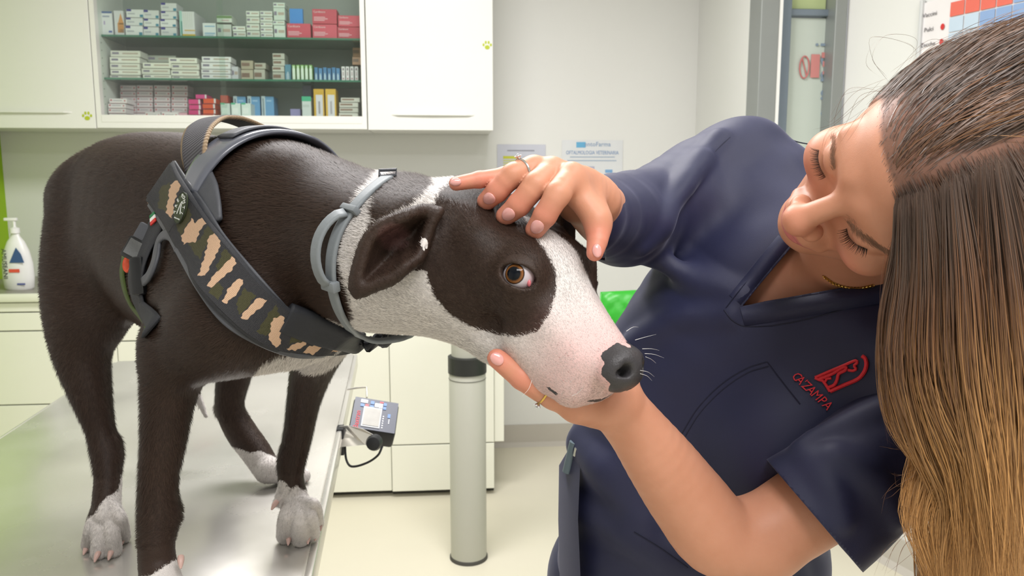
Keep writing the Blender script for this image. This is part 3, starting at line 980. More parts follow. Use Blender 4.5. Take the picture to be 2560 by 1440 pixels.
MB().tube([P(868, 974, 1.58), P(890, 970, 1.58), P(916, 968, 1.58), P(917, 994, 1.56)], 0.0020, 8).build('wire_hook', steel_m, sc_, True)
MB().box(P(852, 1100, 1.47), (0.012, 0.03, 0.05), RT).build('clamp', dblk, sc_)
# ---- medicine boxes on the three shelves
ORD = ['bottom', 'second', 'third', 'fourth', 'fifth', 'sixth', 'seventh']
_mcount = {}
def cmat(rgb): return mat('card_%d_%d_%d' % rgb, srgb(*rgb), 0.45, var=0.02)
def med_box(u0, u1, v0, v1, d, hbase, rgb, style, label, dep=0.09, group=None, top=None):
    s0, h1 = plane_s(u0, v0, d); s1, h0 = plane_s(u1, v1, d)
    if hbase is not None: h0 = hbase
    h1 = max(h1, h0 + 0.008)
    dep = min(dep, 0.578 - d)
    o = wbox(s0 + 0.0006, s1 - 0.0006, d, d + dep, h0 + 0.0004, h1 - 0.0022, 0.0008).build('medicine_box', cmat(rgb))
    tag(o, label, 'box', group)
    w, h = s1 - s0, h1 - h0
    def pr_(x0, x1, y0, y1, c, name='print'):
        wbox(s0 + x0 * w, s0 + x1 * w, d - 0.0005, d, h0 + y0 * h, h0 + y1 * h).build(name, cmat(c), o)
    if style == 'indigo':
        pr_(0.03, 0.30, 0.72, 0.97, (72, 68, 150)); pr_(0.78, 0.97, 0.05, 0.35, (70, 140, 170)); pr_(0.10, 0.5, 0.36, 0.52, (196, 196, 204))
    elif style == 'lines':
        pr_(0.06, 0.28, 0.38, 0.68, (140, 130, 150)); pr_(0.40, 0.92, 0.40, 0.62, (196, 178, 164))
    elif style == 'pinkdot':
        pr_(0.06, 0.16, 0.45, 0.72, (196, 90, 104)); pr_(0.22, 0.72, 0.45, 0.62, (190, 178, 184)); pr_(0.84, 0.92, 0.35, 0.65, (206, 120, 130)); pr_(0.0, 1.0, 0.0, 0.06, (214, 150, 160))
    elif style == 'red':
        for k, (a, b) in enumerate(((0.52, 0.40), (0.62, 0.30), (0.5, 0.20))):
            pr_(0.06, a, b, b + 0.06, (236, 180, 190))
        sx = s0 + 0.05 * w
        text('Cardisure', 0.2 * h, RW, W3(sx, d - 0.0006, h0 + 0.78 * h), cmat((246, 224, 228)), o, 'lettering', 'LEFT', 0.0003)
    elif style == 'blue2':
        pr_(0.15, 0.92, 0.70, 0.78, (150, 190, 220)); pr_(0.15, 0.92, 0.22, 0.30, (150, 190, 220)); pr_(0.15, 0.8, 0.1, 0.16, (170, 200, 225))
    elif style == 'bluetop':
        pr_(0.0, 1.0, 0.92, 1.0, (96, 120, 170)); pr_(0.1, 0.75, 0.76, 0.82, (170, 176, 196)); pr_(0.6, 0.92, 0.12, 0.2, (90, 110, 180)); pr_(0.18, 0.3, 0.45, 0.6, (190, 170, 210))
    elif style == 'photo':
        wbox(s0 + 0.35 * w, s0 + 0.98 * w, d - 0.0005, d, h0 + 0.12 * h, h0 + 0.5 * h).build('picture', cmat((214, 150, 90)), o)
        MB().prism([W3(s0 + 0.42 * w, d - 0.0005, h0 + 0.5 * h), W3(s0 + 0.98 * w, d - 0.0005, h0 + 0.5 * h), W3(s0 + 0.72 * w, d - 0.0005, h0 + 0.88 * h)], -NV * -0.0004).build('picture', cmat((228, 160, 96)), o)
        pr_(0.5, 0.95, 0.44, 0.54, (50, 34, 28), 'picture'); pr_(0.45, 0.98, 0.12, 0.26, (240, 226, 214), 'picture')
    elif style == 'yellowswoop':
        pr_(0.0, 0.18, 0.0, 1.0, (180, 220, 214)); pr_(0.08, 0.16, 0.1, 0.6, (90, 190, 180)); pr_(0.1, 1.0, 0.0, 0.10, (226, 190, 70)); pr_(0.3, 1.0, 0.22, 0.27, (226, 190, 120))
        for k in range(5): pr_(0.28 + k * 0.13, 0.32 + k * 0.13, 0.36, 0.92, (220, 220, 214))
    elif style == 'greentop':
        pr_(0.0, 1.0, 0.62, 0.9, (120, 150, 100)); pr_(0.0, 1.0, 0.0, 0.14, (70, 70, 66)); pr_(0.3, 0.8, 0.3, 0.45, (206, 180, 180))
    elif style == 'brown':
        pr_(0.06, 0.7, 0.35, 0.70, (150, 122, 108))
    elif style == 'arch':
        pr_(0.1, 0.9, 0.05, 0.75, (228, 240, 226)); pr_(0.3, 0.7, 0.75, 0.9, (228, 240, 226))
    elif style == 'vial':
        pr_(0.25, 0.7, 0.06, 0.45, (196, 216, 232)); pr_(0.35, 0.6, 0.45, 0.56, (196, 216, 232))
    elif style == 'dots':
        pr_(0.3, 0.7, 0.70, 0.86, (130, 110, 120)); pr_(0.3, 0.7, 0.35, 0.6, (200, 180, 186)); pr_(0.3, 0.7, 0.1, 0.2, (180, 120, 130))
    elif style == 'window':
        pr_(0.22, 0.86, 0.0, 0.80, (226, 220, 228), 'window'); pr_(0.44, 0.62, 0.2, 0.6, (206, 196, 206))
    elif style == 'spine':
        pr_(-0.0, 0.30, 0.0, 1.0, (214, 228, 236)); pr_(0.06, 0.22, 0.2, 0.9, (150, 170, 190)); pr_(0.4, 0.8, 0.78, 0.84, (170, 205, 235))
    elif style == 'greenlid':
        pr_(0.0, 1.0, 0.80, 1.0, (70, 180, 140)); pr_(0.1, 0.8, 0.55, 0.66, (200, 206, 204))
    elif style == 'oval':
        pr_(0.0, 0.45, 0.9, 1.0, (90, 190, 150)); pr_(0.15, 0.75, 0.35, 0.7, (246, 248, 246))
    elif style == 'endflap':
        pr_(0.86, 1.0, 0.1, 0.9, (232, 220, 224)); pr_(0.0, 1.0, 0.0, 0.08, (150, 30, 60))
    return o
WHT, GRW, CRM = (240, 238, 240), (226, 230, 222), (240, 236, 226)
def stack(u0, u1, cuts, d, shelf_h, rgb, style, desc, dep=0.09, jit=1.5, grp='medicine boxes in the display cabinet'):
    """cuts: pixel rows from top to bottom"""
    rnd = random.Random(int(u0 * 7 + cuts[0]))
    n = len(cuts) - 1
    hprev = shelf_h if shelf_h is not None else plane_s(u0, cuts[-1], d)[1]
    for i in range(n - 1, -1, -1):
        k = n - 1 - i
        dx = rnd.uniform(-jit, jit)
        lab = desc if n == 1 else '%s, %s' % (desc, 'topmost' if i == 0 else ('bottom one' if k == 0 else '%s from bottom' % ORD[k]))
        tint = rnd.choice((-10, -5, 0, 4))
        o = med_box(u0 + dx, u1 + dx, cuts[i], cuts[i + 1], d + rnd.uniform(0, 0.006), hprev, tuple(max(0, min(250, q + tint)) for q in rgb), style, lab, dep, grp)
        hprev = max(plane_s(u0, cuts[i], d)[1], hprev + 0.008)
H1, H2, H3 = SH[0] + 0.004, SH[1] + 0.004, h_in
d1 = DU + 0.075
stack(252, 282, [28, 83], d1, H1, WHT, 'bluetop', 'upright white box with a blue top, leftmost on the top shelf')
stack(283, 311, [25, 83], d1, H1, WHT, 'photo', 'upright white box with an orange picture on the top shelf')
stack(313, 358, [22, 43, 63, 84], d1, H1, WHT, 'indigo', 'white box with indigo corner beside the box with the orange picture')
stack(359, 399, [24, 46, 66, 86], d1, H1, WHT, 'indigo', 'white box with indigo corner in the middle of three such stacks')
stack(401, 442, [6, 27, 47, 67, 88], d1, H1, WHT, 'indigo', 'white box with indigo corner in the tallest such stack')
stack(448, 489, [27, 90], d1, H1, WHT, 'yellowswoop', 'large white box with a yellow sweep at its foot on the top shelf', 0.17)
stack(505, 540, [56, 90], d1, H1, (238, 240, 242), 'blue2', 'white box with light blue lines on the top shelf')
stack(542, 580, [59, 91], d1, H1, (224, 228, 222), 'lines', 'pale grey box under the green-striped one on the top shelf')
stack(541, 580, [37, 58], d1, plane_s(560, 59, d1)[1], GRW, 'greentop', 'white box with a green stripe and dark base on the top shelf')
stack(582, 615, [64, 78, 92], d1, H1, (232, 236, 228), 'lines', 'flat off-white box in the low pair on the top shelf')
stack(615, 649, [26, 41, 58, 75, 93], d1, H1, (230, 234, 224), 'lines', 'off-white box in the left of two pale stacks on the top shelf')
stack(650, 682, [26, 40, 54, 67, 81, 94], d1, H1, (230, 234, 226), 'lines', 'off-white box in the right of two pale stacks on the top shelf')
stack(683, 713, [5, 18, 50, 62, 94], d1, H1, (222, 232, 222), 'lines', 'pale green box in the tall stack beside the red boxes')
stack(716, 777, [57, 94], d1, H1, (216, 82, 102), 'red', 'red box under the blue card on the top shelf')
stack(722, 757, [20, 56], d1 + 0.01, plane_s(740, 57.5, d1)[1], (66, 142, 222), '', 'square blue box on top of a red one', 0.02)
stack(779, 842, [21, 59, 95], d1, H1, (216, 82, 102), 'red', 'red box in the taller of two red stacks')
stack(844, 902, [37, 66, 96], d1, H1, (212, 76, 96), 'red', 'red box in the red stack at the cabinet\'s right end')
# middle shelf
stack(274, 350, [125, 141, 157, 173, 187, 192], d1, H2, CRM, 'lines', 'long cream box in the leftmost stack of the middle shelf')
stack(355, 427, [155, 170, 185, 193], d1, H2, CRM, 'lines', 'long cream box in the second stack of the middle shelf')
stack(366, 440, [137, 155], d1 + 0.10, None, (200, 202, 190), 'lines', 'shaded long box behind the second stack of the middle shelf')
stack(428, 499, [158, 174, 189, 195], d1, H2, CRM, 'lines', 'long cream box in the third stack of the middle shelf')
stack(420, 492, [143, 158], d1, plane_s(450, 158, d1)[1], CRM, 'lines', 'long cream box shifted left on top of the third stack')
stack(503, 577, [140, 155, 172, 184, 196], d1, H2, (242, 238, 240), 'lines', 'long white box in the fourth stack of the middle shelf')
stack(579, 596, [165, 196], d1 + 0.03, H2, (222, 220, 224), 'lines', 'narrow upright box beside the fourth stack')
stack(601, 633, [150, 173, 197], d1 + 0.07, H2, (208, 196, 172), 'brown', 'beige box in the tan pair on the middle shelf')
stack(635, 664, [156, 172, 195], d1 + 0.06, H2, (214, 208, 194), 'brown', 'beige box with a brown band beside the tan pair')
stack(681, 712, [132, 148, 164, 179, 197], d1 + 0.05, H2, (214, 212, 200), 'brown', 'pale box with a brown label in the stack of four')
for k in range(5):
    stack(730 + k * 10.4, 739.5 + k * 10.4, [161, 199], d1, H2, (150, 196, 120), 'arch', 'slim green and white carton, %s from the left in the green row' % ['first', 'second', 'third', 'fourth', 'fifth'][k], jit=0.3)
for k in range(6):
    stack(785 + k * 11, 795.5 + k * 11, [167 + (k % 2) * 2, 200], d1 + 0.02, H2, (88, 140, 190), 'vial', 'slim blue carton, %s from the left in the blue row' % ['first', 'second', 'third', 'fourth', 'fifth', 'sixth'][k], jit=0.3)
stack(712, 729, [160, 198], d1 + 0.05, H2, (106, 158, 184), 'vial', 'teal carton left of the green row')
for k in range(4):
    stack(853 + k * 11, 863 + k * 11, [165, 200], d1, H2, (238, 232, 234), 'dots', 'slim white carton with dots, %s from the left beside the blue row' % ['first', 'second', 'third', 'fourth'][k], jit=0.3)
stack(880, 903, [118, 141, 162], d1 + 0.09, None, (206, 160, 130), 'brown', 'orange-brown box at the right end of the middle shelf')
# bottom shelf
for c in range(4):
    u = [300, 341, 385, 428][c]
    stack(u, u + 41, [212, 227, 241, 255, 268, 282, 292], d1 + 0.09, H3, (230, 214, 218), 'pinkdot', 'white and pink box in the %s column of the back block' % ['first', 'second', 'third', 'fourth'][c], jit=0.8)
stack(271, 316, [245, 258, 270, 283, 298], d1 - 0.02, H3, (242, 230, 232), 'pinkdot', 'white and pink box in the leftmost stack of the bottom shelf')
stack(322, 360, [288, 298], d1 - 0.02, H3, (240, 226, 228), 'pinkdot', 'flat white and pink box beside the leftmost stack')
stack(362, 402, [279, 298], d1 - 0.02, H3, (242, 230, 232), 'pinkdot', 'white and pink box in front of the back block, left of two')
stack(404, 447, [279, 298], d1 - 0.02, H3, (242, 230, 232), 'pinkdot', 'white and pink box in front of the back block, right of two')
stack(449, 469, [281, 298], d1, H3, (228, 170, 186), '', 'small pink box beside the magenta stack')
stack(472, 502, [247, 261, 274, 287, 299], d1, H3, (226, 56, 132), 'endflap', 'magenta box in the magenta stack')
stack(488, 516, [235, 247], d1, plane_s(490, 247, d1)[1], (222, 66, 142), 'endflap', 'magenta box lying across the magenta stack')
stack(507, 539, [245, 259, 272, 285, 298], d1, H3, (230, 84, 36), 'endflap', 'orange box in the orange stack')
stack(549, 569, [237, 257], d1 + 0.06, None, (204, 76, 56), '', 'small red box behind the white and green ones')
for k in range(3):
    stack(551 + k * 26, 576 + k * 26, [257, 287], d1, H3, (228, 236, 232), 'oval', 'white and green box, %s of three on the bottom shelf' % ['left', 'middle', 'right'][k], jit=0.3)
for k in range(3):
    stack(583 + k * 35, 616 + k * 35, [240, 287], d1 + 0.08, H3, (112, 164, 210), 'spine', 'light blue box with a white spine, %s of three' % ['left', 'middle', 'right'][k], jit=0.3)
stack(725, 751, [271, 281], d1 + 0.05, H3, (160, 152, 200), '', 'small flat lavender box on the bottom shelf')
stack(755, 780, [241, 288], d1, H3, (226, 230, 230), 'greenlid', 'white box with a green lid band beside the yellow boxes')
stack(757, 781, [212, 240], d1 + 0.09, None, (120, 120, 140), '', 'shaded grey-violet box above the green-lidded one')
for k in range(2):
    stack(783 + k * 29.5, 811.5 + k * 29.5, [221, 288], d1, H3, (226, 180, 66), 'window', 'yellow box with a white window, %s of the two' % ['left', 'right'][k], jit=0.2)
stack(850, 898, [243, 255, 268, 281, 288], d1 + 0.01, H3, (220, 214, 206), 'brown', 'mixed pale box at the right end of the bottom shelf', jit=4)
# ================================================================ the dog
def camvec(x, y, zt):
    return x * CR + y * CU - zt * CF

H_A = nrm(camvec(0.58, -0.66, 0.48))                 # muzzle direction
_l = camvec(0.66, 0.09, -0.745)
H_L = nrm(_l - H_A * (_l @ H_A))                     # the dog's left (far side)
H_U = np.cross(H_A, H_L)                             # up out of the skull
H_O = P(1356, 652, 0.655)                            # between the eyes, inside the skull
H_S = 1.0
H_R = np.stack([H_A, H_L, H_U], 1)
def HL(x, y, z):
    return H_O + H_S * (x * H_A + y * H_L + z * H_U)

def D(u, v, z, rpx):
    return (P(u, v, z), rpx * z / FPX)
def TOE(u, v, rpx):
    """a toe tip resting on the table top"""
    z = proj(on_plane(u, v + rpx, 0.90))[2]; r = rpx * z / FPX
    return (on_plane(u, v, 0.90 + r * 0.92), r)

dog_f = Field((-0.80, 0.42, 0.885), (0.20, 1.36, 1.56), 0.002)
def dog_shapes(f):
    ch = f.chain
    # trunk
    ch([D(235, 505, 1.12, 105), D(330, 487, 1.06, 142), D(440, 510, 0.97, 172), D(655, 535, 0.85, 176)], 0.02)          # back
    ch([D(330, 600, 1.03, 125), D(440, 655, 0.94, 160), D(600, 735, 0.83, 180), D(690, 760, 0.80, 150)], 0.03)   # ribs
    ch([D(640, 745, 0.82, 172), D(800, 800, 0.785, 82)], 0.04)                                  # breast
    ch([D(640, 560, 0.84, 186), D(800, 582, 0.80, 187), D(930, 640, 0.745, 188), D(1070, 650, 0.70, 182)], 0.03)  # neck
    # shoulder and near fore leg
    ch([D(700, 470, 0.79, 72), D(620, 740, 0.75, 95), D(585, 800, 0.745, 98)], 0.05)
    ch([D(590, 800, 0.75, 100), D(450, 895, 0.775, 72)], 0.035)
    ch([D(395, 850, 0.80, 36), D(392, 885, 0.80, 34)], 0.03)                                     # elbow point
    ch([D(440, 880, 0.785, 82), D(420, 1000, 0.785, 62), D(409, 1100, 0.785, 53), D(396, 1200, 0.785, 46), D(396, 1290, 0.785, 48),
        D(391, 1360, 0.78, 43), D(394, 1410, 0.78, 45), D(410, 1490, 0.765, 54), D(425, 1560, 0.75, 58)], 0.012)
    ch([D(430, 1275, 0.79, 15), D(432, 1290, 0.79, 15)], 0.012)
    for tu, tv in ((382, 1600), (415, 1622), (455, 1618), (482, 1590)):
        ch([D(425, 1520, 0.755, 40), TOE(tu, tv, 27)], 0.008)
    # far fore leg
    ch([D(800, 800, 0.87, 100), D(785, 900, 0.93, 58), D(760, 1000, 0.965, 41), D(742, 1100, 0.985, 35), D(729, 1150, 0.985, 35),
        D(727, 1200, 0.985, 31), D(735, 1245, 0.985, 35), D(741, 1272, 0.978, 38)], 0.012)
    for tu, tv, tr in ((714, 1338, 23), (752, 1345, 23), (782, 1336, 18), (797, 1308, 13)):
        ch([D(738 + (tu - 738) * 0.4, 1256, 0.972, 16), D(tu * 0.85 + 738 * 0.15, tv - 48, 0.962, tr * 0.92), TOE(tu, tv, tr)], 0.0015)
    ch([D(705, 1235, 0.98, 14), D(690, 1258, 0.972, 9)], 0.008)
    # near hind leg
    ch([D(235, 510, 1.07, 100), D(205, 640, 1.03, 88), D(208, 760, 1.0, 90), D(205, 880, 0.995, 66), D(226, 980, 0.99, 49), D(250, 1070, 0.99, 35),
        D(264, 1130, 0.985, 35), D(270, 1190, 0.975, 32), D(267, 1245, 0.965, 33), D(266, 1280, 0.955, 34)], 0.025)
    ch([D(290, 620, 1.0, 55), D(255, 790, 0.985, 52)], 0.04)                                      # front of the thigh
    ch([D(286, 1108, 0.99, 15), D(291, 1138, 0.985, 13)], 0.012)                                  # hock
    for tu, tv, tr in ((222, 1362, 18), (247, 1379, 20), (284, 1374, 20), (309, 1342, 17)):
        ch([D(262 + (tu - 262) * 0.35, 1262, 0.958, 16), D(tu * 0.8 + 262 * 0.2, tv - 50, 0.948, tr * 0.92), TOE(tu, tv, tr)], 0.0015)
    # far hind leg
    ch([D(420, 640, 1.10, 110), D(560, 830, 1.17, 66), D(588, 900, 1.19, 48), D(574, 1015, 1.20, 34), D(600, 1075, 1.20, 37),
        D(640, 1130, 1.19, 36), D(668, 1175, 1.18, 33)], 0.015)
    ch([D(546, 1020, 1.21, 13), D(551, 1035, 1.21, 12)], 0.012)
    for tu, tv in ((700, 1190), (730, 1195), (757, 1190)):
        ch([D(672, 1172, 1.175, 28), TOE(tu, tv, 19)], 0.006)
    # tail, tucked
    ch([D(215, 470, 1.18, 24), D(260, 620, 1.24, 20), D(390, 800, 1.27, 17), D(470, 940, 1.26, 14), D(515, 1040, 1.25, 5)], 0.012)
    # belly
    ch([D(330, 690, 1.02, 55), D(420, 755, 0.96, 65)], 0.04)

    # ---- head (its own frame: forward, left, up)
    E = lambda c, r, k=0.012, op='add': f.ell(HL(*c), np.array(r) * H_S, H_R, k, op)
    def C(a, b, ra, rb, k=0.012, op='add'):
        f.cone(HL(*a), HL(*b), ra * H_S, rb * H_S, k, op)
    E((-0.055, 0, -0.026), (0.074, 0.049, 0.040))                                   # brain case
    C((-0.09, 0, -0.045), (-0.14, 0.005, -0.085), 0.035, 0.055, 0.04)                  # nape
    E((0.000, 0, 0.000), (0.042, 0.032, 0.022), 0.02)                                # forehead
    for s in (-1, 1):
        E((-0.047, s * 0.043, -0.046), (0.058, 0.025, 0.050), 0.025)                 # cheek muscle
        E((0.002, s * 0.031, 0.006), (0.020, 0.012, 0.012), 0.014)                   # brow
        C((-0.03, s * 0.047, -0.006), (0.02, s * 0.037, -0.020), 0.011, 0.013, 0.02) # cheek bone
        C((0.012, s * 0.023, -0.018), (0.088, s * 0.0140, -0.027), 0.024, 0.021, 0.016)   # side of the muzzle
        C((0.042, s * 0.024, -0.046), (0.094, s * 0.0145, -0.048), 0.021, 0.0195, 0.014)  # flews
        C((-0.035, s * 0.034, -0.076), (0.07, s * 0.016, -0.068), 0.022, 0.014, 0.016)     # lower jaw
    C((0.02, 0, -0.008), (0.100, 0, -0.0145), 0.020, 0.0165, 0.014)                  # bridge
    C((-0.085, 0, -0.092), (0.0, 0, -0.074), 0.048, 0.03, 0.03)                        # throat
    E((0.1120, 0, -0.0150), (0.0185, 0.0235, 0.0200), 0.004)                         # nose leather
    E((0.102, 0, -0.040), (0.0145, 0.016, 0.020), 0.006)
    C((0.085, 0, -0.062), (0.068, 0, -0.066), 0.0125, 0.014, 0.008)                  # chin
    f.tri(HL(0.128, 0, -0.02), HL(0.128, 0, -0.060), HL(0.112, 0, -0.040), 0.0006, 0.003, 'sub')    # philtrum
dog_shapes(dog_f)
# nostrils
_zn = dog_f.depth(1570, 926)
for q in (0, 1):
    a_, b_ = P(1582, 920, _zn - 0.006), P(1548, 934, _zn + 0.010)
    c_, d_ = P(1560, 934, _zn - 0.002), P(1522, 930, _zn + 0.004)
    if q: a_, b_, c_, d_ = (p - 2 * ((p - H_O) @ H_L) * H_L for p in (a_, b_, c_, d_))
    dog_f.cone(a_, b_, 0.0056, 0.0036, 0.004, 'sub')
    dog_f.cone(c_, d_, 0.0030, 0.0014, 0.003, 'sub')
# near ear: a cup seen from inside, its tip folded down
ear_out = [(1100, 528), (1062, 520), (1005, 538), (950, 562), (915, 598), (896, 648), (882, 712), (890, 736), (935, 720), (985, 700),
           (1006, 680), (1030, 664), (1052, 645), (1068, 600), (1082, 560)]
EAR_Z = 0.612
ear_sm = spline(np.array(ear_out + ear_out[:1], float), 31)[:-1]
def ear_ring(t, dz):
    c = np.array([1020.0, 598.0])
    out = []
    for u, v in ear_sm:
        q = c + (np.array([u, v]) - c) * t
        edge = dz + 0.02 * t * np.clip((u - 1010) / 60, 0, 1)
        out.append(P(q[0], q[1], EAR_Z + edge))
    return out
rings = [ear_ring(1.0, 0.0), ear_ring(0.90, -0.003), ear_ring(0.72, 0.010), ear_ring(0.45, 0.024), ear_ring(0.05, 0.032)]
EARG = np.array([r + [r[0]] for r in rings])
dog_f.sheet(EARG, 0.0030, 0.003)
dog_f.chain([D(1090, 560, 0.672, 38), D(1080, 620, 0.68, 40)], 0.02)
dog_f.chain([D(955, 628, 0.668, 16), D(985, 660, 0.664, 15), D(1025, 640, 0.668, 13)], 0.008)
# eyes: lids around a ball
def mirror(p):
    p = np.asarray(p)
    return p - 2 * ((p - H_O) @ H_L)[..., None] * H_L if p.ndim > 1 else p - 2 * ((p - H_O) @ H_L) * H_L
EYE_R = 0.0135
_z = dog_f.depth(1298, 689)
EYE_N = P(1298, 689, _z + 0.0088)
EYE_F = mirror(EYE_N)
_e3 = nrm(CAM - EYE_N + 0.10 * (-H_L))
_e1 = nrm(P(1345, 704, _z) - P(1258, 670, _z)); _e1 = nrm(_e1 - _e3 * (_e1 @ _e3)); _e2 = np.cross(_e3, _e1)
EYE_AX = np.stack([_e1, _e2, _e3], 1)
def mdir(v): return v - 2 * (v @ H_L) * H_L
EYE_AXF = np.stack([mdir(EYE_AX[:, i]) for i in range(3)], 1)
for c, ax in ((EYE_N, EYE_AX), (EYE_F, EYE_AXF)):
    dog_f.ell(c - ax[:, 2] * 0.0005, (0.0190, 0.0170, 0.0168), ax, 0.010)
    dog_f.ell(c, (EYE_R + 0.0003,) * 3, ax, 0.0, 'sub')
    dog_f.ell(c + ax[:, 2] * 0.014 + ax[:, 0] * 0.0006, (0.0150, 0.0086, 0.016), ax, 0.0012, 'sub')
EARF = mirror(EARG.reshape(-1, 3)).reshape(EARG.shape)      # far ear
dog_f.sheet(EARF, 0.0030, 0.003)
for p_, q_ in (((1090, 560, 0.672), (1080, 620, 0.68)),):
    dog_f.chain([(mirror(P(*p_)), 0.013), (mirror(P(*q_)), 0.0138)], 0.02)
dog_V, dog_Q = dog_f.mesh(2)
del dog_f
dog_s = Surf(dog_V, dog_Q)
# ---------------------------------------------------------------- markings of the coat, as distances to their outlines
def dog_masks(V):
    q = V - H_O
    lx = q @ H_A; ly = q @ H_L; lz = q @ H_U
    W = V.copy()
    far = (ly > 0) & (lx > -0.10)
    W[far] = mirror(V[far])
    u, v, z = proj(W); u0, v0, z0 = proj(V)
    mm = z / FPX * 1000.0
    face = [(1068, 590), (1075, 540), (1100, 480), (1150, 440), (1230, 430), (1290, 470), (1312, 548), (1340, 592), (1372, 640), (1391, 680), (1392, 725),
            (1374, 785), (1345, 828), (1295, 842), (1240, 838), (1180, 818), (1125, 786), (1088, 742), (1070, 695), (1062, 640)]
    neck_dark = [(955, 462), (975, 440), (1010, 425), (1085, 425), (1092, 462), (1052, 495), (1020, 522), (965, 548), (936, 562), (928, 530)]
    head_white = [(965, 415), (938, 445), (905, 482), (880, 540), (856, 600), (846, 650), (860, 700), (878, 760), (884, 800), (860, 812), (800, 790), (766, 786),
                  (790, 815), (860, 850), (930, 880), (1000, 930), (1300, 1200), (1800, 1200), (1800, 300), (1100, 300)]
    d = np.minimum(poly_sd(u, v, head_white), -poly_sd(u, v, face))
    d = np.minimum(d, -poly_sd(u0, v0, neck_dark) + 0 * d)
    # the strip between the ears stays white, the skull beside it is dark
    chest = [(636, 940), (655, 908), (690, 888), (760, 876), (960, 850), (1000, 930), (640, 980)]
    d = np.where(z0 < 0.90, np.maximum(d, poly_sd(u0, v0, chest)), d)
    for poly, z_a, z_b in (
        ([(250, 1430), (340, 1446), (380, 1438), (400, 1424), (430, 1404), (470, 1388), (560, 1380), (620, 1750), (200, 1750)], 0.0, 0.86),
        ([(640, 1230), (682, 1216), (700, 1200), (712, 1204), (728, 1224), (742, 1212), (757, 1226), (772, 1222), (850, 1220), (860, 1420), (600, 1420)], 0.9, 1.06),
        ([(190, 1330), (222, 1294), (238, 1284), (250, 1262), (268, 1240), (286, 1234), (298, 1216), (303, 1186), (340, 1186), (370, 1430), (150, 1430)], 0.86, 1.06),
        ([(570, 1115), (600, 1122), (625, 1132), (650, 1126), (690, 1144), (830, 1150), (830, 1260), (600, 1260)], 1.1, 1.4),
        ([(480, 985), (540, 985), (560, 1060), (480, 1060)], 1.2, 1.4)):
        s = poly_sd(u0, v0, poly)
        d = np.where((z0 > z_a) & (z0 < z_b), np.maximum(d, s), d)
    white = d * mm
    # ears are dark with a pale tuft inside
    E = []
    for i in range(EARG.shape[0] - 1):
        for t in np.linspace(0, 1, 5):
            for j in range(EARG.shape[1] - 1):
                for w in (0, 0.25, 0.5, 0.75):
                    E.append((EARG[i, j] * (1 - w) + EARG[i, j + 1] * w) * (1 - t) + (EARG[i + 1, j] * (1 - w) + EARG[i + 1, j + 1] * w) * t)
    E = np.array(E)
    ear = np.zeros(len(V))
    for S_ in (E, mirror(E)):
        lo, hi = S_.min(0) - 0.008, S_.max(0) + 0.008
        cand = np.where(((V > lo) & (V < hi)).all(1))[0]
        if not len(cand): continue
        dist = np.full(len(cand), 9.0)
        for i in range(0, len(S_), 200):
            dist = np.minimum(dist, ((V[cand][:, None, :] - S_[None, i:i + 200, :]) ** 2).sum(2).min(1))
        ear[cand[np.sqrt(dist) < 0.0062]] = 1
    cand2 = (u0 > 930) & (u0 < 1080) & (v0 > 560) & (v0 < 675) & (z0 < EAR_Z + 0.075)
    tuft = ((u0 - 1060) / 11) ** 2 + ((v0 - 610) / 18) ** 2 < 1
    inner = (((u0 - 985) / 42) ** 2 + ((v0 - 592) / 36) ** 2)
    white = np.where((ear > 0) | cand2, -20, white)
    white = np.where(cand2 & tuft, 1.6 * (1 - ((u0 - 1060) / 13) ** 2 - ((v0 - 610) / 20) ** 2), white)
    # far ear stays dark as well
    nose = [(1640, 870), (1592, 860), (1572, 869), (1556, 862), (1545, 856), (1532, 862), (1520, 872), (1506, 880), (1502, 892), (1512, 908), (1504, 922), (1503, 936),
            (1513, 948), (1526, 958), (1521, 975), (1530, 1000), (1560, 996), (1600, 985), (1690, 960), (1690, 870)]
    nd = poly_sd(u, v, nose) * mm
    nd = np.where(lx > 0.078, nd, -30)
    lip = np.maximum(poly_sd(u, v, [(1364, 968), (1374, 968), (1396, 985), (1391, 988), (1374, 977)]), poly_sd(u, v, [(1466, 1004), (1480, 999), (1506, 996), (1498, 1006)])) * mm
    pink = np.clip((lx - 0.040) / 0.045, 0, 1) * np.clip((0.03 - lz) / 0.03, 0, 1)
    pink = np.maximum(pink, 1.35 * np.clip(1 + nd / 22.0, 0, 1) * (lx > 0.05))
    pink = np.maximum(pink, ear * np.clip(1.2 - inner, 0, 1) * 0.9)
    pink = np.maximum(pink, 0.5 * np.clip(1 - (np.hypot(u0 - 1560, v0 - 835) / 90), 0, 1))
    head = np.clip((lx + 0.12) / 0.04, 0, 1)
    return white, nd, np.maximum(lip, -30), pink, head, ear

dog = mesh_obj('dog', dog_V, dog_Q, None, None, True, origin=(-0.38, 0.95, 0.90))
dog['label'] = 'dark brown and white short-haired dog standing on the steel table'
dog['category'] = 'dog'
dwhite, dnose, dlip, dpink, dhead, dear = dog_masks(dog_V)
fattr(dog, 'white', dwhite); fattr(dog, 'nose', np.maximum(dnose, dlip)); fattr(dog, 'pink', dpink)

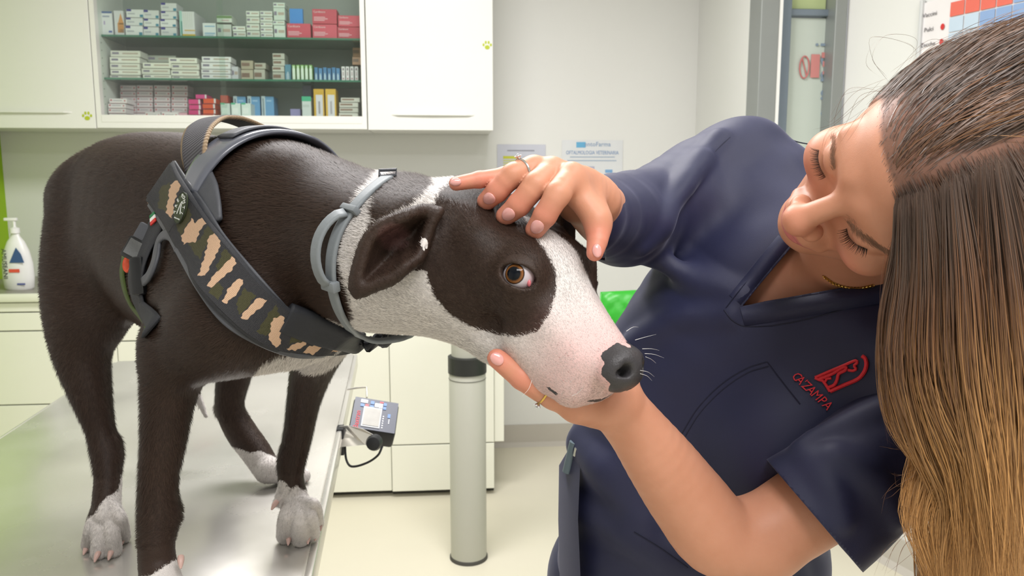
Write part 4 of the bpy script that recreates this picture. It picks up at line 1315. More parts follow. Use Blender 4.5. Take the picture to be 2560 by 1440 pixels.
def coat_material(name, hair=False):
    m, nt, b = new_mat(name)
    L = nt.links.new
    tc = N(nt, 'ShaderNodeTexCoord')
    def attr(n):
        a = N(nt, 'ShaderNodeAttribute'); a.attribute_name = n; return a
    def noise(scale, detail=4, rough=0.6):
        n = N(nt, 'ShaderNodeTexNoise'); n.inputs['Scale'].default_value = scale; n.inputs['Detail'].default_value = detail
        n.inputs['Roughness'].default_value = rough
        L(tc.outputs['Object'], n.inputs['Vector']); return n
    def math_(op, a, b2=None):
        n = N(nt, 'ShaderNodeMath', operation=op)
        for i, x in enumerate((a, b2)):
            if x is None: continue
            if isinstance(x, (int, float)): n.inputs[i].default_value = x
            else: L(x, n.inputs[i])
        return n.outputs[0]
    def ramp(x, a, b2):
        n = N(nt, 'ShaderNodeMapRange', interpolation_type='SMOOTHSTEP')
        L(x, n.inputs[0]); n.inputs[1].default_value = a; n.inputs[2].default_value = b2
        return n.outputs[0]
    def mix(f, c1, c2):
        n = N(nt, 'ShaderNodeMixRGB')
        if isinstance(f, (int, float)): n.inputs[0].default_value = f
        else: L(f, n.inputs[0])
        for i, c in ((1, c1), (2, c2)):
            if isinstance(c, tuple): n.inputs[i].default_value = (*c, 1)
            else: L(c, n.inputs[i])
        return n.outputs[0]
    nf = noise(420, 3); nm = noise(60, 3); nl = noise(9, 3)
    wn = math_('ADD', attr('white').outputs['Fac'], math_('MULTIPLY', math_('SUBTRACT', nf.outputs['Fac'], 0.5), 5.0))
    wmask = ramp(wn, -0.9, 0.9)
    dark = mix(nl.outputs['Fac'], srgb(45, 32, 26), srgb(69, 52, 42))
    dark = mix(math_('MULTIPLY', nf.outputs['Fac'], 0.5), dark, srgb(34, 24, 20))
    wcol = mix(nm.outputs['Fac'], srgb(208, 200, 195), srgb(232, 227, 223))
    pk = math_('MULTIPLY', attr('pink').outputs['Fac'], math_('ADD', 0.55, math_('MULTIPLY', nm.outputs['Fac'], 0.5)))
    wcol = mix(math_('MULTIPLY', pk, 0.72), wcol, srgb(224, 168, 164))
    vor = N(nt, 'ShaderNodeTexVoronoi'); vor.inputs['Scale'].default_value = 230
    L(tc.outputs['Object'], vor.inputs['Vector'])
    fr = math_('MULTIPLY', ramp(vor.outputs['Distance'], 0.16, 0.06), math_('MULTIPLY', attr('pink').outputs['Fac'], 0.55))
    wcol = mix(fr, wcol, srgb(170, 90, 95))
    darkp = mix(math_('MULTIPLY', attr('pink').outputs['Fac'], 0.35), dark, srgb(150, 105, 105))
    col = mix(wmask, darkp, wcol)
    nn = math_('ADD', attr('nose').outputs['Fac'], math_('MULTIPLY', math_('SUBTRACT', noise(260, 2).outputs['Fac'], 0.5), 1.6))
    nmask = ramp(nn, -0.25, 0.25)
    col = mix(nmask, col, srgb(66, 64, 66))
    L(col, b.inputs['Base Color'])
    rg = N(nt, 'ShaderNodeMapRange'); L(nmask, rg.inputs[0]); rg.inputs[3].default_value = 0.55; rg.inputs[4].default_value = 0.38
    L(rg.outputs[0], b.inputs['Roughness'])
    b.inputs['Specular IOR Level'].default_value = 0.28
    b.inputs['Sheen Weight'].default_value = 0.0
    b.inputs['Sheen Roughness'].default_value = 0.4
    if hair:
        a = attr('surface_normal')
        L(a.outputs['Vector'], b.inputs['Normal'])
        hv = attr('tone')
        g = N(nt, 'ShaderNodeMixRGB', blend_type='MULTIPLY'); g.inputs[0].default_value = 1
        L(col, g.inputs[1]); L(hv.outputs['Color'], g.inputs[2])
        L(g.outputs[0], b.inputs['Base Color'])
    else:
        nb = noise(700, 2)
        add_bump(nt, b, nb.outputs['Fac'], 0.35, 0.0012)
    return m
dog.data.materials.append(coat_material('short_coat'))

# ---- fur: fine short hairs lying on the coat
def grow_fur(count, seed=3):
    rng = np.random.default_rng(seed)
    V, Q = dog_V, dog_Q
    a, b2, c, d2 = (V[Q[:, i]] for i in range(4))
    area = np.linalg.norm(np.cross(c - a, d2 - b2), axis=1) * 0.5
    cen = (a + b2 + c + d2) / 4
    zc = (cen - CAM) @ CF
    w = area * (0.8 / zc) ** 2
    nose_f = np.maximum(dnose, dlip)[Q].mean(1)
    ear_f = dear[Q].mean(1)
    w[nose_f > -0.5] = 0
    w[ear_f > 0.2] *= 0.25
    for ec in (EYE_N, EYE_F):
        w[np.linalg.norm(cen - ec, axis=1) < 0.0185] = 0
    w /= w.sum()
    fi = rng.choice(len(Q), count, p=w)
    s, t = rng.random(count)[:, None], rng.random(count)[:, None]
    root = (a[fi] * (1 - s) + b2[fi] * s) * (1 - t) + (d2[fi] * (1 - s) + c[fi] * s) * t
    VN = vnormals(V, Q)
    nn = VN[Q[fi]].mean(1); nn /= np.linalg.norm(nn, axis=1, keepdims=True) + 1e-9
    q = root - H_O
    lx = q @ H_A
    hm = np.clip((lx + 0.13) / 0.05, 0, 1)[:, None]
    ax = nrm(P(300, 500, 1.08) - P(700, 540, 0.82))
    leg = np.clip((1.18 - root[:, 2]) / 0.08, 0, 1)[:, None] * (1 - hm)
    flow = -H_A * hm + (1 - hm) * (ax + np.array([0, 0, -0.35]))
    flow = flow * (1 - leg) + leg * np.array([-0.1, 0.1, -1.0])
    flow = flow + rng.normal(0, 0.16, flow.shape)
    flow -= nn * (flow * nn).sum(1, keepdims=True)
    flow /= np.linalg.norm(flow, axis=1, keepdims=True) + 1e-9
    muz = np.clip((lx - 0.02) / 0.05, 0, 1)
    L_ = (0.0085 - 0.0045 * hm[:, 0] - 0.0022 * muz) * (0.6 + 0.7 * rng.random(count))
    L_ = np.where(root[:, 2] < 1.0, L_ * 0.45, L_)
    lift = 0.20 + 0.16 * rng.random(count)
    side = np.cross(nn, flow)
    wd = (0.00026 + 0.0001 * (1 - hm[:, 0]))[:, None]
    tip = root + L_[:, None] * (flow * np.cos(lift)[:, None] + nn * np.sin(lift)[:, None])
    root = root - nn * 0.0003
    Vh = np.stack([root - side * wd, root + side * wd, tip], 1).reshape(-1, 3)
    Qh = np.arange(len(Vh)).reshape(-1, 3)
    o = mesh_obj('fur', Vh, Qh, coat_material('coat_hair', True), dog, False, origin=(-0.38, 0.95, 0.90))
    o['kind'] = 'stuff'
    def per(x): return np.repeat(x[Q[fi]].mean(1), 3)
    fattr(o, 'white', per(dwhite) + np.repeat(rng.normal(0, 0.8, count), 3)); fattr(o, 'nose', np.full(len(Vh), -30.0)); fattr(o, 'pink', per(dpink) * 0.6)
    vattr(o, 'surface_normal', np.repeat(nn, 3, 0))
    tone = np.repeat(0.75 + 0.6 * rng.random(count), 3)
    cattr(o, 'tone', np.stack([tone] * 3, 1))
    return o
FUR_N = 420000
fur = grow_fur(FUR_N)

# ---- eyes
def eyeball(c, ax, name, gaze):
    bm = bmesh.new(); bmesh.ops.create_uvsphere(bm, u_segments=32, v_segments=20, radius=EYE_R)
    vs = np.array([v.co[:] for v in bm.verts]); fs = [tuple(v.index for v in f.verts) for f in bm.faces]; bm.free()
    g = nrm(gaze)
    w = vs + c
    cosang = (vs / EYE_R) @ g
    bul = np.clip((cosang - 0.80) / 0.2, 0, 1)
    w = w + g[None, :] * (0.0011 * bul)[:, None]
    o = mesh_obj(name, w, fs, None, dog, True, origin=c)
    ang = np.degrees(np.arccos(np.clip(cosang, -1, 1)))
    fattr(o, 'angle', ang)
    m, nt, b = new_mat('dog_eye')
    a = N(nt, 'ShaderNodeAttribute'); a.attribute_name = 'angle'
    mr = N(nt, 'ShaderNodeMapRange'); mr.inputs[2].default_value = 90
    nt.links.new(a.outputs['Fac'], mr.inputs[0])
    r = N(nt, 'ShaderNodeValToRGB')
    els = r.color_ramp.elements
    stops = [(0.0, (8, 14, 24)), (0.255, (10, 14, 20)), (0.275, (86, 54, 28)), (0.34, (140, 92, 50)), (0.37, (96, 58, 30)), (0.40, (24, 16, 16)), (0.43, (200, 194, 200)), (1.0, (214, 170, 172))]
    els[0].position, els[0].color = stops[0][0], (*srgb(*stops[0][1]), 1)
    els[1].position, els[1].color = stops[-1][0], (*srgb(*stops[-1][1]), 1)
    for p, c3 in stops[1:-1]:
        e = els.new(p); e.color = (*srgb(*c3), 1)
    nt.links.new(mr.outputs[0], r.inputs[0]); nt.links.new(r.outputs[0], b.inputs['Base Color'])
    b.inputs['Roughness'].default_value = 0.04; b.inputs['Specular IOR Level'].default_value = 0.22
    o.data.materials.append(m)
    return o
eyeball(EYE_N, EYE_AX, 'eye', CAM - EYE_N - 0.22 * EYE_AX[:, 0])['label'] = 'amber brown eye turned towards the camera'
eyeball(EYE_F, EYE_AXF, 'eye', EYE_AXF[:, 2])
mb = MB()
mb.lathe(EYE_N + EYE_AX[:, 2] * 0.0100 + EYE_AX[:, 0] * 0.0102 - EYE_AX[:, 1] * 0.0022, [(0.0003, -0.003), (0.0022, -0.0015), (0.0023, -0.0004), (0.0012, 0.0006), (0.0002, 0.0008)], 14, EYE_AX[:, 2], 0.7, 1.25)
mb.build('tear_duct', mat('tear_duct_pink', srgb(205, 110, 118), 0.25), dog, True)

# ---- claws
claw_m = mat('claw_horn', srgb(206, 172, 162), 0.35, var=0.12, scale=60)
def claw(u, v, r_px, du, dv=1.0, r=0.0034, L=0.0085, z=None):
    """claw at the front of a toe; v is the toe tip's pixel row"""
    p = TOE(u, v, r_px)[0] + (CAM - TOE(u, v, r_px)[0]) / np.linalg.norm(CAM - TOE(u, v, r_px)[0]) * (r_px * 0.0005 * 0.62) if z is None else P(u, v, z)
    d = nrm(camvec(du, -dv * 0.75, 0.75))
    pts = [p + d * L * t + np.array([0, 0, -0.0016]) * t * t for t in (-0.4, 0, 0.35, 0.7, 1.0)]
    MB().tube(pts, [r * 0.9, r, r * 0.88, r * 0.62, r * 0.25], 10).build('claw', claw_m, dog, True)
for a in ((217, 1368, 16, -0.15), (244, 1386, 19, -0.1), (277, 1381, 19, 0.0), (306, 1348, 16, 0.1), (722, 1345, 24, 0.1), (770, 1342, 22, 0.15), (788, 1334, 18, 0.15), (800, 1310, 14, 0.3)):
    claw(*a)
claw(689, 1258, 9, -0.5, z=0.962); claw(766, 1190, 16, 0.3); claw(452, 1398, 10, 0.3, z=0.765)
for a in ((384, 1606, 27, 0), (416, 1628, 27, 0), (456, 1624, 27, 0), (484, 1596, 27, 0.1)): claw(*a)

# ---- whiskers
wm = mat('whisker_white', srgb(240, 238, 236), 0.4)
for (u0, v0, u1, v1, u2, v2, dz) in ((1566, 828, 1582, 818, 1596, 818, 0.01), (1588, 850, 1612, 843, 1640, 836, 0.02), (1606, 872, 1630, 872, 1648, 876, 0.02),
        (1612, 884, 1636, 886, 1660, 895, 0.02), (1614, 892, 1628, 898, 1640, 908, 0.02), (1600, 934, 1618, 940, 1630, 952, 0.015), (1600, 926, 1620, 930, 1636, 942, 0.02),
        (1404, 984, 1424, 958, 1440, 940, -0.012), (1430, 990, 1450, 978, 1462, 958, -0.012), (1330, 950, 1322, 972, 1306, 990, -0.01)):
    p, n = dog_s.px(u0, v0)
    if p is None:
        z = 0.60; p = P(u0, v0, z)
    z = proj(p)[2]
    pts = spline([p, P(u1, v1, z + dz * 0.5), P(u2, v2, z + dz)], 7)
    MB().tube(pts, [0.00020 * (1 - 0.8 * t) for t in np.linspace(0, 1, 7)], 5).build('whisker', wm, dog)
# ================================================================ harness and collar
def strap_mesh(pts, nrms, width, thick, round_=0.3, closed=False):
    """flat band: returns (verts, faces, s, t) ; width number or list; outer face at pts + nrms*thick/2"""
    pts = np.asarray(pts); nrms = np.asarray(nrms)
    n = len(pts)
    wd = np.full(n, width) if np.isscalar(width) else np.interp(np.linspace(0, 1, n), np.linspace(0, 1, len(width)), width)
    t = np.zeros_like(pts)
    for i in range(n):
        if closed: t[i] = pts[(i + 1) % n] - pts[i - 1]
        else: t[i] = pts[min(i + 1, n - 1)] - pts[max(i - 1, 0)]
    t /= np.linalg.norm(t, axis=1, keepdims=True)
    w = np.cross(nrms, t); w /= np.linalg.norm(w, axis=1, keepdims=True)
    nn = np.cross(t, w)
    m = 9
    xs = np.linspace(-0.5, 0.5, m)
    prof = [(x, 0.5 if abs(x) < 0.49 else 0.5 - round_) for x in xs] + [(x, -0.5 if abs(x) < 0.49 else -0.5 + round_) for x in xs[::-1]]
    M = len(prof)
    V, S, T = [], [], []
    for i in range(n):
        for a, b in prof:
            V.append(pts[i] + w[i] * a * wd[i] + nn[i] * b * thick); S.append(i / (n - 1)); T.append(a)
    F = []
    for i in range(n if closed else n - 1):
        j = (i + 1) % n
        for k in range(M):
            k2 = (k + 1) % M
            F.append((i * M + k, i * M + k2, j * M + k2, j * M + k))
    if not closed:
        F.append(tuple(range(M))[::-1]); F.append(tuple((n - 1) * M + k for k in range(M)))
    return np.array(V), F, np.array(S), np.array(T)

def smooth_path(p, it=6, closed=False):
    p = p.copy()
    for _ in range(it):
        q = p.copy()
        if closed: q = 0.5 * p + 0.25 * (np.roll(p, 1, 0) + np.roll(p, -1, 0))
        else: q[1:-1] = 0.5 * p[1:-1] + 0.25 * (p[2:] + p[:-2])
        p = q
    return p

def px_path(pts, n, off, zfill=None):
    """pixel polyline laid onto the dog: points and outward normals"""
    q = spline(np.array(pts, float), n)
    Pn, Nn = [], []
    for u, v in q:
        p, m = dog_s.px(u, v)
        Pn.append(p); Nn.append(m)
    zs = [proj(p)[2] if p is not None else None for p in Pn]
    ok = [i for i in range(n) if zs[i] is not None]
    zi = np.interp(range(n), ok, [zs[i] for i in ok])
    for i in range(n):
        if Pn[i] is None:
            j = min(ok, key=lambda a: abs(a - i))
            Nn[i] = Nn[j]
        Pn[i] = P(q[i][0], q[i][1], zi[i])
    Pn = np.array(Pn); Nn = np.array(Nn)
    Nn = smooth_path(Nn, 12); Nn /= np.linalg.norm(Nn, axis=1, keepdims=True)
    # compensate the parallax of the offset so that the band stays over its pixels
    zs2 = np.array([proj(p)[2] for p in Pn])
    zs2 = smooth_path(zs2[:, None], 8)[:, 0]
    R_ = []
    for (u, v), z, m in zip(q, zs2, Nn):
        d = ray(u, v)
        R_.append(CAM + d * (z - off / max(0.45, -(m @ nrm(d)))))
    return np.array(R_), Nn

harness = empty('dog_harness', P(500, 650, 0.78), 'dark camouflage harness with a grab handle strapped round the dog', 'harness')
black_web = mat('black_webbing', srgb(48, 49, 53), 0.75, var=0.25, scale=300, bump=0.5, bscale=900)
rubber_grey = mat('grey_rubber', srgb(74, 76, 82), 0.5, var=0.12, scale=80, bump=0.2, bscale=500)
plastic_black = mat('black_plastic', srgb(26, 27, 30), 0.32, var=0.1)
green_edge = mat('olive_web', srgb(72, 88, 40), 0.7, var=0.2, scale=200)

# camouflage side panel
cp, cn = px_path([(400, 452), (432, 505), (468, 565), (530, 660), (600, 742), (680, 812), (760, 850), (850, 868), (905, 862)], 90, 0.010)
wd = [0.0510, 0.0500, 0.0480, 0.0470, 0.0460, 0.0440, 0.0400, 0.030, 0.016]
V_, F_, S_, T_ = strap_mesh(cp, cn, wd, 0.004)
# finer grid for the woven print
def camo_grid(cp, cn, wd, off, nx=420, ny=56, frac=0.86):
    s = np.linspace(0, 1, nx); i = s * (len(cp) - 1)
    def lerp(a): return np.stack([np.interp(i, np.arange(len(a)), a[:, c]) for c in range(3)], 1)
    pc, nc = lerp(cp), lerp(cn)
    t = np.gradient(pc, axis=0); t /= np.linalg.norm(t, axis=1, keepdims=True)
    w = np.cross(nc, t); w /= np.linalg.norm(w, axis=1, keepdims=True); m = np.cross(t, w)
    ww = np.interp(s, np.linspace(0, 1, len(wd)), wd) * frac
    y = np.linspace(-0.5, 0.5, ny)
    G = pc[:, None, :] + w[:, None, :] * (y[None, :, None] * ww[:, None, None]) + m[:, None, :] * off
    L = np.concatenate([[0], np.cumsum(np.linalg.norm(np.diff(pc, axis=0), axis=1))])
    return G, np.repeat(L[:, None], ny, 1), (y[None, :] * ww[:, None])
panel = mesh_obj('side_panel', V_, F_, black_web, harness, True)
G, GS, GT = camo_grid(cp, cn, wd, 0.0024)
nx, ny = G.shape[:2]
idx = np.arange(nx * ny).reshape(nx, ny)
GF = np.stack([idx[:-1, :-1], idx[1:, :-1], idx[1:, 1:], idx[:-1, 1:]], -1).reshape(-1, 4)
fabric = mesh_obj('camouflage_fabric', G.reshape(-1, 3), GF, None, panel, True)
uu, vv, _ = proj(G.reshape(-1, 3))
uu, vv = uu + 1.3 * np.sin(vv * 0.21 + 1) + 1.2 * np.sin(vv * 0.47 + uu * 0.1), vv + 1.3 * np.sin(uu * 0.19) + 1.2 * np.sin(uu * 0.43 + 2)
tan_p = [[(425, 462), (445, 450), (452, 462), (437, 500), (430, 545), (414, 530), (420, 500)],
         [(452, 590), (480, 545), (486, 556), (472, 590), (458, 604)],
         [(462, 590), (486, 556), (512, 540), (520, 552), (498, 580), (490, 604), (458, 610)],
         [(495, 690), (512, 640), (522, 590), (540, 582), (552, 602), (545, 630), (528, 660), (512, 690)],
         [(516, 712), (540, 682), (570, 652), (580, 640), (592, 655), (575, 680), (548, 700), (530, 720)],
         [(556, 752), (570, 725), (590, 697), (608, 700), (602, 722), (580, 745), (566, 762)],
         [(600, 795), (620, 768), (650, 742), (668, 752), (640, 780), (612, 800)],
         [(672, 850), (676, 820), (682, 795), (708, 790), (712, 812), (700, 840), (702, 862), (690, 868)],
         [(716, 872), (740, 858), (768, 850), (764, 862), (740, 878)], [(756, 882), (775, 866), (800, 858), (804, 872), (780, 886)], [(825, 882), (850, 868), (850, 878)]]
olv_p = [[(400, 470), (425, 455), (414, 530), (395, 520)], [(470, 610), (500, 600), (520, 560), (540, 580), (520, 600), (500, 650)], [(540, 670), (560, 620), (580, 640), (550, 690)],
         [(590, 760), (610, 720), (640, 740), (600, 790)], [(640, 830), (690, 760), (700, 790), (670, 840)], [(720, 860), (740, 820), (770, 850)], [(520, 730), (545, 705), (560, 720), (545, 750)],
         [(440, 560), (470, 520), (480, 540), (450, 590)]]
tsd = np.max([poly_sd(uu, vv, p) for p in tan_p], 0); osd = np.max([poly_sd(uu, vv, p) for p in olv_p], 0)
fattr(fabric, 'tan', tsd); fattr(fabric, 'olive', osd)
vattr(fabric, 'weave', np.stack([GS.ravel(), GT.ravel(), 0 * GS.ravel()], 1))
def camo_mat():
    m, nt, b = new_mat('camouflage_weave')
    L = nt.links.new
    at = N(nt, 'ShaderNodeAttribute'); at.attribute_name = 'weave'
    def col(attr, c1, c2src, lo=-0.6, hi=0.6):
        a = N(nt, 'ShaderNodeAttribute'); a.attribute_name = attr
        r = N(nt, 'ShaderNodeMapRange'); L(a.outputs['Fac'], r.inputs[0]); r.inputs[1].default_value = lo; r.inputs[2].default_value = hi
        x = N(nt, 'ShaderNodeMixRGB'); L(r.outputs[0], x.inputs[0])
        if isinstance(c2src, tuple): x.inputs[1].default_value = (*c2src, 1)
        else: L(c2src, x.inputs[1])
        x.inputs[2].default_value = (*c1, 1)
        return x.outputs[0]
    c = col('olive', srgb(72, 70, 42), srgb(50, 50, 54))
    c = col('tan', srgb(222, 184, 152), c)
    sep = N(nt, 'ShaderNodeSeparateXYZ'); L(at.outputs['Vector'], sep.inputs[0])
    def sine(sock, f):
        mu = N(nt, 'ShaderNodeMath', operation='MULTIPLY'); L(sock, mu.inputs[0]); mu.inputs[1].default_value = f
        s = N(nt, 'ShaderNodeMath', operation='SINE'); L(mu.outputs[0], s.inputs[0]); return s.outputs[0]
    a1 = N(nt, 'ShaderNodeMath', operation='ADD'); L(sep.outputs[0], a1.inputs[0]); L(sep.outputs[1], a1.inputs[1])
    a2 = N(nt, 'ShaderNodeMath', operation='SUBTRACT'); L(sep.outputs[0], a2.inputs[0]); L(sep.outputs[1], a2.inputs[1])
    w = N(nt, 'ShaderNodeMath', operation='MULTIPLY'); L(sine(a1.outputs[0], 2800), w.inputs[0]); L(sine(a2.outputs[0], 2800), w.inputs[1])
    mr = N(nt, 'ShaderNodeMapRange'); L(w.outputs[0], mr.inputs[0]); mr.inputs[1].default_value = -0.6; mr.inputs[2].default_value = 0.4
    mr.inputs[3].default_value = 0.55; mr.inputs[4].default_value = 1.05
    x = N(nt, 'ShaderNodeMixRGB', blend_type='MULTIPLY'); x.inputs[0].default_value = 1
    L(c, x.inputs[1]); L(mr.outputs[0], x.inputs[2]); L(x.outputs[0], b.inputs['Base Color'])
    b.inputs['Roughness'].default_value = 0.8
    add_bump(nt, b, w.outputs[0], 0.5, 0.0006)
    return m
fabric.data.materials.append(camo_mat())
# raw end of the panel
pp, pn = px_path([(430, 412), (402, 458), (372, 508)], 12, 0.010)
MB().tube(pp, 0.0016, 8).build('frayed_edge', mat('tan_thread', srgb(214, 178, 150), 0.8, bump=0.6, bscale=900), panel, True)
for a, b in (([(434, 408), (470, 462), (512, 520), (556, 592), (640, 692), (716, 778)], 0.0066), ([(374, 510), (410, 566), (442, 622), (500, 722), (562, 802), (640, 852), (740, 888), (838, 888)], 0.0066)):
    bp_, bn_ = px_path(a, 60, 0.0085)
    V2, F2, _, _ = strap_mesh(bp_, bn_, b, 0.003)
    mesh_obj('edge_binding', V2, F2, rubber_grey, panel, True)
# padded front strap over the breast and on round the far shoulder
fp, fn_ = px_path([(712, 795), (760, 815), (830, 842), (890, 856), (930, 858)], 40, 0.009)
far_pts = [fp[-1] + np.array([0.012, 0.02, 0.004]), P(985, 835, 0.80), P(975, 780, 0.85), P(915, 690, 0.90), P(800, 560, 0.96)]
fp2 = np.concatenate([fp, spline(np.array([fp[-1]] + far_pts), 30)[1:]])
fc = P(800, 640, 0.83)
fn2 = np.concatenate([fn_, np.array([nrm(p - fc) for p in fp2[40:]])])
fn2 = smooth_path(fn2, 6); fn2 /= np.linalg.norm(fn2, axis=1, keepdims=True)
V2, F2, _, _ = strap_mesh(fp2, fn2, [0.030, 0.034, 0.032, 0.024, 0.030, 0.034, 0.034, 0.034], 0.010)
mesh_obj('padded_strap', V2, F2, mat('padded_nylon', srgb(34, 36, 42), 0.62, var=0.2, scale=60, bump=0.6, bscale=160), harness, True)

# girth strap behind the elbow with its buckle, and the saddle over the back
gp, gn = px_path([(418, 498), (392, 560), (362, 612), (342, 668), (338, 720), (352, 770), (378, 818)], 40, 0.007)
V2, F2, _, _ = strap_mesh(gp, gn, [0.034, 0.034, 0.034, 0.036, 0.034, 0.026], 0.004)
mesh_obj('girth_strap', V2, F2, black_web, harness, True)
gp2, gn2 = px_path([(312, 640), (306, 690), (326, 760), (372, 812)], 24, 0.004)
V2, F2, _, _ = strap_mesh(gp2, gn2, 0.012, 0.003); mesh_obj('olive_edge', V2, F2, green_edge, harness, True)
gp2, gn2 = px_path([(446, 622), (432, 592), (414, 586), (398, 602), (388, 650), (372, 690), (358, 704)], 40, 0.008)
V2, F2, _, _ = strap_mesh(gp2, gn2, [0.012, 0.012, 0.010, 0.012, 0.012, 0.010], 0.004); mesh_obj('rubber_flap', V2, F2, rubber_grey, harness, True)
gp2, gn2 = px_path([(505, 448), (522, 480), (536, 520), (545, 552)], 24, 0.006)
V2, F2, _, _ = strap_mesh(gp2, gn2, [0.026, 0.024, 0.018, 0.010], 0.005); mesh_obj('rubber_flap', V2, F2, rubber_grey, harness, True)

BODY_AX = nrm(P(700, 540, 0.82) - P(300, 500, 1.08)); BODY_AX = nrm(BODY_AX * [1, 1, 0])
def over_back(u, v, a0, a1, n, off):
    """points over the back in the plane across the trunk through the pixel's body point"""
    p0, _ = dog_s.px(u, v)
    lat = np.cross(BODY_AX, [0, 0, 1.0])        # towards the near side
    if lat @ (CAM - p0) < 0: lat = -lat
    c = p0 - lat * 0.075 + np.array([0, 0, -0.03]) * 0
    c[2] = 1.30
    R_, Nn = [], []
    for a in np.linspace(a0, a1, n):
        d = lat * math.cos(a) + np.array([0, 0, 1.0]) * math.sin(a)
        h, m = dog_s.cast(c + d * 0.4, -d)
        R_.append(h + d * off); Nn.append(nrm(d + 0.3 * m))
    return smooth_path(np.array(R_), 4), np.array(Nn)
sp_, sn_ = over_back(500, 460, 0.50, math.pi + 0.1, 60, 0.007)
V2, F2, _, _ = strap_mesh(sp_, sn_, [0.030, 0.060, 0.090, 0.060, 0.030], 0.007)
saddle = mesh_obj('saddle', V2, F2, mat('saddle_shell', srgb(96, 99, 110), 0.25, var=0.08, coat=0.4), harness, True)
saddle['label'] = 'glossy dark grey shell over the back'
V2, F2, _, _ = strap_mesh(sp_[14:46] + sn_[14:46] * 0.0055, sn_[14:46], 0.030, 0.004)
mesh_obj('saddle_strip', V2, F2, rubber_grey, saddle, True)

# handle: webbing loop across the back
hp = spline(np.array([P(484, 505, 0.775), P(489, 440, 0.785), P(488, 370, 0.80), P(500, 326, 0.825), P(530, 300, 0.865), P(575, 297, 0.89), P(640, 320, 0.94), P(700, 348, 0.99), P(752, 378, 1.02)]), 70)
hc = P(600, 420, 0.90)
lat = nrm(np.cross(BODY_AX, [0, 0, 1.0]))
hn = []
for i in range(len(hp)):
    t = nrm(hp[min(i + 1, 69)] - hp[max(i - 1, 0)])
    m = np.cross(t, BODY_AX)
    if m @ (hp[i] - hc) < 0: m = -m
    hn.append(nrm(m))
V2, F2, S2, T2 = strap_mesh(hp, np.array(hn), [0.036, 0.042, 0.044, 0.044, 0.044, 0.040], 0.006)
handle = mesh_obj('grab_handle', V2, F2, None, harness, True)
hl = np.concatenate([[0], np.cumsum(np.linalg.norm(np.diff(hp, axis=0), axis=1))])
vattr(handle, 'weave', np.stack([np.interp(S2, np.linspace(0, 1, 70), hl), T2 * 0.0375, 0 * T2], 1))
def webbing_mat(name, rgb, f=1500, dirt=(150, 128, 100)):
    m, nt, b = new_mat(name); L = nt.links.new
    at = N(nt, 'ShaderNodeAttribute'); at.attribute_name = 'weave'
    sep = N(nt, 'ShaderNodeSeparateXYZ'); L(at.outputs['Vector'], sep.inputs[0])
    mu = N(nt, 'ShaderNodeMath', operation='MULTIPLY'); L(sep.outputs[0], mu.inputs[0]); mu.inputs[1].default_value = f
    s = N(nt, 'ShaderNodeMath', operation='SINE'); L(mu.outputs[0], s.inputs[0])
    mr = N(nt, 'ShaderNodeMapRange'); L(s.outputs[0], mr.inputs[0]); mr.inputs[1].default_value = -1
    x = N(nt, 'ShaderNodeMixRGB'); L(mr.outputs[0], x.inputs[0]); x.inputs[1].default_value = (*[c * 0.45 for c in rgb], 1); x.inputs[2].default_value = (*rgb, 1)
    ab = N(nt, 'ShaderNodeMath', operation='ABSOLUTE'); L(sep.outputs[1], ab.inputs[0])
    ed = N(nt, 'ShaderNodeMapRange'); L(ab.outputs[0], ed.inputs[0]); ed.inputs[1].default_value = 0.0150; ed.inputs[2].default_value = 0.0172
    y = N(nt, 'ShaderNodeMixRGB'); L(ed.outputs[0], y.inputs[0]); L(x.outputs[0], y.inputs[1]); y.inputs[2].default_value = (*srgb(*dirt), 1)
    L(y.outputs[0], b.inputs['Base Color']); b.inputs['Roughness'].default_value = 0.8
    add_bump(nt, b, s.outputs[0], 0.6, 0.0008)
    return m
handle.data.materials.append(webbing_mat('grey_webbing', srgb(88, 86, 92)))
# friendship ribbon round the handle
rb = [srgb(226, 220, 210), srgb(60, 110, 150), srgb(232, 196, 130), srgb(222, 90, 60), srgb(190, 60, 48)]
j0 = 56
for k, c in enumerate(rb):
    i = j0 + k
    t = nrm(hp[min(i + 1, 69)] - hp[i - 1]); w = BODY_AX; m = np.array(hn[i])
    ring = [hp[i] + (w * 0.0205 * math.cos(a) + m * 0.0060 * math.sin(a)) + t * 0.006 * math.cos(a) for a in np.linspace(0, 2 * math.pi, 24, endpoint=False)]
    MB().tube(ring, 0.0024, 6, closed=True).build('ribbon', mat('ribbon_%d' % k, c, 0.7), handle, True)

# fittings
def frame_at(u, v, off):
    p, n = dog_s.px(u, v)
    p = P(u, v, proj(p)[2] - off)
    return p, n
def facing(p, n, up):
    """x, y, n frame on a surface: y follows the image direction up=(du, dv)"""
    y = camvec(up[0], -up[1], 0.0); n = nrm(n)
    y = nrm(y - n * (y @ n)); x = np.cross(y, n)
    return np.stack([x, y, n], 1)
bp0, bn0 = frame_at(346, 628, 0.014)
bn0 = nrm(0.5 * bn0 + 0.5 * nrm(CAM - bp0))
R = facing(bp0, bn0, (0.45, -0.9))
buckle = MB().box(bp0, (0.030, 0.024, 0.010), R, 0.003).build('buckle', plastic_black, harness, True)
MB().box(bp0 + R @ np.array([-0.002, 0.001, 0.0055]), (0.018, 0.017, 0.002), R, 0.0006).build('metal_plate', mat('brushed_plate', srgb(120, 122, 126), 0.3, 0.9, bump=0.3, bscale=300), buckle, True)
MB().box(bp0 + R @ np.array([0.001, 0.020, 0.001]), (0.026, 0.018, 0.008), R, 0.002).build('buckle_slot', rubber_grey, buckle, True)
p2, n2 = frame_at(347, 690, 0.016); n2 = nrm(0.5 * n2 + 0.5 * nrm(CAM - p2)); R2 = facing(p2, n2, (-0.1, -1))
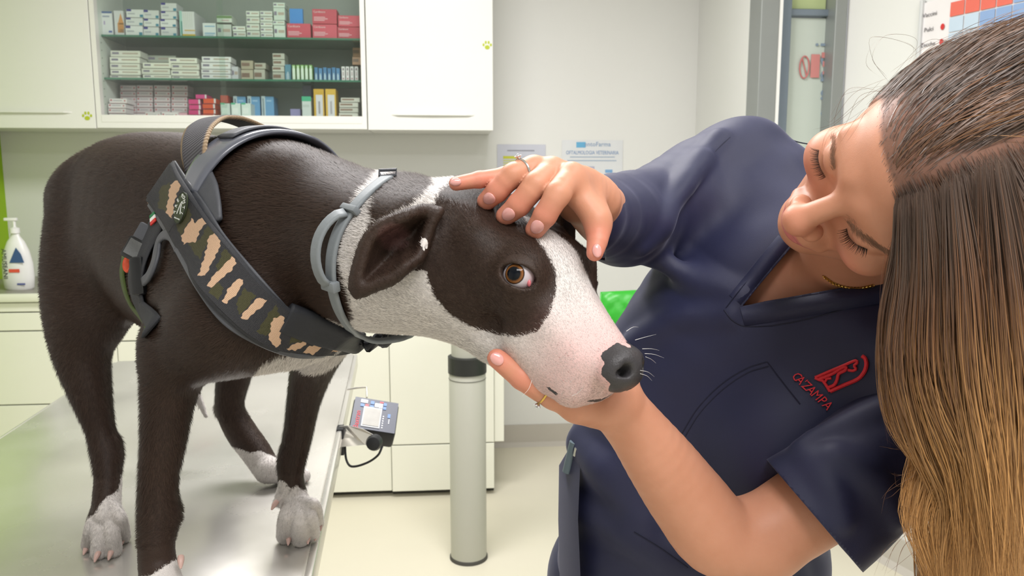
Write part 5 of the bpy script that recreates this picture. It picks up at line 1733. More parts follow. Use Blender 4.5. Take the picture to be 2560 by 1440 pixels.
MB().box(p2, (0.016, 0.040, 0.011), R2, 0.004).build('buckle_clip', plastic_black, buckle, True)
p3, n3 = frame_at(318, 661, 0.012); n3 = nrm(0.6 * n3 + 0.4 * nrm(CAM - p3)); R3 = facing(p3, n3, (0, -1))
MB().lathe(p3, [(0.0055, -0.002), (0.0058, 0.0), (0.0052, 0.0014), (0.0040, 0.0012), (0.0036, 0.0016), (0.001, 0.0018)], 24, R3[:, 2], 0.95, 1.55, R3[:, 0]).build('orange_button', mat('orange_plastic', srgb(226, 84, 48), 0.4), buckle, True)
# flag tab
p4, n4 = frame_at(382, 546, 0.026); R4 = facing(p4, n4, (-0.55, -0.85))
tab = empty('flag_tab', p4); place(tab, harness)
for k, c in enumerate((srgb(30, 120, 70), srgb(236, 236, 232), srgb(206, 50, 44))):
    MB().box(p4 + R4 @ np.array([0, 0.0042 - 0.0042 * k, 0]), (0.0095, 0.0042, 0.0012), R4).build('stripe', mat('tab_%d' % k, c, 0.6), tab)
# round badge with its ring of letters
fabric_s = Surf(G.reshape(-1, 3), GF)
p5, n5 = fabric_s.px(456, 521); p5 = p5 + n5 * 0.0016; R5 = facing(p5, n5, (0.32, -0.94))
badge = MB().lathe(p5, [(0.0120, -0.0012), (0.0120, 0.0006), (0.0113, 0.0012), (0.0001, 0.0012)], 32, R5[:, 2], 0.72, 1.28, R5[:, 0]).build('badge', mat('badge_green', srgb(52, 62, 36), 0.6), panel, True)
MB().tube([p5 + R5 @ np.array([0.0120 * 0.72 * math.cos(a), 0.0120 * 1.28 * math.sin(a), 0.0008]) for a in np.linspace(0, 2 * math.pi, 40, endpoint=False)], 0.0006, 6, closed=True).build('badge_rim', mat('badge_dark', srgb(34, 38, 28), 0.6), badge, True)

white_thread = mat('white_thread', srgb(225, 228, 224), 0.6)
for i, chh in enumerate('TRE PONTI'):
    if chh == ' ': continue
    a = math.radians(205 - i * 28)
    x, y = 0.0092 * 0.70 * math.cos(a), 0.0092 * 1.28 * math.sin(a)
    rot = a - math.pi / 2
    Rt = R5 @ np.array([[math.cos(rot), -math.sin(rot), 0], [math.sin(rot), math.cos(rot), 0], [0, 0, 1]])
    text(chh, 0.0052, Rt, p5 + R5 @ np.array([x, y, 0.0014]), white_thread, badge, 'letter')
dogs = [(-0.0022, -0.0062), (-0.001, -0.001), (0.0002, 0.004), (0.0018, 0.0066), (0.0030, 0.0050), (0.0018, 0.0036), (0.0022, -0.001), (0.0034, -0.0055)]
MB().tube([p5 + R5 @ np.array([x, y, 0.0014]) for x, y in dogs], 0.00045, 6).build('emblem', white_thread, badge)
text('Made in Italy', 0.0019, R5, p5 + R5 @ np.array([0.0, -0.0105, 0.0014]), white_thread, badge, 'letter')

# ---- flea collar: grey ring, loose under the throat
collar = empty('dog_collar', P(930, 650, 0.70), 'pale grey plastic flea collar loose round the dog\'s neck', 'collar')
near_px = [(972, 440), (940, 462), (905, 494), (876, 528), (850, 566), (832, 615), (826, 670), (832, 730), (850, 785), (884, 830), (920, 850), (960, 853), (1000, 845)]
kp, kn = px_path(near_px, 60, 0.0035)
back_px = [(1018, 828), (1032, 760), (1030, 660), (1020, 560), (1000, 480)]
bk = []
for u, v in back_px:
    d = ray(u, v)
    h, m = dog_s.cast(CAM + d * 1.3, -nrm(d))
    bk.append(h + nrm(d) * 0.004 if h is not None else P(u, v, 0.80))
bk[0] = P(1026, 832, proj(kp[-1])[2] + 0.05); 
loop = spline(np.concatenate([kp[::4], kp[-1:], np.array(bk), kp[:1]]), 121)[:-1]
loop = smooth_path(loop, 3, True)
lc = loop.mean(0)
axn = nrm(P(1070, 650, 0.70) - P(800, 590, 0.80))
ln = []
for p in loop:
    r = p - lc; r = r - axn * (r @ axn); ln.append(nrm(r))
ln = np.array(ln)
V2, F2, _, _ = strap_mesh(loop, ln, 0.0125, 0.0042, 0.25, True)
cm = mat('grey_collar', srgb(128, 134, 138), 0.55, var=0.06, scale=60, bump=0.1, bscale=400)
mesh_obj('band', V2, F2, cm, collar, True)
def keeper(u, v, wx, wy, name='keeper', off=0.004, tk=0.008):
    p = min(loop, key=lambda q: np.hypot(proj(q)[0] - u, proj(q)[1] - v) + (1000 if (q - lc) @ (CAM - lc) < 0 else 0))
    i = int(np.argmin(np.linalg.norm(loop - p, axis=1)))
    t = nrm(loop[(i + 1) % 120] - loop[i - 1]); n = ln[i]; w = nrm(np.cross(n, t)); n = np.cross(t, w)
    return MB().box(p + n * off * 0.4, (wx, wy, tk), np.stack([w, t, n], 1), 0.0012).build(name, cm, collar, True)
keeper(868, 526, 0.020, 0.0060)
keeper(824, 712, 0.0185, 0.0095)
i0 = int(np.argmin([np.hypot(proj(q)[0] - 868, proj(q)[1] - 540) + (1000 if (q - lc) @ (CAM - lc) < 0 else 0) for q in loop]))
i1 = int(np.argmin([np.hypot(proj(q)[0] - 826, proj(q)[1] - 712) + (1000 if (q - lc) @ (CAM - lc) < 0 else 0) for q in loop]))
lo_, hi_ = min(i0, i1), max(i0, i1)
seg = loop[lo_:hi_ + 1]; sgn = ln[lo_:hi_ + 1]
bulge = np.sin(np.linspace(0, math.pi, len(seg))) ** 0.6 * 0.010
V2, F2, _, _ = strap_mesh(seg + sgn * (0.0035 + bulge)[:, None] - axn * (bulge * 0.5)[:, None], sgn, 0.012, 0.004, 0.25)
mesh_obj('free_end', V2, F2, cm, collar, True)
pz = proj(loop[int(np.argmin([proj(q)[1] for q in loop]))])[2]
bk_pts = [P(950, 441, pz - 0.004), P(948, 426, pz), P(991, 424, pz), P(990, 438, pz - 0.002)]
MB().tube(bk_pts + [bk_pts[0]], 0.0016, 8).build('wire_loop', rubber_grey, collar, True)
p0 = P(985, 840, proj(kp[-1])[2] + 0.01)
rg = [p0 + 0.0055 * (math.cos(a) * CR * 1.1 + math.sin(a) * CU) for a in np.linspace(0, 2 * math.pi, 18, endpoint=False)]
MB().tube(rg, 0.0009, 6, closed=True).build('tag_ring', mat('steel_ring', srgb(190, 190, 186), 0.25, 0.9), collar, True)
# ================================================================ the vet
def cv(*a): return nrm(camvec(*a))
W_F = cv(-0.914, -0.285, 0.289)
W_L = cv(0.330, -0.936, 0.118)
W_H = nrm(np.cross(W_F, W_L))
W_L = np.cross(W_H, W_F)
W_R = np.stack([W_F, W_L, W_H], 1)
W_O = P(2108, 503, 0.608)
W_S = 1.0
def WL(x, y, z): return W_O + W_S * (x * W_F + y * W_L + z * W_H)

skin_f = Field((-0.06, 0.36, 0.74), (0.74, 1.10, 1.56), 0.002)
def face_shapes(f):
    E = lambda c, r, k=0.012, op='add': f.ell(WL(*c), np.array(r) * W_S, W_R, k, op)
    C = lambda a, b, ra, rb, k=0.01, op='add': f.cone(WL(*a), WL(*b), ra * W_S, rb * W_S, k, op)
    E((-0.098, 0, 0.028), (0.094, 0.068, 0.068))                     # cranium
    E((-0.060, 0, 0.016), (0.056, 0.063, 0.060), 0.02)               # forehead
    E((-0.060, 0, -0.042), (0.046, 0.055, 0.056), 0.025)             # mid face
    for s in (-1, 1):
        C((-0.082, s * 0.043, -0.066), (-0.034, s * 0.015, -0.098), 0.014, 0.012, 0.020)   # jaw
    E((-0.026, 0, -0.099), (0.016, 0.018, 0.0130), 0.014)            # chin
    C((-0.06, 0, -0.066), (-0.040, 0, -0.080), 0.036, 0.020, 0.02)
    for s in (-1, 1):
        E((-0.034, s * 0.042, -0.030), (0.025, 0.022, 0.020), 0.02)  # cheek
        C((-0.006, s * 0.012, 0.012), (-0.020, s * 0.046, 0.010), 0.008, 0.007, 0.014)   # brow
        E((-0.0165, s * 0.0315, -0.004), (0.0135, 0.0155, 0.0125), 0.005)   # closed lid over the eye
        E((0.0040, s * 0.0130, -0.0425), (0.0095, 0.0078, 0.0075), 0.005)   # wing of the nose
        C((-0.008, s * 0.014, -0.066), (-0.018, s * 0.024, -0.069), 0.008, 0.006, 0.010)
    C((-0.006, 0, 0.002), (0.0165, 0, -0.034), 0.0085, 0.0105, 0.010)    # bridge of the nose
    E((0.0175, 0, -0.0370), (0.0125, 0.0130, 0.0110), 0.006)             # tip
    E((-0.012, 0, -0.060), (0.015, 0.019, 0.014), 0.012)                 # upper lip mound
    f.chain([(WL(-0.0170, -0.0230, -0.0695), 0.0028), (WL(-0.0010, -0.0100, -0.0665), 0.0044), (WL(0.0015, 0.0000, -0.0675), 0.0042), (WL(-0.0010, 0.0100, -0.0665), 0.0044), (WL(-0.0170, 0.0230, -0.0695), 0.0028)], 0.004)
    f.chain([(WL(-0.0170, -0.0210, -0.0720), 0.0028), (WL(-0.0040, -0.0100, -0.0750), 0.0050), (WL(-0.0015, 0.0000, -0.0755), 0.0054), (WL(-0.0040, 0.0100, -0.0750), 0.0050), (WL(-0.0170, 0.0210, -0.0720), 0.0028)], 0.004)
    f.chain([(WL(-0.0130, -0.0230, -0.0708), 0.0012), (WL(0.0060, 0.0000, -0.0708), 0.0014), (WL(-0.0130, 0.0230, -0.0708), 0.0012)], 0.003, 'sub')
    for s in (-1, 1):
        f.ell(WL(0.010, s * 0.0066, -0.0500), (0.0042, 0.0028, 0.0030), W_R, 0.003, 'sub')
        f.ell(WL(-0.098, s * 0.072, -0.012), (0.016, 0.008, 0.026), W_R, 0.006)   # ear, under the hair
face_shapes(skin_f)
# torso frame
T_O = P(2100, 720, 0.83)
_u = cv(0.296, 0.863, 0.409); _s = cv(0.347, -0.695, 0.629)
T_F = nrm(np.cross(_s, _u)); T_U = _u; T_L = nrm(np.cross(T_U, T_F))
T_R = np.stack([T_F, T_L, T_U], 1)
def TL(x, y, z): return T_O + x * T_F + y * T_L + z * T_U
# neck, breast and shoulders under the top
skin_f.chain([(WL(-0.105, 0, -0.04), 0.055), (WL(-0.100, 0, -0.10), 0.050), (TL(-0.01, 0, 0.02), 0.056)], 0.02)
skin_f.ell(TL(-0.01, 0, -0.10), (0.085, 0.125, 0.13), T_R, 0.02)
skin_f.chain([(P(1850, 470, 0.94), 0.045), (TL(-0.015, 0, -0.01), 0.050), (P(2325, 1005, 0.755), 0.040)], 0.02)
for s in (-1, 1):
    skin_f.ell(TL(0.04, s * 0.062, -0.15), (0.045, 0.055, 0.058), T_R, 0.02)
skin_f.chain([(P(1895, 748, 0.862), 0.036), (P(1970, 702, 0.850), 0.040), (P(2090, 700, 0.832), 0.045)], 0.02)
# right arm: shoulder, elbow, wrist behind the dog's head
R_WR = P(1472, 500, 0.70)
skin_f.chain([(P(1850, 470, 0.94), 0.050), (P(1690, 520, 0.90), 0.043), (P(1570, 550, 0.86), 0.038), (P(1530, 545, 0.80), 0.034), (P(1490, 522, 0.735), 0.027), (R_WR, 0.025)], 0.012)
# left arm
L_WR = P(1530, 1000, 0.665)
skin_f.chain([(P(2325, 1005, 0.755), 0.040), (P(2205, 1125, 0.742), 0.041), (P(2040, 1255, 0.735), 0.040), (P(1900, 1345, 0.735), 0.038)], 0.012)
skin_f.chain([(P(1900, 1352, 0.735), 0.037), (P(1800, 1340, 0.728), 0.0385), (P(1725, 1255, 0.715), 0.036), (P(1655, 1160, 0.698), 0.0315), (P(1590, 1072, 0.682), 0.026), (L_WR, 0.0235)], 0.012)

def zdog(u, v, r, lift=0.8, default=0.62):
    p, n = dog_s.px(u, v)
    return proj(p)[2] - r * lift if p is not None else default
NAILS = []
def finger(f, joints, radii, k=0.004, nail=None):
    pts = [(P(*j), r) for j, r in zip(joints, radii)]
    f.chain(pts, k, sub=3)
    for p, r in pts[1:-1]:
        f.ell(p, (r * 1.05,) * 3, None, 0.002)
# ---- right hand, spread over the dog's forehead
hand_f = Field(P(1490, 500, 0.70) + np.array([-0.19, -0.16, -0.075]), P(1490, 500, 0.70) + np.array([0.05, 0.06, 0.075]), 0.0013)
hand_f.chain([(P(1530, 545, 0.80), 0.034), (P(1490, 522, 0.735), 0.027), (R_WR, 0.025)], 0.006)
def hz(u, v, r, add): return min(zdog(u, v, r, 0.85, 0.66), 0.70) - add
fing = {
 'index':  ([(1428, 440), (1394, 486), (1363, 538), (1338, 574)], [0.0106, 0.0104, 0.0094, 0.0082], [0.032, 0.020, 0.008, 0.003]),
 'middle': ([(1380, 426), (1340, 462), (1297, 512), (1264, 540)], [0.0106, 0.0106, 0.0095, 0.0082], [0.032, 0.020, 0.008, 0.003]),
 'ring':   ([(1335, 422), (1284, 438), (1244, 477), (1216, 503)], [0.0102, 0.0102, 0.0092, 0.0080], [0.028, 0.018, 0.008, 0.003]),
 'pinky':  ([(1318, 432), (1262, 440), (1198, 449), (1140, 459)], [0.0098, 0.0078, 0.0070, 0.0060], [0.004, 0.004, 0.002, 0.0]),
}
MCP = {}
FJ = {}
for nme, (jp, rr, ad) in fing.items():
    zt = [hz(u, v, r, a) for (u, v), r, a in zip(jp, rr, ad)]
    tip = zdog(jp[3][0], jp[3][1], rr[3], 0.9, 0.64)
    zt = [tip + 0.012, tip - 0.010, tip - 0.008, tip]
    zt[0] = min(zt[0], 0.66)
    if nme == 'pinky': zt = [0.668, 0.664, 0.658, 0.652]
    J = [(u, v, z) for (u, v), z in zip(jp, zt)]
    FJ[nme] = (J, rr)
    finger(hand_f, J, rr, 0.0016)
    MCP[nme] = P(*J[0])
for nme in ('index', 'middle', 'ring', 'pinky'):
    t = {'index': 0.010, 'middle': 0.003, 'ring': -0.004, 'pinky': -0.012}[nme]
    hand_f.chain([(R_WR + CR * t, 0.019), ((R_WR + CR * t + MCP[nme]) / 2 + CU * 0.004, 0.0145), (MCP[nme], 0.0108)], 0.006)
THUMB = [(1476, 500, 0.672), (1497, 548, 0.655), (1494, 598, 0.640), (1487, 632, 0.634)]
TR_ = [0.0125, 0.0104, 0.0090, 0.0070]
FJ['thumb'] = (THUMB, TR_)
hand_f.chain([(P(*j), r) for j, r in zip(THUMB, TR_)], 0.010)
hand_f.chain([(P(1440, 480, 0.655), 0.012), (P(1490, 545, 0.645), 0.010)], 0.012)
hV, hQ = hand_f.mesh(2)
del hand_f
# ---- left hand, cupped under the jaw
zj = zdog(1330, 935, 0.0, 0)
LF = [([(1452, 1003, 0.640), (1385, 990, zj + 0.018), (1305, 944, zj + 0.014), (1242, 896, zj + 0.010)], [0.0130, 0.0112, 0.0098, 0.0080]),
      ([(1452, 985, 0.662), (1380, 962, zj + 0.038), (1310, 915, zj + 0.036), (1260, 885, zj + 0.034)], [0.0130, 0.0108, 0.0094, 0.0080]),
      ([(1460, 975, 0.682), (1395, 948, zj + 0.060), (1330, 905, zj + 0.058), (1290, 885, zj + 0.056)], [0.0125, 0.0102, 0.0090, 0.0075]),
      ([(1475, 968, 0.700), (1420, 945, zj + 0.080), (1375, 915, zj + 0.080), (1340, 900, zj + 0.078)], [0.0115, 0.0090, 0.0078, 0.0065])]
for J, rr in LF:
    finger(skin_f, J, rr)
    skin_f.chain([(L_WR, 0.0195), ((L_WR + P(*J[0])) / 2 - CU * 0.003, 0.018), (P(*J[0]), rr[0])], 0.010)
skin_f.chain([(L_WR, 0.018), (P(1560, 960, 0.690), 0.014), (P(1555, 915, 0.715), 0.011), (P(1540, 875, 0.72), 0.0085)], 0.010)   # thumb, behind the muzzle
skin_f.chain([(P(1440, 1022, 0.640), 0.010), (P(1475, 1018, 0.655), 0.012)], 0.012)
woman_V, woman_Q = skin_f.mesh(2)
woman_Q = np.concatenate([woman_Q, hQ + len(woman_V)]); woman_V = np.concatenate([woman_V, hV])
del skin_f
woman_s = Surf(woman_V, woman_Q)
# ---------------------------------------------------------------- the vet's clothes
top_f = Field((-0.06, 0.45, 0.56), (0.74, 1.26, 1.56), 0.003)
def G_(u, v, z, r): return (P(u, v, z), r)
def top_shapes(f):
    f.chain([G_(1862, 440, 0.945, 0.062), (TL(-0.015, 0, -0.012), 0.066), G_(2320, 985, 0.745, 0.060)], 0.03)
    f.ell(TL(-0.005, 0, -0.12), (0.110, 0.150, 0.16), T_R, 0.04)
    f.chain([G_(1900, 700, 0.90, 0.10), G_(1770, 900, 0.93, 0.115), G_(1690, 1090, 0.96, 0.122), G_(1695, 1250, 0.985, 0.140), G_(1728, 1440, 1.0, 0.168), G_(1728, 1620, 1.02, 0.175)], 0.04)
    f.ell(TL(0.065, -0.070, -0.15), (0.06, 0.07, 0.075), T_R, 0.04)
    f.ell(TL(0.065, 0.060, -0.16), (0.06, 0.07, 0.075), T_R, 0.04)
    f.chain([G_(1855, 455, 0.945, 0.068), G_(1730, 500, 0.915, 0.062), G_(1620, 538, 0.885, 0.053), G_(1545, 545, 0.82, 0.0455), G_(1470, 538, 0.745, 0.0350)], 0.025)
    # folds
    for a, r, k in (([(1640, 645, 0.86), (1740, 700, 0.80), (1850, 742, 0.765)], 0.008, 0.02),
                    ([(1650, 560, 0.845), (1720, 430, 0.865), (1800, 352, 0.90)], 0.006, 0.016),
                    ([(1600, 620, 0.84), (1690, 500, 0.85), (1760, 400, 0.87)], 0.005, 0.014),
                    ([(1590, 860, 0.87), (1700, 800, 0.815), (1820, 790, 0.775)], 0.007, 0.02),
                    ([(1450, 1110, 0.90), (1520, 1180, 0.875), (1600, 1290, 0.87)], 0.010, 0.03),
                    ([(1430, 1250, 0.90), (1560, 1330, 0.86), (1700, 1420, 0.855)], 0.008, 0.03)):
        z = [f.depth(u, v) for u, v, _ in a]
        f.chain([(P(u, v, (zz if zz else q) + r * 0.35), r) for (u, v, q), zz in zip(a, z)], k)
top_shapes(top_f)
tV, tQ = top_f.mesh(3)
del top_f
# soft creases
tn = vnormals(tV, tQ)
def crease(V):
    a = V @ np.array([31.0, 12.0, -22.0]); b = V @ np.array([-9.0, 27.0, 33.0])
    w1 = np.sin(a * 1.3 + 1.6 * np.sin(b * 0.7) + 0.5)
    w2 = np.sin(b * 1.7 + 1.3 * np.sin(a * 0.9) + 2.0)
    w3 = np.sin((a + b) * 2.6 + np.sin(a * 1.9))
    return 0.0020 * w1 + 0.0014 * w2 + 0.0007 * w3
tV = tV + tn * crease(tV)[:, None]

def cut_mesh(V, Q, cuts):
    """cuts: list of (planes, extra) ; faces whose centre lies on the positive side of all planes are removed, along clean edges"""
    bm = bmesh.new()
    me = bpy.data.meshes.new('tmp'); me.from_pydata(V.tolist(), [], Q.tolist()); bm.from_mesh(me); bpy.data.meshes.remove(me)
    for planes, extra in cuts:
        for co, no in planes:
            reg = [f for f in bm.faces if extra is None or extra(f.calc_center_median(), f.normal)]
            geom = list(set(reg) | {e for f in reg for e in f.edges} | {v for f in reg for v in f.verts})
            bmesh.ops.bisect_plane(bm, geom=geom, dist=1e-6, plane_co=Vector(co), plane_no=Vector(no))
        dead = []
        for f in bm.faces:
            c = f.calc_center_median()
            if extra is not None and not extra(c, f.normal): continue
            if all((c - Vector(co)).dot(Vector(no)) > 1e-7 for co, no in planes):
                dead.append(f)
        bmesh.ops.delete(bm, geom=dead, context='FACES')
    loose = [v for v in bm.verts if not v.link_faces]
    bmesh.ops.delete(bm, geom=loose, context='VERTS')
    # keep the biggest island only
    bm.verts.ensure_lookup_table()
    return bm

def px_plane(p, q, side):
    """plane through the eye point of the photo and two pixels of an edge; normal towards the pixel `side`"""
    a, b = ray(*p), ray(*q)
    n = nrm(np.cross(a, b))
    if n @ ray(*side) < 0: n = -n
    return (CAM + a * 0.8, n)
front = lambda c, n: ((np.array(c) - CAM) @ CF) < 0.90
v_cut = ([px_plane((1855, 765), (1985, 610), (2000, 690)), px_plane((1855, 765), (2230, 700), (2000, 690))], front)
slr = ([px_plane((1488, 455), (1510, 622), (1300, 540))], lambda c, n: c[0] < 0.15 and c[2] > 1.28)
_n = nrm(P(1900, 1390, 0.725) - P(2200, 1110, 0.735))
_c = P(2028, 1280, 0.728)
def near_sl(c, n):
    c = np.array(c); a, b = P(2315, 995, 0.745), P(1860, 1430, 0.725)
    t = np.clip((c - a) @ (b - a) / ((b - a) @ (b - a)), 0, 1)
    return t > 0.3
sll = ([px_plane((1925, 1160), (2132, 1402), (1800, 1400))], near_sl)
low = ([(np.array([0, 0, 0.66]), np.array([0, 0, -1.0]))], None)
bm = cut_mesh(tV, tQ, [v_cut, slr, low])
bm.verts.index_update()
sV = np.array([v.co[:] for v in bm.verts]); sF = [tuple(v.index for v in f.verts) for f in bm.faces]
bm.free()
# left sleeve, open at the cuff
sl_f = Field(P(2130, 1180, 0.735) - 0.24, P(2130, 1180, 0.735) + 0.24, 0.003)
sl_f.chain([G_(2345, 985, 0.75, 0.050), G_(2310, 1030, 0.745, 0.053), G_(2210, 1130, 0.735, 0.055), G_(2085, 1240, 0.73, 0.058), G_(1900, 1390, 0.725, 0.062)], 0.0)
for a, r, k in (([(2040, 1100, 0.70), (2140, 1052, 0.69), (2270, 1000, 0.68)], 0.007, 0.016), ([(2010, 1130, 0.68), (2070, 1210, 0.665), (2110, 1300, 0.665)], 0.006, 0.016), ([(2090, 1150, 0.68), (2180, 1200, 0.67), (2240, 1280, 0.67)], 0.006, 0.018)):
    sl_f.chain([(P(u, v, (sl_f.depth(u, v) or q) + r * 0.35), r) for u, v, q in a], k)
lV, lQ = sl_f.mesh(3); del sl_f
lV = lV + vnormals(lV, lQ) * crease(lV)[:, None]
bm = cut_mesh(lV, lQ, [sll])
bm.verts.index_update()
o_ = len(sV)
sV = np.concatenate([sV, np.array([v.co[:] for v in bm.verts])]); sF += [tuple(v.index + o_ for v in f.verts) for f in bm.faces]
bm.free()

person = mesh_obj('person', woman_V, woman_Q, None, None, True, origin=(0.30, 0.95, 0.0))
tag(person, 'vet in a navy scrub top bending over the dog\'s head, long brown hair', 'person')

def scrub_mat():
    m, nt, b = new_mat('navy_scrubs'); L = nt.links.new
    tc = N(nt, 'ShaderNodeTexCoord')
    n1 = N(nt, 'ShaderNodeTexNoise'); n1.inputs['Scale'].default_value = 14; n1.inputs['Detail'].default_value = 3; L(tc.outputs['Object'], n1.inputs['Vector'])
    x = N(nt, 'ShaderNodeMixRGB'); x.inputs[1].default_value = (*srgb(29, 32, 63), 1); x.inputs[2].default_value = (*srgb(35, 39, 73), 1); L(n1.outputs['Fac'], x.inputs[0])
    L(x.outputs[0], b.inputs['Base Color'])
    b.inputs['Roughness'].default_value = 0.62; b.inputs['Sheen Weight'].default_value = 0.18; b.inputs['Sheen Roughness'].default_value = 0.35
    b.inputs['Sheen Tint'].default_value = (0.75, 0.75, 1, 1)
    n2 = N(nt, 'ShaderNodeTexNoise'); n2.inputs['Scale'].default_value = 1400; n2.inputs['Detail'].default_value = 1; L(tc.outputs['Object'], n2.inputs['Vector'])
    add_bump(nt, b, n2.outputs['Fac'], 0.15, 0.0006)
    return m
navy = scrub_mat()
top = mesh_obj('scrub_top', sV, sF, navy, person, True)
top['label'] = 'navy blue short-sleeved V-neck scrub top'
sol = top.modifiers.new('cloth', 'SOLIDIFY'); sol.thickness = 0.0025; sol.offset = 1
top_tri = [t for f in sF for t in ([f] if len(f) == 3 else [(f[0], f[i], f[i + 1]) for i in range(1, len(f) - 1)])]
class TopSurf(Surf):
    def __init__(self, V, T):
        self.t = BVHTree.FromPolygons(V.tolist(), T)
top_s = TopSurf(sV, top_tri)

# trousers and shoes
pel = P(1728, 1500, 1.02)
tr_f = Field((-0.10, 0.62, 0.02), (0.62, 1.40, 1.0), 0.006)
for sgn, dx, dy in ((-1, -0.10, 0.05), (1, 0.10, 0.0)):
    hipj = pel + np.array([dx * 0.85, dy * 0.6 + 0.02, 0.0])
    knee = np.array([hipj[0] + 0.01 * sgn, hipj[1] - 0.01, 0.48]); foot = np.array([hipj[0] + 0.02 * sgn, hipj[1] + 0.03, 0.07])
    tr_f.chain([(hipj, 0.10), (knee, 0.078), (foot, 0.074)], 0.03)
    MB().box(foot + np.array([-0.01, -0.06, -0.035]), (0.085, 0.24, 0.065), None, 0.025).build('shoe', mat('white_clog', srgb(225, 225, 222), 0.5), person, True)
tr_f.ell(pel + np.array([0, 0.02, 0.02]), (0.165, 0.125, 0.13), None, 0.04)
pV, pQ = tr_f.mesh(2); del tr_f
trs = mesh_obj('trousers', pV, pQ, navy, person, True)

# seams, neckband, pocket
seam_m = mat('navy_seam', srgb(24, 27, 52), 0.7)
def on_top(pts, n, off=0.003, surf=None):
    q = spline(np.array(pts, float), n); out = []; zl = None
    for u, v in q:
        p, m = (surf or top_s).px(u, v)
        if p is None:
            if zl is None: continue
            p = P(u, v, zl)
        z = proj(p)[2]; zl = z
        out.append(P(u, v, z - off))
    return np.array(out)
for s in ([(1897, 302), (1935, 325), (1985, 352), (2030, 362)], [(1880, 300), (1820, 348), (1770, 400), (1730, 470), (1690, 560), (1655, 630)],
          [(1815, 770), (1850, 725), (1900, 665), (1945, 610)], [(1930, 815), (2010, 800), (2120, 770), (2200, 742)], [(1810, 775), (1830, 800), (1860, 815), (1930, 815)],
          [(1702, 1088), (1745, 1020), (1805, 960), (1870, 920), (1918, 905)], [(1712, 1092), (1752, 1030), (1812, 970), (1874, 930), (1922, 916)],
          [(1918, 905), (1960, 960), (2000, 1010)], [(1702, 1088), (1740, 1130), (1790, 1180)], [(1585, 1330), (1650, 1370), (1720, 1420)]):
    pts = on_top(s, 30, 0.0026)
    if len(pts) > 3:
        MB().tube(pts, 0.00075, 5).build('seam', seam_m, top, True)
def band(path, width, side):
    """folded hem along an edge"""
    a = on_top(path, 40, 0.0032)
    b = on_top([(u + side[0] * width, v + side[1] * width) for u, v in path], 40, 0.0036)
    n = min(len(a), len(b)); a, b = a[:n], b[:n]
    V = np.concatenate([a, b, a - CF * -0.0035, b - CF * -0.002]); F = []
    for i in range(n - 1):
        F += [(i, i + 1, n + i + 1, n + i), (2 * n + i, 3 * n + i, 3 * n + i + 1, 2 * n + i + 1), (i, 2 * n + i, 2 * n + i + 1, i + 1), (n + i, n + i + 1, 3 * n + i + 1, 3 * n + i)]
    mesh_obj('neckband', V, F, navy, top, True)
band([(1850, 768), (1940, 754), (2080, 730), (2215, 708)], 48, (0.25, 0.97))
band([(1852, 762), (1885, 722), (1925, 672), (1975, 612)], 40, (-0.72, -0.6))

# red embroidery
red = mat('red_thread', srgb(224, 44, 56), 0.5, var=0.15, scale=400, bump=0.5, bscale=1500)
def Zm(pts): return [(1960 + x / 8.0, 860 + y / 8.0) for x, y in pts]
emb = empty('embroidery', P(2080, 935, 0.72)); place(emb, top)
for pts, r in (([(620, 670), (900, 550), (1180, 435), (1440, 330), (1468, 370), (1405, 430), (1442, 500), (1380, 535), (1280, 520)], 0.0014),
          ([(690, 715), (960, 600), (1180, 470), (1255, 470), (1230, 520), (1095, 600), (1060, 720), (1000, 820), (880, 870)], 0.0016),
          ([(820, 760), (860, 700), (950, 685)], 0.0013), ([(700, 690), (900, 610), (1060, 545), (1180, 470)], 0.0011),
          ([(620, 675), (700, 715), (780, 740), (920, 950)], 0.0015),
          ([(920, 950), (1210, 820), (1480, 700), (1600, 570), (1650, 420), (1625, 290), (1560, 240)], 0.0019)):
    MB().tube(on_top(Zm(pts), 40, 0.0042), r, 8).build('stitching', red, emb, True)
lp, lnm = top_s.px(2028, 984)
base = np.array([1988.0, 943.0]); step = np.array([82.0, 76.0]) 
for i, chh in enumerate("CA'ZAMPA"):
    t = [0.02, 0.13, 0.225, 0.32, 0.46, 0.63, 0.80, 0.96][i]
    u, v = base + step * t + np.array([2, -2])
    p, n = top_s.px(u, v)
    if p is None: continue
    n = nrm(0.3 * n + 0.7 * nrm(CAM - p))
    Rr = facing(p, n, (0.80, -0.60))
    # shear the frame so that the letters run along the line of writing
    xdir = camvec(0.73, -0.68, 0); xdir = nrm(xdir - n * (xdir @ n)); Rr = np.stack([xdir, Rr[:, 1], n], 1)
    text(chh, 0.0125, Rr, P(u, v, proj(p)[2] - 0.0045), red, emb, 'letter', extrude=0.0007, sx=0.80)

# side pocket with a pen
pk = [(1400, 1160), (1436, 1132), (1450, 1090), (1425, 1120), (1404, 1158), (1398, 1300), (1402, 1440), (1440, 1440), (1430, 1300)]
pz = proj(top_s.px(1470, 1200)[0])[2]
q1 = [P(1398, 1165, pz + 0.05), P(1396, 1300, pz + 0.055), P(1400, 1460, pz + 0.05), P(1452, 1460, pz - 0.012), P(1445, 1300, pz - 0.008), P(1452, 1125, pz + 0.006), P(1440, 1095, pz + 0.02)]
MB().prism(q1, CF * 0.004).build('pocket', navy, top, True)
pen = MB().tube([P(1436, 1105, pz + 0.022), P(1418, 1180, pz + 0.03)], 0.006, 12).build('pen', mat('grey_device', srgb(96, 112, 120), 0.35), None, True)
tag(pen, 'grey pen with a clip poking out of the vet\'s side pocket', 'pen')
MB().tube([P(1441, 1120, pz + 0.012), P(1437, 1140, pz + 0.014)], 0.0022, 8).build('clip', mat('steel_ring', srgb(190, 190, 186), 0.25, 0.9), pen, True)
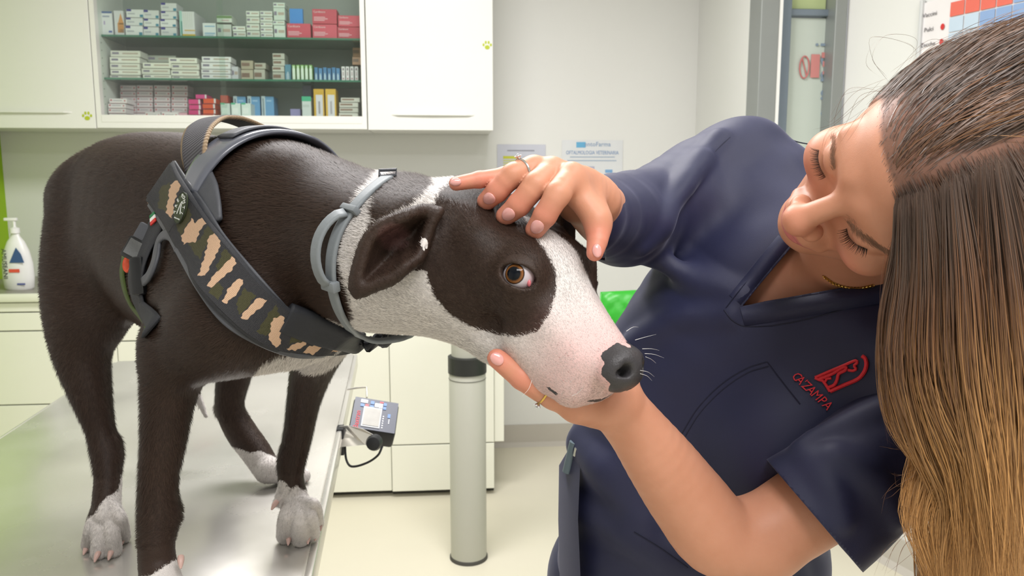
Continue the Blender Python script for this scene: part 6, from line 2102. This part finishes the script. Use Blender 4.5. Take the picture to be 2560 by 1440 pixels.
# ---------------------------------------------------------------- skin, nails, lashes, jewellery
q = woman_V - W_O
fx, fy, fz = (q @ W_F) / W_S, (q @ W_L) / W_S, (q @ W_H) / W_S
inhead = (np.abs(fy) < 0.11) & (fz > -0.14) & (fz < 0.16) & (fx > -0.24) & (fx < 0.06)
lipd = np.where(inhead & (fx > -0.026), 1 - ((np.abs(fz + 0.0710) - 0.0) / (0.0085 * np.clip(1.25 - np.abs(fy) / 0.028, 0.05, 1))) ** 2, -1)
lipd = np.where(np.abs(fy) < 0.026, lipd, -1)
xh = np.interp(fz, [-0.06, -0.04, 0.0, 0.025, 0.042, 0.055, 0.14], [-0.11, -0.085, -0.068, -0.048, -0.020, 0.02, 0.08])
scalp = np.where(inhead & (fz > -0.075), (xh - fx) / 0.016, -1)
fattr(person, 'lips', np.clip(lipd, -1, 1)); fattr(person, 'scalp', np.clip(scalp, -1, 1))
flush = np.where(inhead, np.exp(-(((fx - 0.018) / 0.012) ** 2 + (fy / 0.014) ** 2 + ((fz + 0.037) / 0.014) ** 2)) * 0.9
                 + 0.6 * np.exp(-(((np.abs(fy) - 0.044) / 0.02) ** 2 + ((fz + 0.038) / 0.02) ** 2)), 0)
hands = np.zeros(len(woman_V))
for J, rr in list(FJ.values()) + LF:
    for a in J[2:]:
        hands = np.maximum(hands, np.exp(-(np.linalg.norm(woman_V - P(*a), axis=1) / 0.016) ** 2))
fattr(person, 'flush', np.clip(np.maximum(flush, 0.9 * hands), 0, 1))
def skin_mat():
    m, nt, b = new_mat('skin'); L = nt.links.new
    tc = N(nt, 'ShaderNodeTexCoord')
    def noise(sc, d=3):
        n = N(nt, 'ShaderNodeTexNoise'); n.inputs['Scale'].default_value = sc; n.inputs['Detail'].default_value = d; L(tc.outputs['Object'], n.inputs['Vector']); return n.outputs['Fac']
    def mix(f, c1, c2):
        x = N(nt, 'ShaderNodeMixRGB'); L(f, x.inputs[0])
        for i, c in ((1, c1), (2, c2)):
            if isinstance(c, tuple): x.inputs[i].default_value = (*c, 1)
            else: L(c, x.inputs[i])
        return x.outputs[0]
    def attr(n, lo, hi, a=0.0, b2=1.0):
        at = N(nt, 'ShaderNodeAttribute'); at.attribute_name = n
        r = N(nt, 'ShaderNodeMapRange', interpolation_type='SMOOTHSTEP'); L(at.outputs['Fac'], r.inputs[0]); r.inputs[1].default_value = lo; r.inputs[2].default_value = hi
        r.inputs[3].default_value = a; r.inputs[4].default_value = b2
        return r.outputs[0]
    c = mix(noise(40), srgb(216, 156, 128), srgb(202, 140, 110))
    c = mix(attr('flush', 0, 1, 0, 0.6), c, srgb(224, 128, 112))
    c = mix(attr('lips', -0.1, 0.5, 0, 0.85), c, srgb(204, 116, 118))
    c = mix(attr('scalp', -0.2, 0.9, 0, 0.85), c, srgb(112, 82, 70))
    L(c, b.inputs['Base Color'])
    b.inputs['Roughness'].default_value = 0.48; b.inputs['Specular IOR Level'].default_value = 0.4
    b.inputs['Subsurface Weight'].default_value = 0.12; b.inputs['Subsurface Radius'].default_value = (0.006, 0.002, 0.001); b.inputs['Subsurface Scale'].default_value = 1.0
    add_bump(nt, b, noise(900, 2), 0.12, 0.0006)
    return m
person.data.materials.append(skin_mat())

nail_m = mat('nail_pink', srgb(232, 168, 162), 0.15, var=0.04, coat=0.6)
def nail(u, v, du, dv, L, W, R=None):
    p, n = woman_s.px(u, v)
    if p is None: return
    R = facing(p, n, (du, dv))
    bm = bmesh.new(); bmesh.ops.create_uvsphere(bm, u_segments=20, v_segments=12, radius=1.0)
    vs = np.array([x.co[:] for x in bm.verts]); fs = [tuple(x.index for x in f.verts) for f in bm.faces]; bm.free()
    vs[:, 1] = np.where(vs[:, 1] > 0, vs[:, 1], vs[:, 1] * 0.9)
    w = vs * np.array([W / 2, L / 2, 0.0016])
    w[:, 2] -= 0.9 * w[:, 0] ** 2 / (W) * 0.55
    mesh_obj('fingernail', w @ R.T + p + n * 0.0002, fs, nail_m, person, True, origin=p)
nail(1223, 497, -0.75, 0.65, 0.0135, 0.0105); nail(1271, 536, -0.8, 0.6, 0.0140, 0.0108); nail(1343, 567, -0.6, 0.8, 0.0140, 0.0108)
nail(1493, 626, 0.05, 1, 0.0120, 0.0080); nail(1243, 898, -0.8, -0.6, 0.0125, 0.0098); nail(1140, 455, -1, 0.1, 0.010, 0.007)

# rings
gold = mat('gold', srgb(214, 178, 96), 0.22, 0.95); silver = mat('white_gold', srgb(205, 202, 200), 0.2, 0.95)
dia = mat('diamond', srgb(235, 238, 245), 0.03, 0.0, coat=1.0, spec=1.0)
def ring(c, axis, r, m, stone_dir, name, label):
    o = empty(name, c, label, 'ring')
    ax = nrm(axis); x = nrm(np.asarray(stone_dir) - ax * (np.asarray(stone_dir) @ ax)); y = np.cross(ax, x)
    MB().tube([c + r * (math.cos(a) * x + math.sin(a) * y) for a in np.linspace(0, 2 * math.pi, 32, endpoint=False)], 0.0010, 8, closed=True).build('band', m, o, True)
    MB().lathe(c + x * (r + 0.0005), [(0.0012, 0), (0.0022, 0.0012), (0.0026, 0.0028)], 10, x).build('setting', silver, o, True)
    for k in range(7):
        a = 2 * math.pi * k / 6
        off = (ax * math.cos(a) + y * math.sin(a)) * (0.0024 if k < 6 else 0)
        MB().lathe(c + x * (r + (0.0028 if k < 6 else 0.0040)) + off, [(0.0002, -0.0008), (0.0012, 0.0), (0.0008, 0.0006), (0.0002, 0.0007)], 8, x).build('stone', dia, o)
    return o
J, rr = FJ['ring']
rc = P(*J[0]) * 0.42 + P(*J[1]) * 0.58
ring(rc, P(*J[1]) - P(*J[0]), 0.0114, silver, camvec(-0.35, 1.0, 0.25), 'finger_ring', 'white gold ring with a cluster of stones on the upper hand')
J, rr = LF[0]
rc = P(*J[1]) * 0.72 + P(*J[2]) * 0.28
ring(rc, P(*J[2]) - P(*J[1]), 0.0112, gold, camvec(-0.45, -1.0, 0.2), 'finger_ring', 'gold ring with a stone on the hand under the jaw')

# lashes and brows
lash_m = mat('lash_dark', srgb(40, 30, 26), 0.5)
rng = np.random.default_rng(8)
def hairs(roots, dirs, length, r, name, seg=5, curl=0.3, material=None):
    mb = MB()
    for p, d, L in zip(roots, dirs, length):
        d, up = d
        pts = [p + d * L * t + up * L * curl * t * t for t in np.linspace(0, 1, seg)]
        mb.tube(pts, [r * (1 - 0.85 * t) for t in np.linspace(0, 1, seg)], 4, caps=False)
    return mb.build(name, material or lash_m, person)
def lashes(px, d0, d1, n, L):
    Q_ = spline(np.array(px, float), n); ro, di, le = [], [], []
    for i, (u, v) in enumerate(Q_):
        p, m = woman_s.px(u, v)
        if p is None: continue
        t = i / (n - 1); a = np.array(d0) * (1 - t) + np.array(d1) * t
        d = nrm(camvec(a[0], -a[1], 0.15) + 0.2 * m + rng.normal(0, 0.06, 3))
        ro.append(p + m * 0.0003); di.append((d, camvec(-0.3, 0.6, 0.3))); le.append(L * rng.uniform(0.7, 1.1))
    o = hairs(ro, di, le, 0.00030, 'eyelashes'); o['kind'] = 'stuff'
LASH_R = [(2048, 376), (2046, 396), (2052, 420), (2064, 442)]
LASH_L = [(2118, 572), (2124, 592), (2142, 610), (2168, 622)]
lashes(LASH_R, (-0.9, -0.1), (-0.6, 0.6), 34, 0.0085)
lashes(LASH_L, (-0.9, 0.4), (-0.1, 1.0), 40, 0.0095)
def brow(px, n, wdt, d):
    Q_ = spline(np.array(px, float), n); ro, di, le = [], [], []
    for i, (u, v) in enumerate(Q_):
        for k in range(5):
            uu_, vv_ = u + rng.normal(0, wdt * 0.4), v + rng.normal(0, wdt * 0.4)
            p, m = woman_s.px(uu_, vv_)
            if p is None: continue
            e = camvec(d[0], -d[1], 0) + rng.normal(0, 0.2, 3); e = nrm(e - m * (e @ m) + 0.10 * m)
            ro.append(p); di.append((e, m * -0.1)); le.append(rng.uniform(0.004, 0.008))
    o = hairs(ro, di, le, 0.00015, 'eyebrow', 4, 0.0, mat('brow_brown', srgb(158, 120, 98), 0.6)); o['kind'] = 'stuff'
brow([(2080, 345), (2082, 385), (2086, 425)], 40, 6, (0.1, -1))
brow([(2118, 545), (2150, 580), (2190, 610), (2232, 636)], 80, 9, (0.8, 0.6))

# necklace
nk = [(2062, 690), (2085, 706), (2115, 716), (2150, 718), (2180, 712)]
neck = empty('necklace', P(2110, 688, 0.66), 'thin gold chain round the vet\'s neck', 'necklace')
pts = []
for u, v in spline(np.array(nk, float), 30):
    p, m = woman_s.px(u, v, 0.69)
    if p is not None: pts.append(p + m * 0.0012)
pts = np.array(pts)
for i, p in enumerate(pts):
    t = nrm(pts[min(i + 1, len(pts) - 1)] - pts[max(0, i - 1)])
    a = nrm(np.cross(t, CF)); b_ = CF if i % 2 else a
    ringp = [p + 0.0019 * math.cos(x) * t + 0.0012 * math.sin(x) * (a if i % 2 else nrm(np.cross(t, a))) for x in np.linspace(0, 2 * math.pi, 8, endpoint=False)]
    MB().tube(ringp, 0.0004, 4, closed=True).build('chain_link', gold, neck)
# ---------------------------------------------------------------- long hair, strand by strand
def grow_hair():
    rng = np.random.default_rng(21)
    V = woman_V; Q = woman_Q
    VN = vnormals(V, Q)
    m = (scalp > -0.05) & (fz > -0.05)
    idx = np.where(m)[0]
    part = idx[np.abs(fy[idx] - 0.004) < 0.007]
    edge = idx[scalp[idx] < 0.5]
    idx = np.concatenate([idx, np.repeat(part, 4), np.repeat(edge, 2)])
    loc = np.stack([fx, fy, fz], 1)
    G = nrm(np.array([0, 0, -1.0]))
    C0 = np.array([-0.098, 0, 0.028]) * W_S; RR = np.array([0.094, 0.068, 0.068]) * W_S
    def push(p, off):
        """keep points outside the skull"""
        q = np.stack([(p - W_O) @ W_F, (p - W_O) @ W_L, (p - W_O) @ W_H], 1) - C0
        r = RR + off[:, None]
        d = np.sqrt(((q / r) ** 2).sum(1))
        s = np.where(d < 1, 1 / np.maximum(d, 1e-3), 1.0)
        q = q * s[:, None] + C0
        return W_O + q[:, :1] * W_F + q[:, 1:2] * W_L + q[:, 2:] * W_H
    def strands(n, seed_idx, length, wave, off_rng, clump_to=None):
        r = rng.choice(seed_idx, n)
        p = V[r] + rng.normal(0, 0.0012, (n, 3))
        nn = VN[r]
        side = np.where(loc[r, 1] > 0.004, 1.0, -1.0)
        front = np.clip((loc[r, 0] + 0.10) / 0.08, 0, 1)
        up = (side < 0)[:, None]
        d = np.where(up, -0.30 * W_L - 1.0 * W_F, 0.9 * W_L - 0.20 * W_F) + nn * 0.14
        d = d + rng.normal(0, 0.05, d.shape)
        d /= np.linalg.norm(d, axis=1, keepdims=True)
        off = rng.uniform(*off_rng, n) * np.where(side < 0, 0.55, 1.0)
        step = 0.0165
        path = [p.copy()]
        ph = rng.uniform(0, 6.28, (n, 3)); fr = rng.uniform(12, 26, (n, 1))
        ns = int(length / step)
        for i in range(ns):
            g = np.where(up, 0.06, 0.36 if i > 3 else 0.15)
            d = d * (1 - g) + G * g
            w = np.sin(ph + fr * i * step) * wave * min(1, i / 8.0)
            d2 = d + w
            d2 /= np.linalg.norm(d2, axis=1, keepdims=True)
            d /= np.linalg.norm(d, axis=1, keepdims=True)
            p = push(p + d2 * step, np.minimum(off, 0.0012 + 0.0060 * i))
            path.append(p.copy())
        return np.stack(path, 1), r, side
    guides, gr, gs = strands(300, idx, 0.46, 0.10, (0.002, 0.010))
    Pn, r, side = strands(14500, idx, 0.46, 0.05, (0.0010, 0.010))
    # clumps
    gp = guides[:, 0]; 
    own = np.empty(len(Pn), int)
    for i in range(0, len(Pn), 500):
        dd = ((Pn[i:i + 500, None, 6] - guides[None, :, 6]) ** 2).sum(2) + 1e-3 * (side[i:i + 500, None] != gs[None, :])
        own[i:i + 500] = dd.argmin(1)
    T = np.linspace(0, 1, Pn.shape[1])
    k = (np.clip((T - 0.12) / 0.6, 0, 1) * 0.62)[None, :, None]
    Pn = Pn * (1 - k) + guides[own] * k + rng.normal(0, 0.0016, (len(Pn), 1, 3)) * T[None, :, None] * 2
    length = rng.uniform(0.55, 1.0, len(Pn)) ** 0.7
    length = np.where(side < 0, length * 0.42, length)
    return Pn, length, own, side, rng

def ribbons(Pn, length, rad, colour, name, rng, parent):
    n, m, _ = Pn.shape
    T = np.linspace(0, 1, m)
    # shorten by resampling
    out = np.empty_like(Pn)
    for c in range(3):
        pass
    L = length[:, None] * T[None, :] * (m - 1)
    i0 = np.clip(np.floor(L).astype(int), 0, m - 2); f = (L - i0)[..., None]
    ar = np.arange(n)[:, None]
    out = Pn[ar, i0] * (1 - f) + Pn[ar, i0 + 1] * f
    t = np.gradient(out, axis=1); t /= np.linalg.norm(t, axis=2, keepdims=True) + 1e-9
    hc_ = WL(-0.098, 0, 0.0)
    nrm_ = out - hc_ - np.array([0, 0, 1.0]) * ((out - hc_)[..., 2:] * np.clip(T * 1.4, 0, 1)[None, :, None])   # outwards from the head, level further down
    nrm_ = nrm_ / (np.linalg.norm(nrm_, axis=2, keepdims=True) + 1e-9) + rng.normal(0, 0.55, (n, 1, 3))
    a = np.cross(t, nrm_); a /= np.linalg.norm(a, axis=2, keepdims=True) + 1e-9
    rr = rad[:, None] * np.clip(1.15 - T[None, :] ** 3, 0.12, 1) * np.clip(0.25 + T[None, :] * 9, 0, 1)
    V = np.stack([out - rr[..., None] * a, out + rr[..., None] * a], 2)          # flat fine strands
    base = (np.arange(n)[:, None] * m + np.arange(m - 1)[None, :]) * 2
    F = [np.stack([base, base + 1, base + 3, base + 2], -1).reshape(-1, 4)]
    o = mesh_obj(name, V.reshape(-1, 3), np.concatenate(F), None, parent, True)
    cattr(o, 'tone', np.repeat(colour.reshape(-1, 3), 2, 0))
    return o
Pn, hl_, own, hside, hrng = grow_hair()
n, mseg = Pn.shape[:2]
# keep the fall clear of the chest: strands that would swing in front of the embroidery hang straighter
_u, _v, _z = proj(Pn.reshape(-1, 3)); _u = _u.reshape(n, mseg); _v = _v.reshape(n, mseg); _z = _z.reshape(n, mseg)
_sh = np.clip(2248 - np.where(_v > 620, _u, 9999).min(1), 0, 200) * (hside > 0)
Pn = Pn + (np.clip((np.arange(mseg) - 3) / 6.0, 0, 1)[None, :, None] * (_sh[:, None] * _z / FPX)[..., None]) * CR
tt = np.linspace(0, 1, mseg)[None, :] * hl_[:, None]
root = np.array(srgb(88, 70, 60)); mid = np.array(srgb(116, 78, 50)); end = np.array(srgb(196, 146, 88))
cl = hrng.uniform(-0.16, 0.16, 400)[own][:, None] + hrng.normal(0, 0.06, (n, 1))
x = np.clip((tt + cl - 0.04) / 0.66, 0, 1)[..., None]
colr = np.where(x < 0.45, root + (mid - root) * (x / 0.45), mid + (end - mid) * ((x - 0.45) / 0.55))
colr = colr * (0.7 + 0.6 * hrng.random((n, 1, 1)))
# front locks beside the face and at the edge of the mass, each following its own fall
LOCKS = [
 ([(2262, 500, 0.560), (2268, 600, 0.570), (2254, 720, 0.585), (2246, 860, 0.59), (2254, 980, 0.59), (2270, 1040, 0.588), (2262, 1072, 0.586), (2236, 1082, 0.582)], 0.008, 420, 0.55),
 ([(2272, 520, 0.550), (2280, 640, 0.555), (2262, 780, 0.565), (2262, 920, 0.57), (2292, 1060, 0.57), (2342, 1140, 0.57), (2318, 1220, 0.565), (2300, 1300, 0.562), (2330, 1420, 0.56), (2340, 1520, 0.56)], 0.012, 620, 0.75),
 ([(2290, 520, 0.540), (2305, 700, 0.545), (2300, 900, 0.55), (2345, 1080, 0.552), (2400, 1240, 0.552), (2380, 1400, 0.55), (2390, 1560, 0.55)], 0.014, 620, 0.8),
 ([(2330, 500, 0.525), (2350, 700, 0.53), (2360, 950, 0.535), (2430, 1150, 0.535), (2440, 1350, 0.535), (2420, 1560, 0.535)], 0.014, 620, 0.8),
 ([(2400, 470, 0.510), (2430, 700, 0.51), (2450, 950, 0.515), (2490, 1180, 0.515), (2500, 1400, 0.515), (2490, 1560, 0.515)], 0.014, 560, 0.8),
 ([(2480, 430, 0.495), (2510, 700, 0.50), (2530, 950, 0.505), (2540, 1200, 0.505), (2560, 1560, 0.505)], 0.014, 500, 0.8),
]
def lock_strands():
    PP, LL, CC = [], [], []
    M = mseg
    for path, sp, cnt, gold_ in LOCKS:
        g = spline(np.array([P(*q) for q in path]), M)
        T = np.linspace(0, 1, M)
        width = sp * (0.35 + 0.9 * np.sin(np.pi * np.clip(T * 0.8 + 0.1, 0, 1)) - 0.55 * T ** 3)
        o = hrng.normal(0, 1, (cnt, 3)); o /= np.maximum(1, np.linalg.norm(o, axis=1, keepdims=True) / 1.3)
        wv = np.stack([np.sin(T[None, :] * hrng.uniform(5, 12, (cnt, 1)) + hrng.uniform(0, 6.3, (cnt, 1))) for _ in range(3)], 2) * 0.0035 * T[None, :, None]
        PP.append(g[None] + o[:, None, :] * width[None, :, None] + wv)
        l = hrng.uniform(0.7, 1.0, cnt); LL.append(l)
        t = T[None, :] * l[:, None]
        xx = np.clip((t * 1.0 + hrng.uniform(-0.12, 0.12, (cnt, 1)) - 0.05) / (1.25 - gold_ * 0.8), 0, 1)[..., None]
        c = np.where(xx < 0.45, root + (mid - root) * (xx / 0.45), mid + (end - mid) * ((xx - 0.45) / 0.55))
        CC.append(c * (0.7 + 0.6 * hrng.random((cnt, 1, 1))))
    # stray single hairs
    ST = [[(2212, 218, 0.55), (2150, 240, 0.55), (2090, 300, 0.56), (2040, 330, 0.57)], [(2215, 215, 0.55), (2120, 225, 0.55), (2070, 290, 0.56), (2100, 330, 0.57)], [(2225, 200, 0.55), (2170, 150, 0.55), (2200, 95, 0.55), (2290, 110, 0.55), (2260, 190, 0.55)],
          [(2210, 225, 0.55), (2140, 270, 0.56), (2060, 340, 0.57), (2048, 400, 0.58)], [(2240, 190, 0.55), (2320, 120, 0.55), (2420, 92, 0.54), (2500, 96, 0.53)], [(2205, 235, 0.55), (2150, 290, 0.56), (2110, 350, 0.57)],
          [(2300, 1180, 0.56), (2230, 1230, 0.56), (2200, 1250, 0.56)], [(2320, 1150, 0.56), (2250, 1200, 0.56), (2225, 1190, 0.56)], [(2310, 1300, 0.56), (2240, 1360, 0.56), (2200, 1440, 0.56)], [(2330, 1340, 0.56), (2270, 1370, 0.56), (2235, 1450, 0.56)],
          [(2300, 1060, 0.57), (2260, 1120, 0.57), (2205, 1110, 0.57)], [(2280, 560, 0.55), (2220, 640, 0.56), (2200, 900, 0.57), (2215, 1100, 0.57)]]
    for s in ST:
        for k in range(3):
            g = spline(np.array([P(u + hrng.normal(0, 12), v + hrng.normal(0, 12), z) for u, v, z in s]), M)
            PP.append(g[None]); LL.append(np.array([1.0])); CC.append(np.broadcast_to(mid * 0.9, (1, M, 3)))
    return np.concatenate(PP), np.concatenate(LL), np.concatenate(CC)
LP, LLn, LC = lock_strands()
rad = np.concatenate([hrng.uniform(0.00020, 0.00042, n), hrng.uniform(0.00016, 0.00034, len(LP) - 36), np.full(36, 0.00010)])
hair = ribbons(np.concatenate([Pn, LP]), np.concatenate([hl_, LLn]), rad, np.concatenate([colr, LC]), 'hair', hrng, person)
hair['kind'] = 'stuff'; hair['label'] = 'long brown hair fading to caramel ends'
hm_, nt, b = new_mat('hair_strands')
a = N(nt, 'ShaderNodeAttribute'); a.attribute_name = 'tone'
nt.links.new(a.outputs['Color'], b.inputs['Base Color'])
b.inputs['Roughness'].default_value = 0.42; b.inputs['Specular IOR Level'].default_value = 0.5; b.inputs['Sheen Weight'].default_value = 0.15
hair.data.materials.append(hm_)
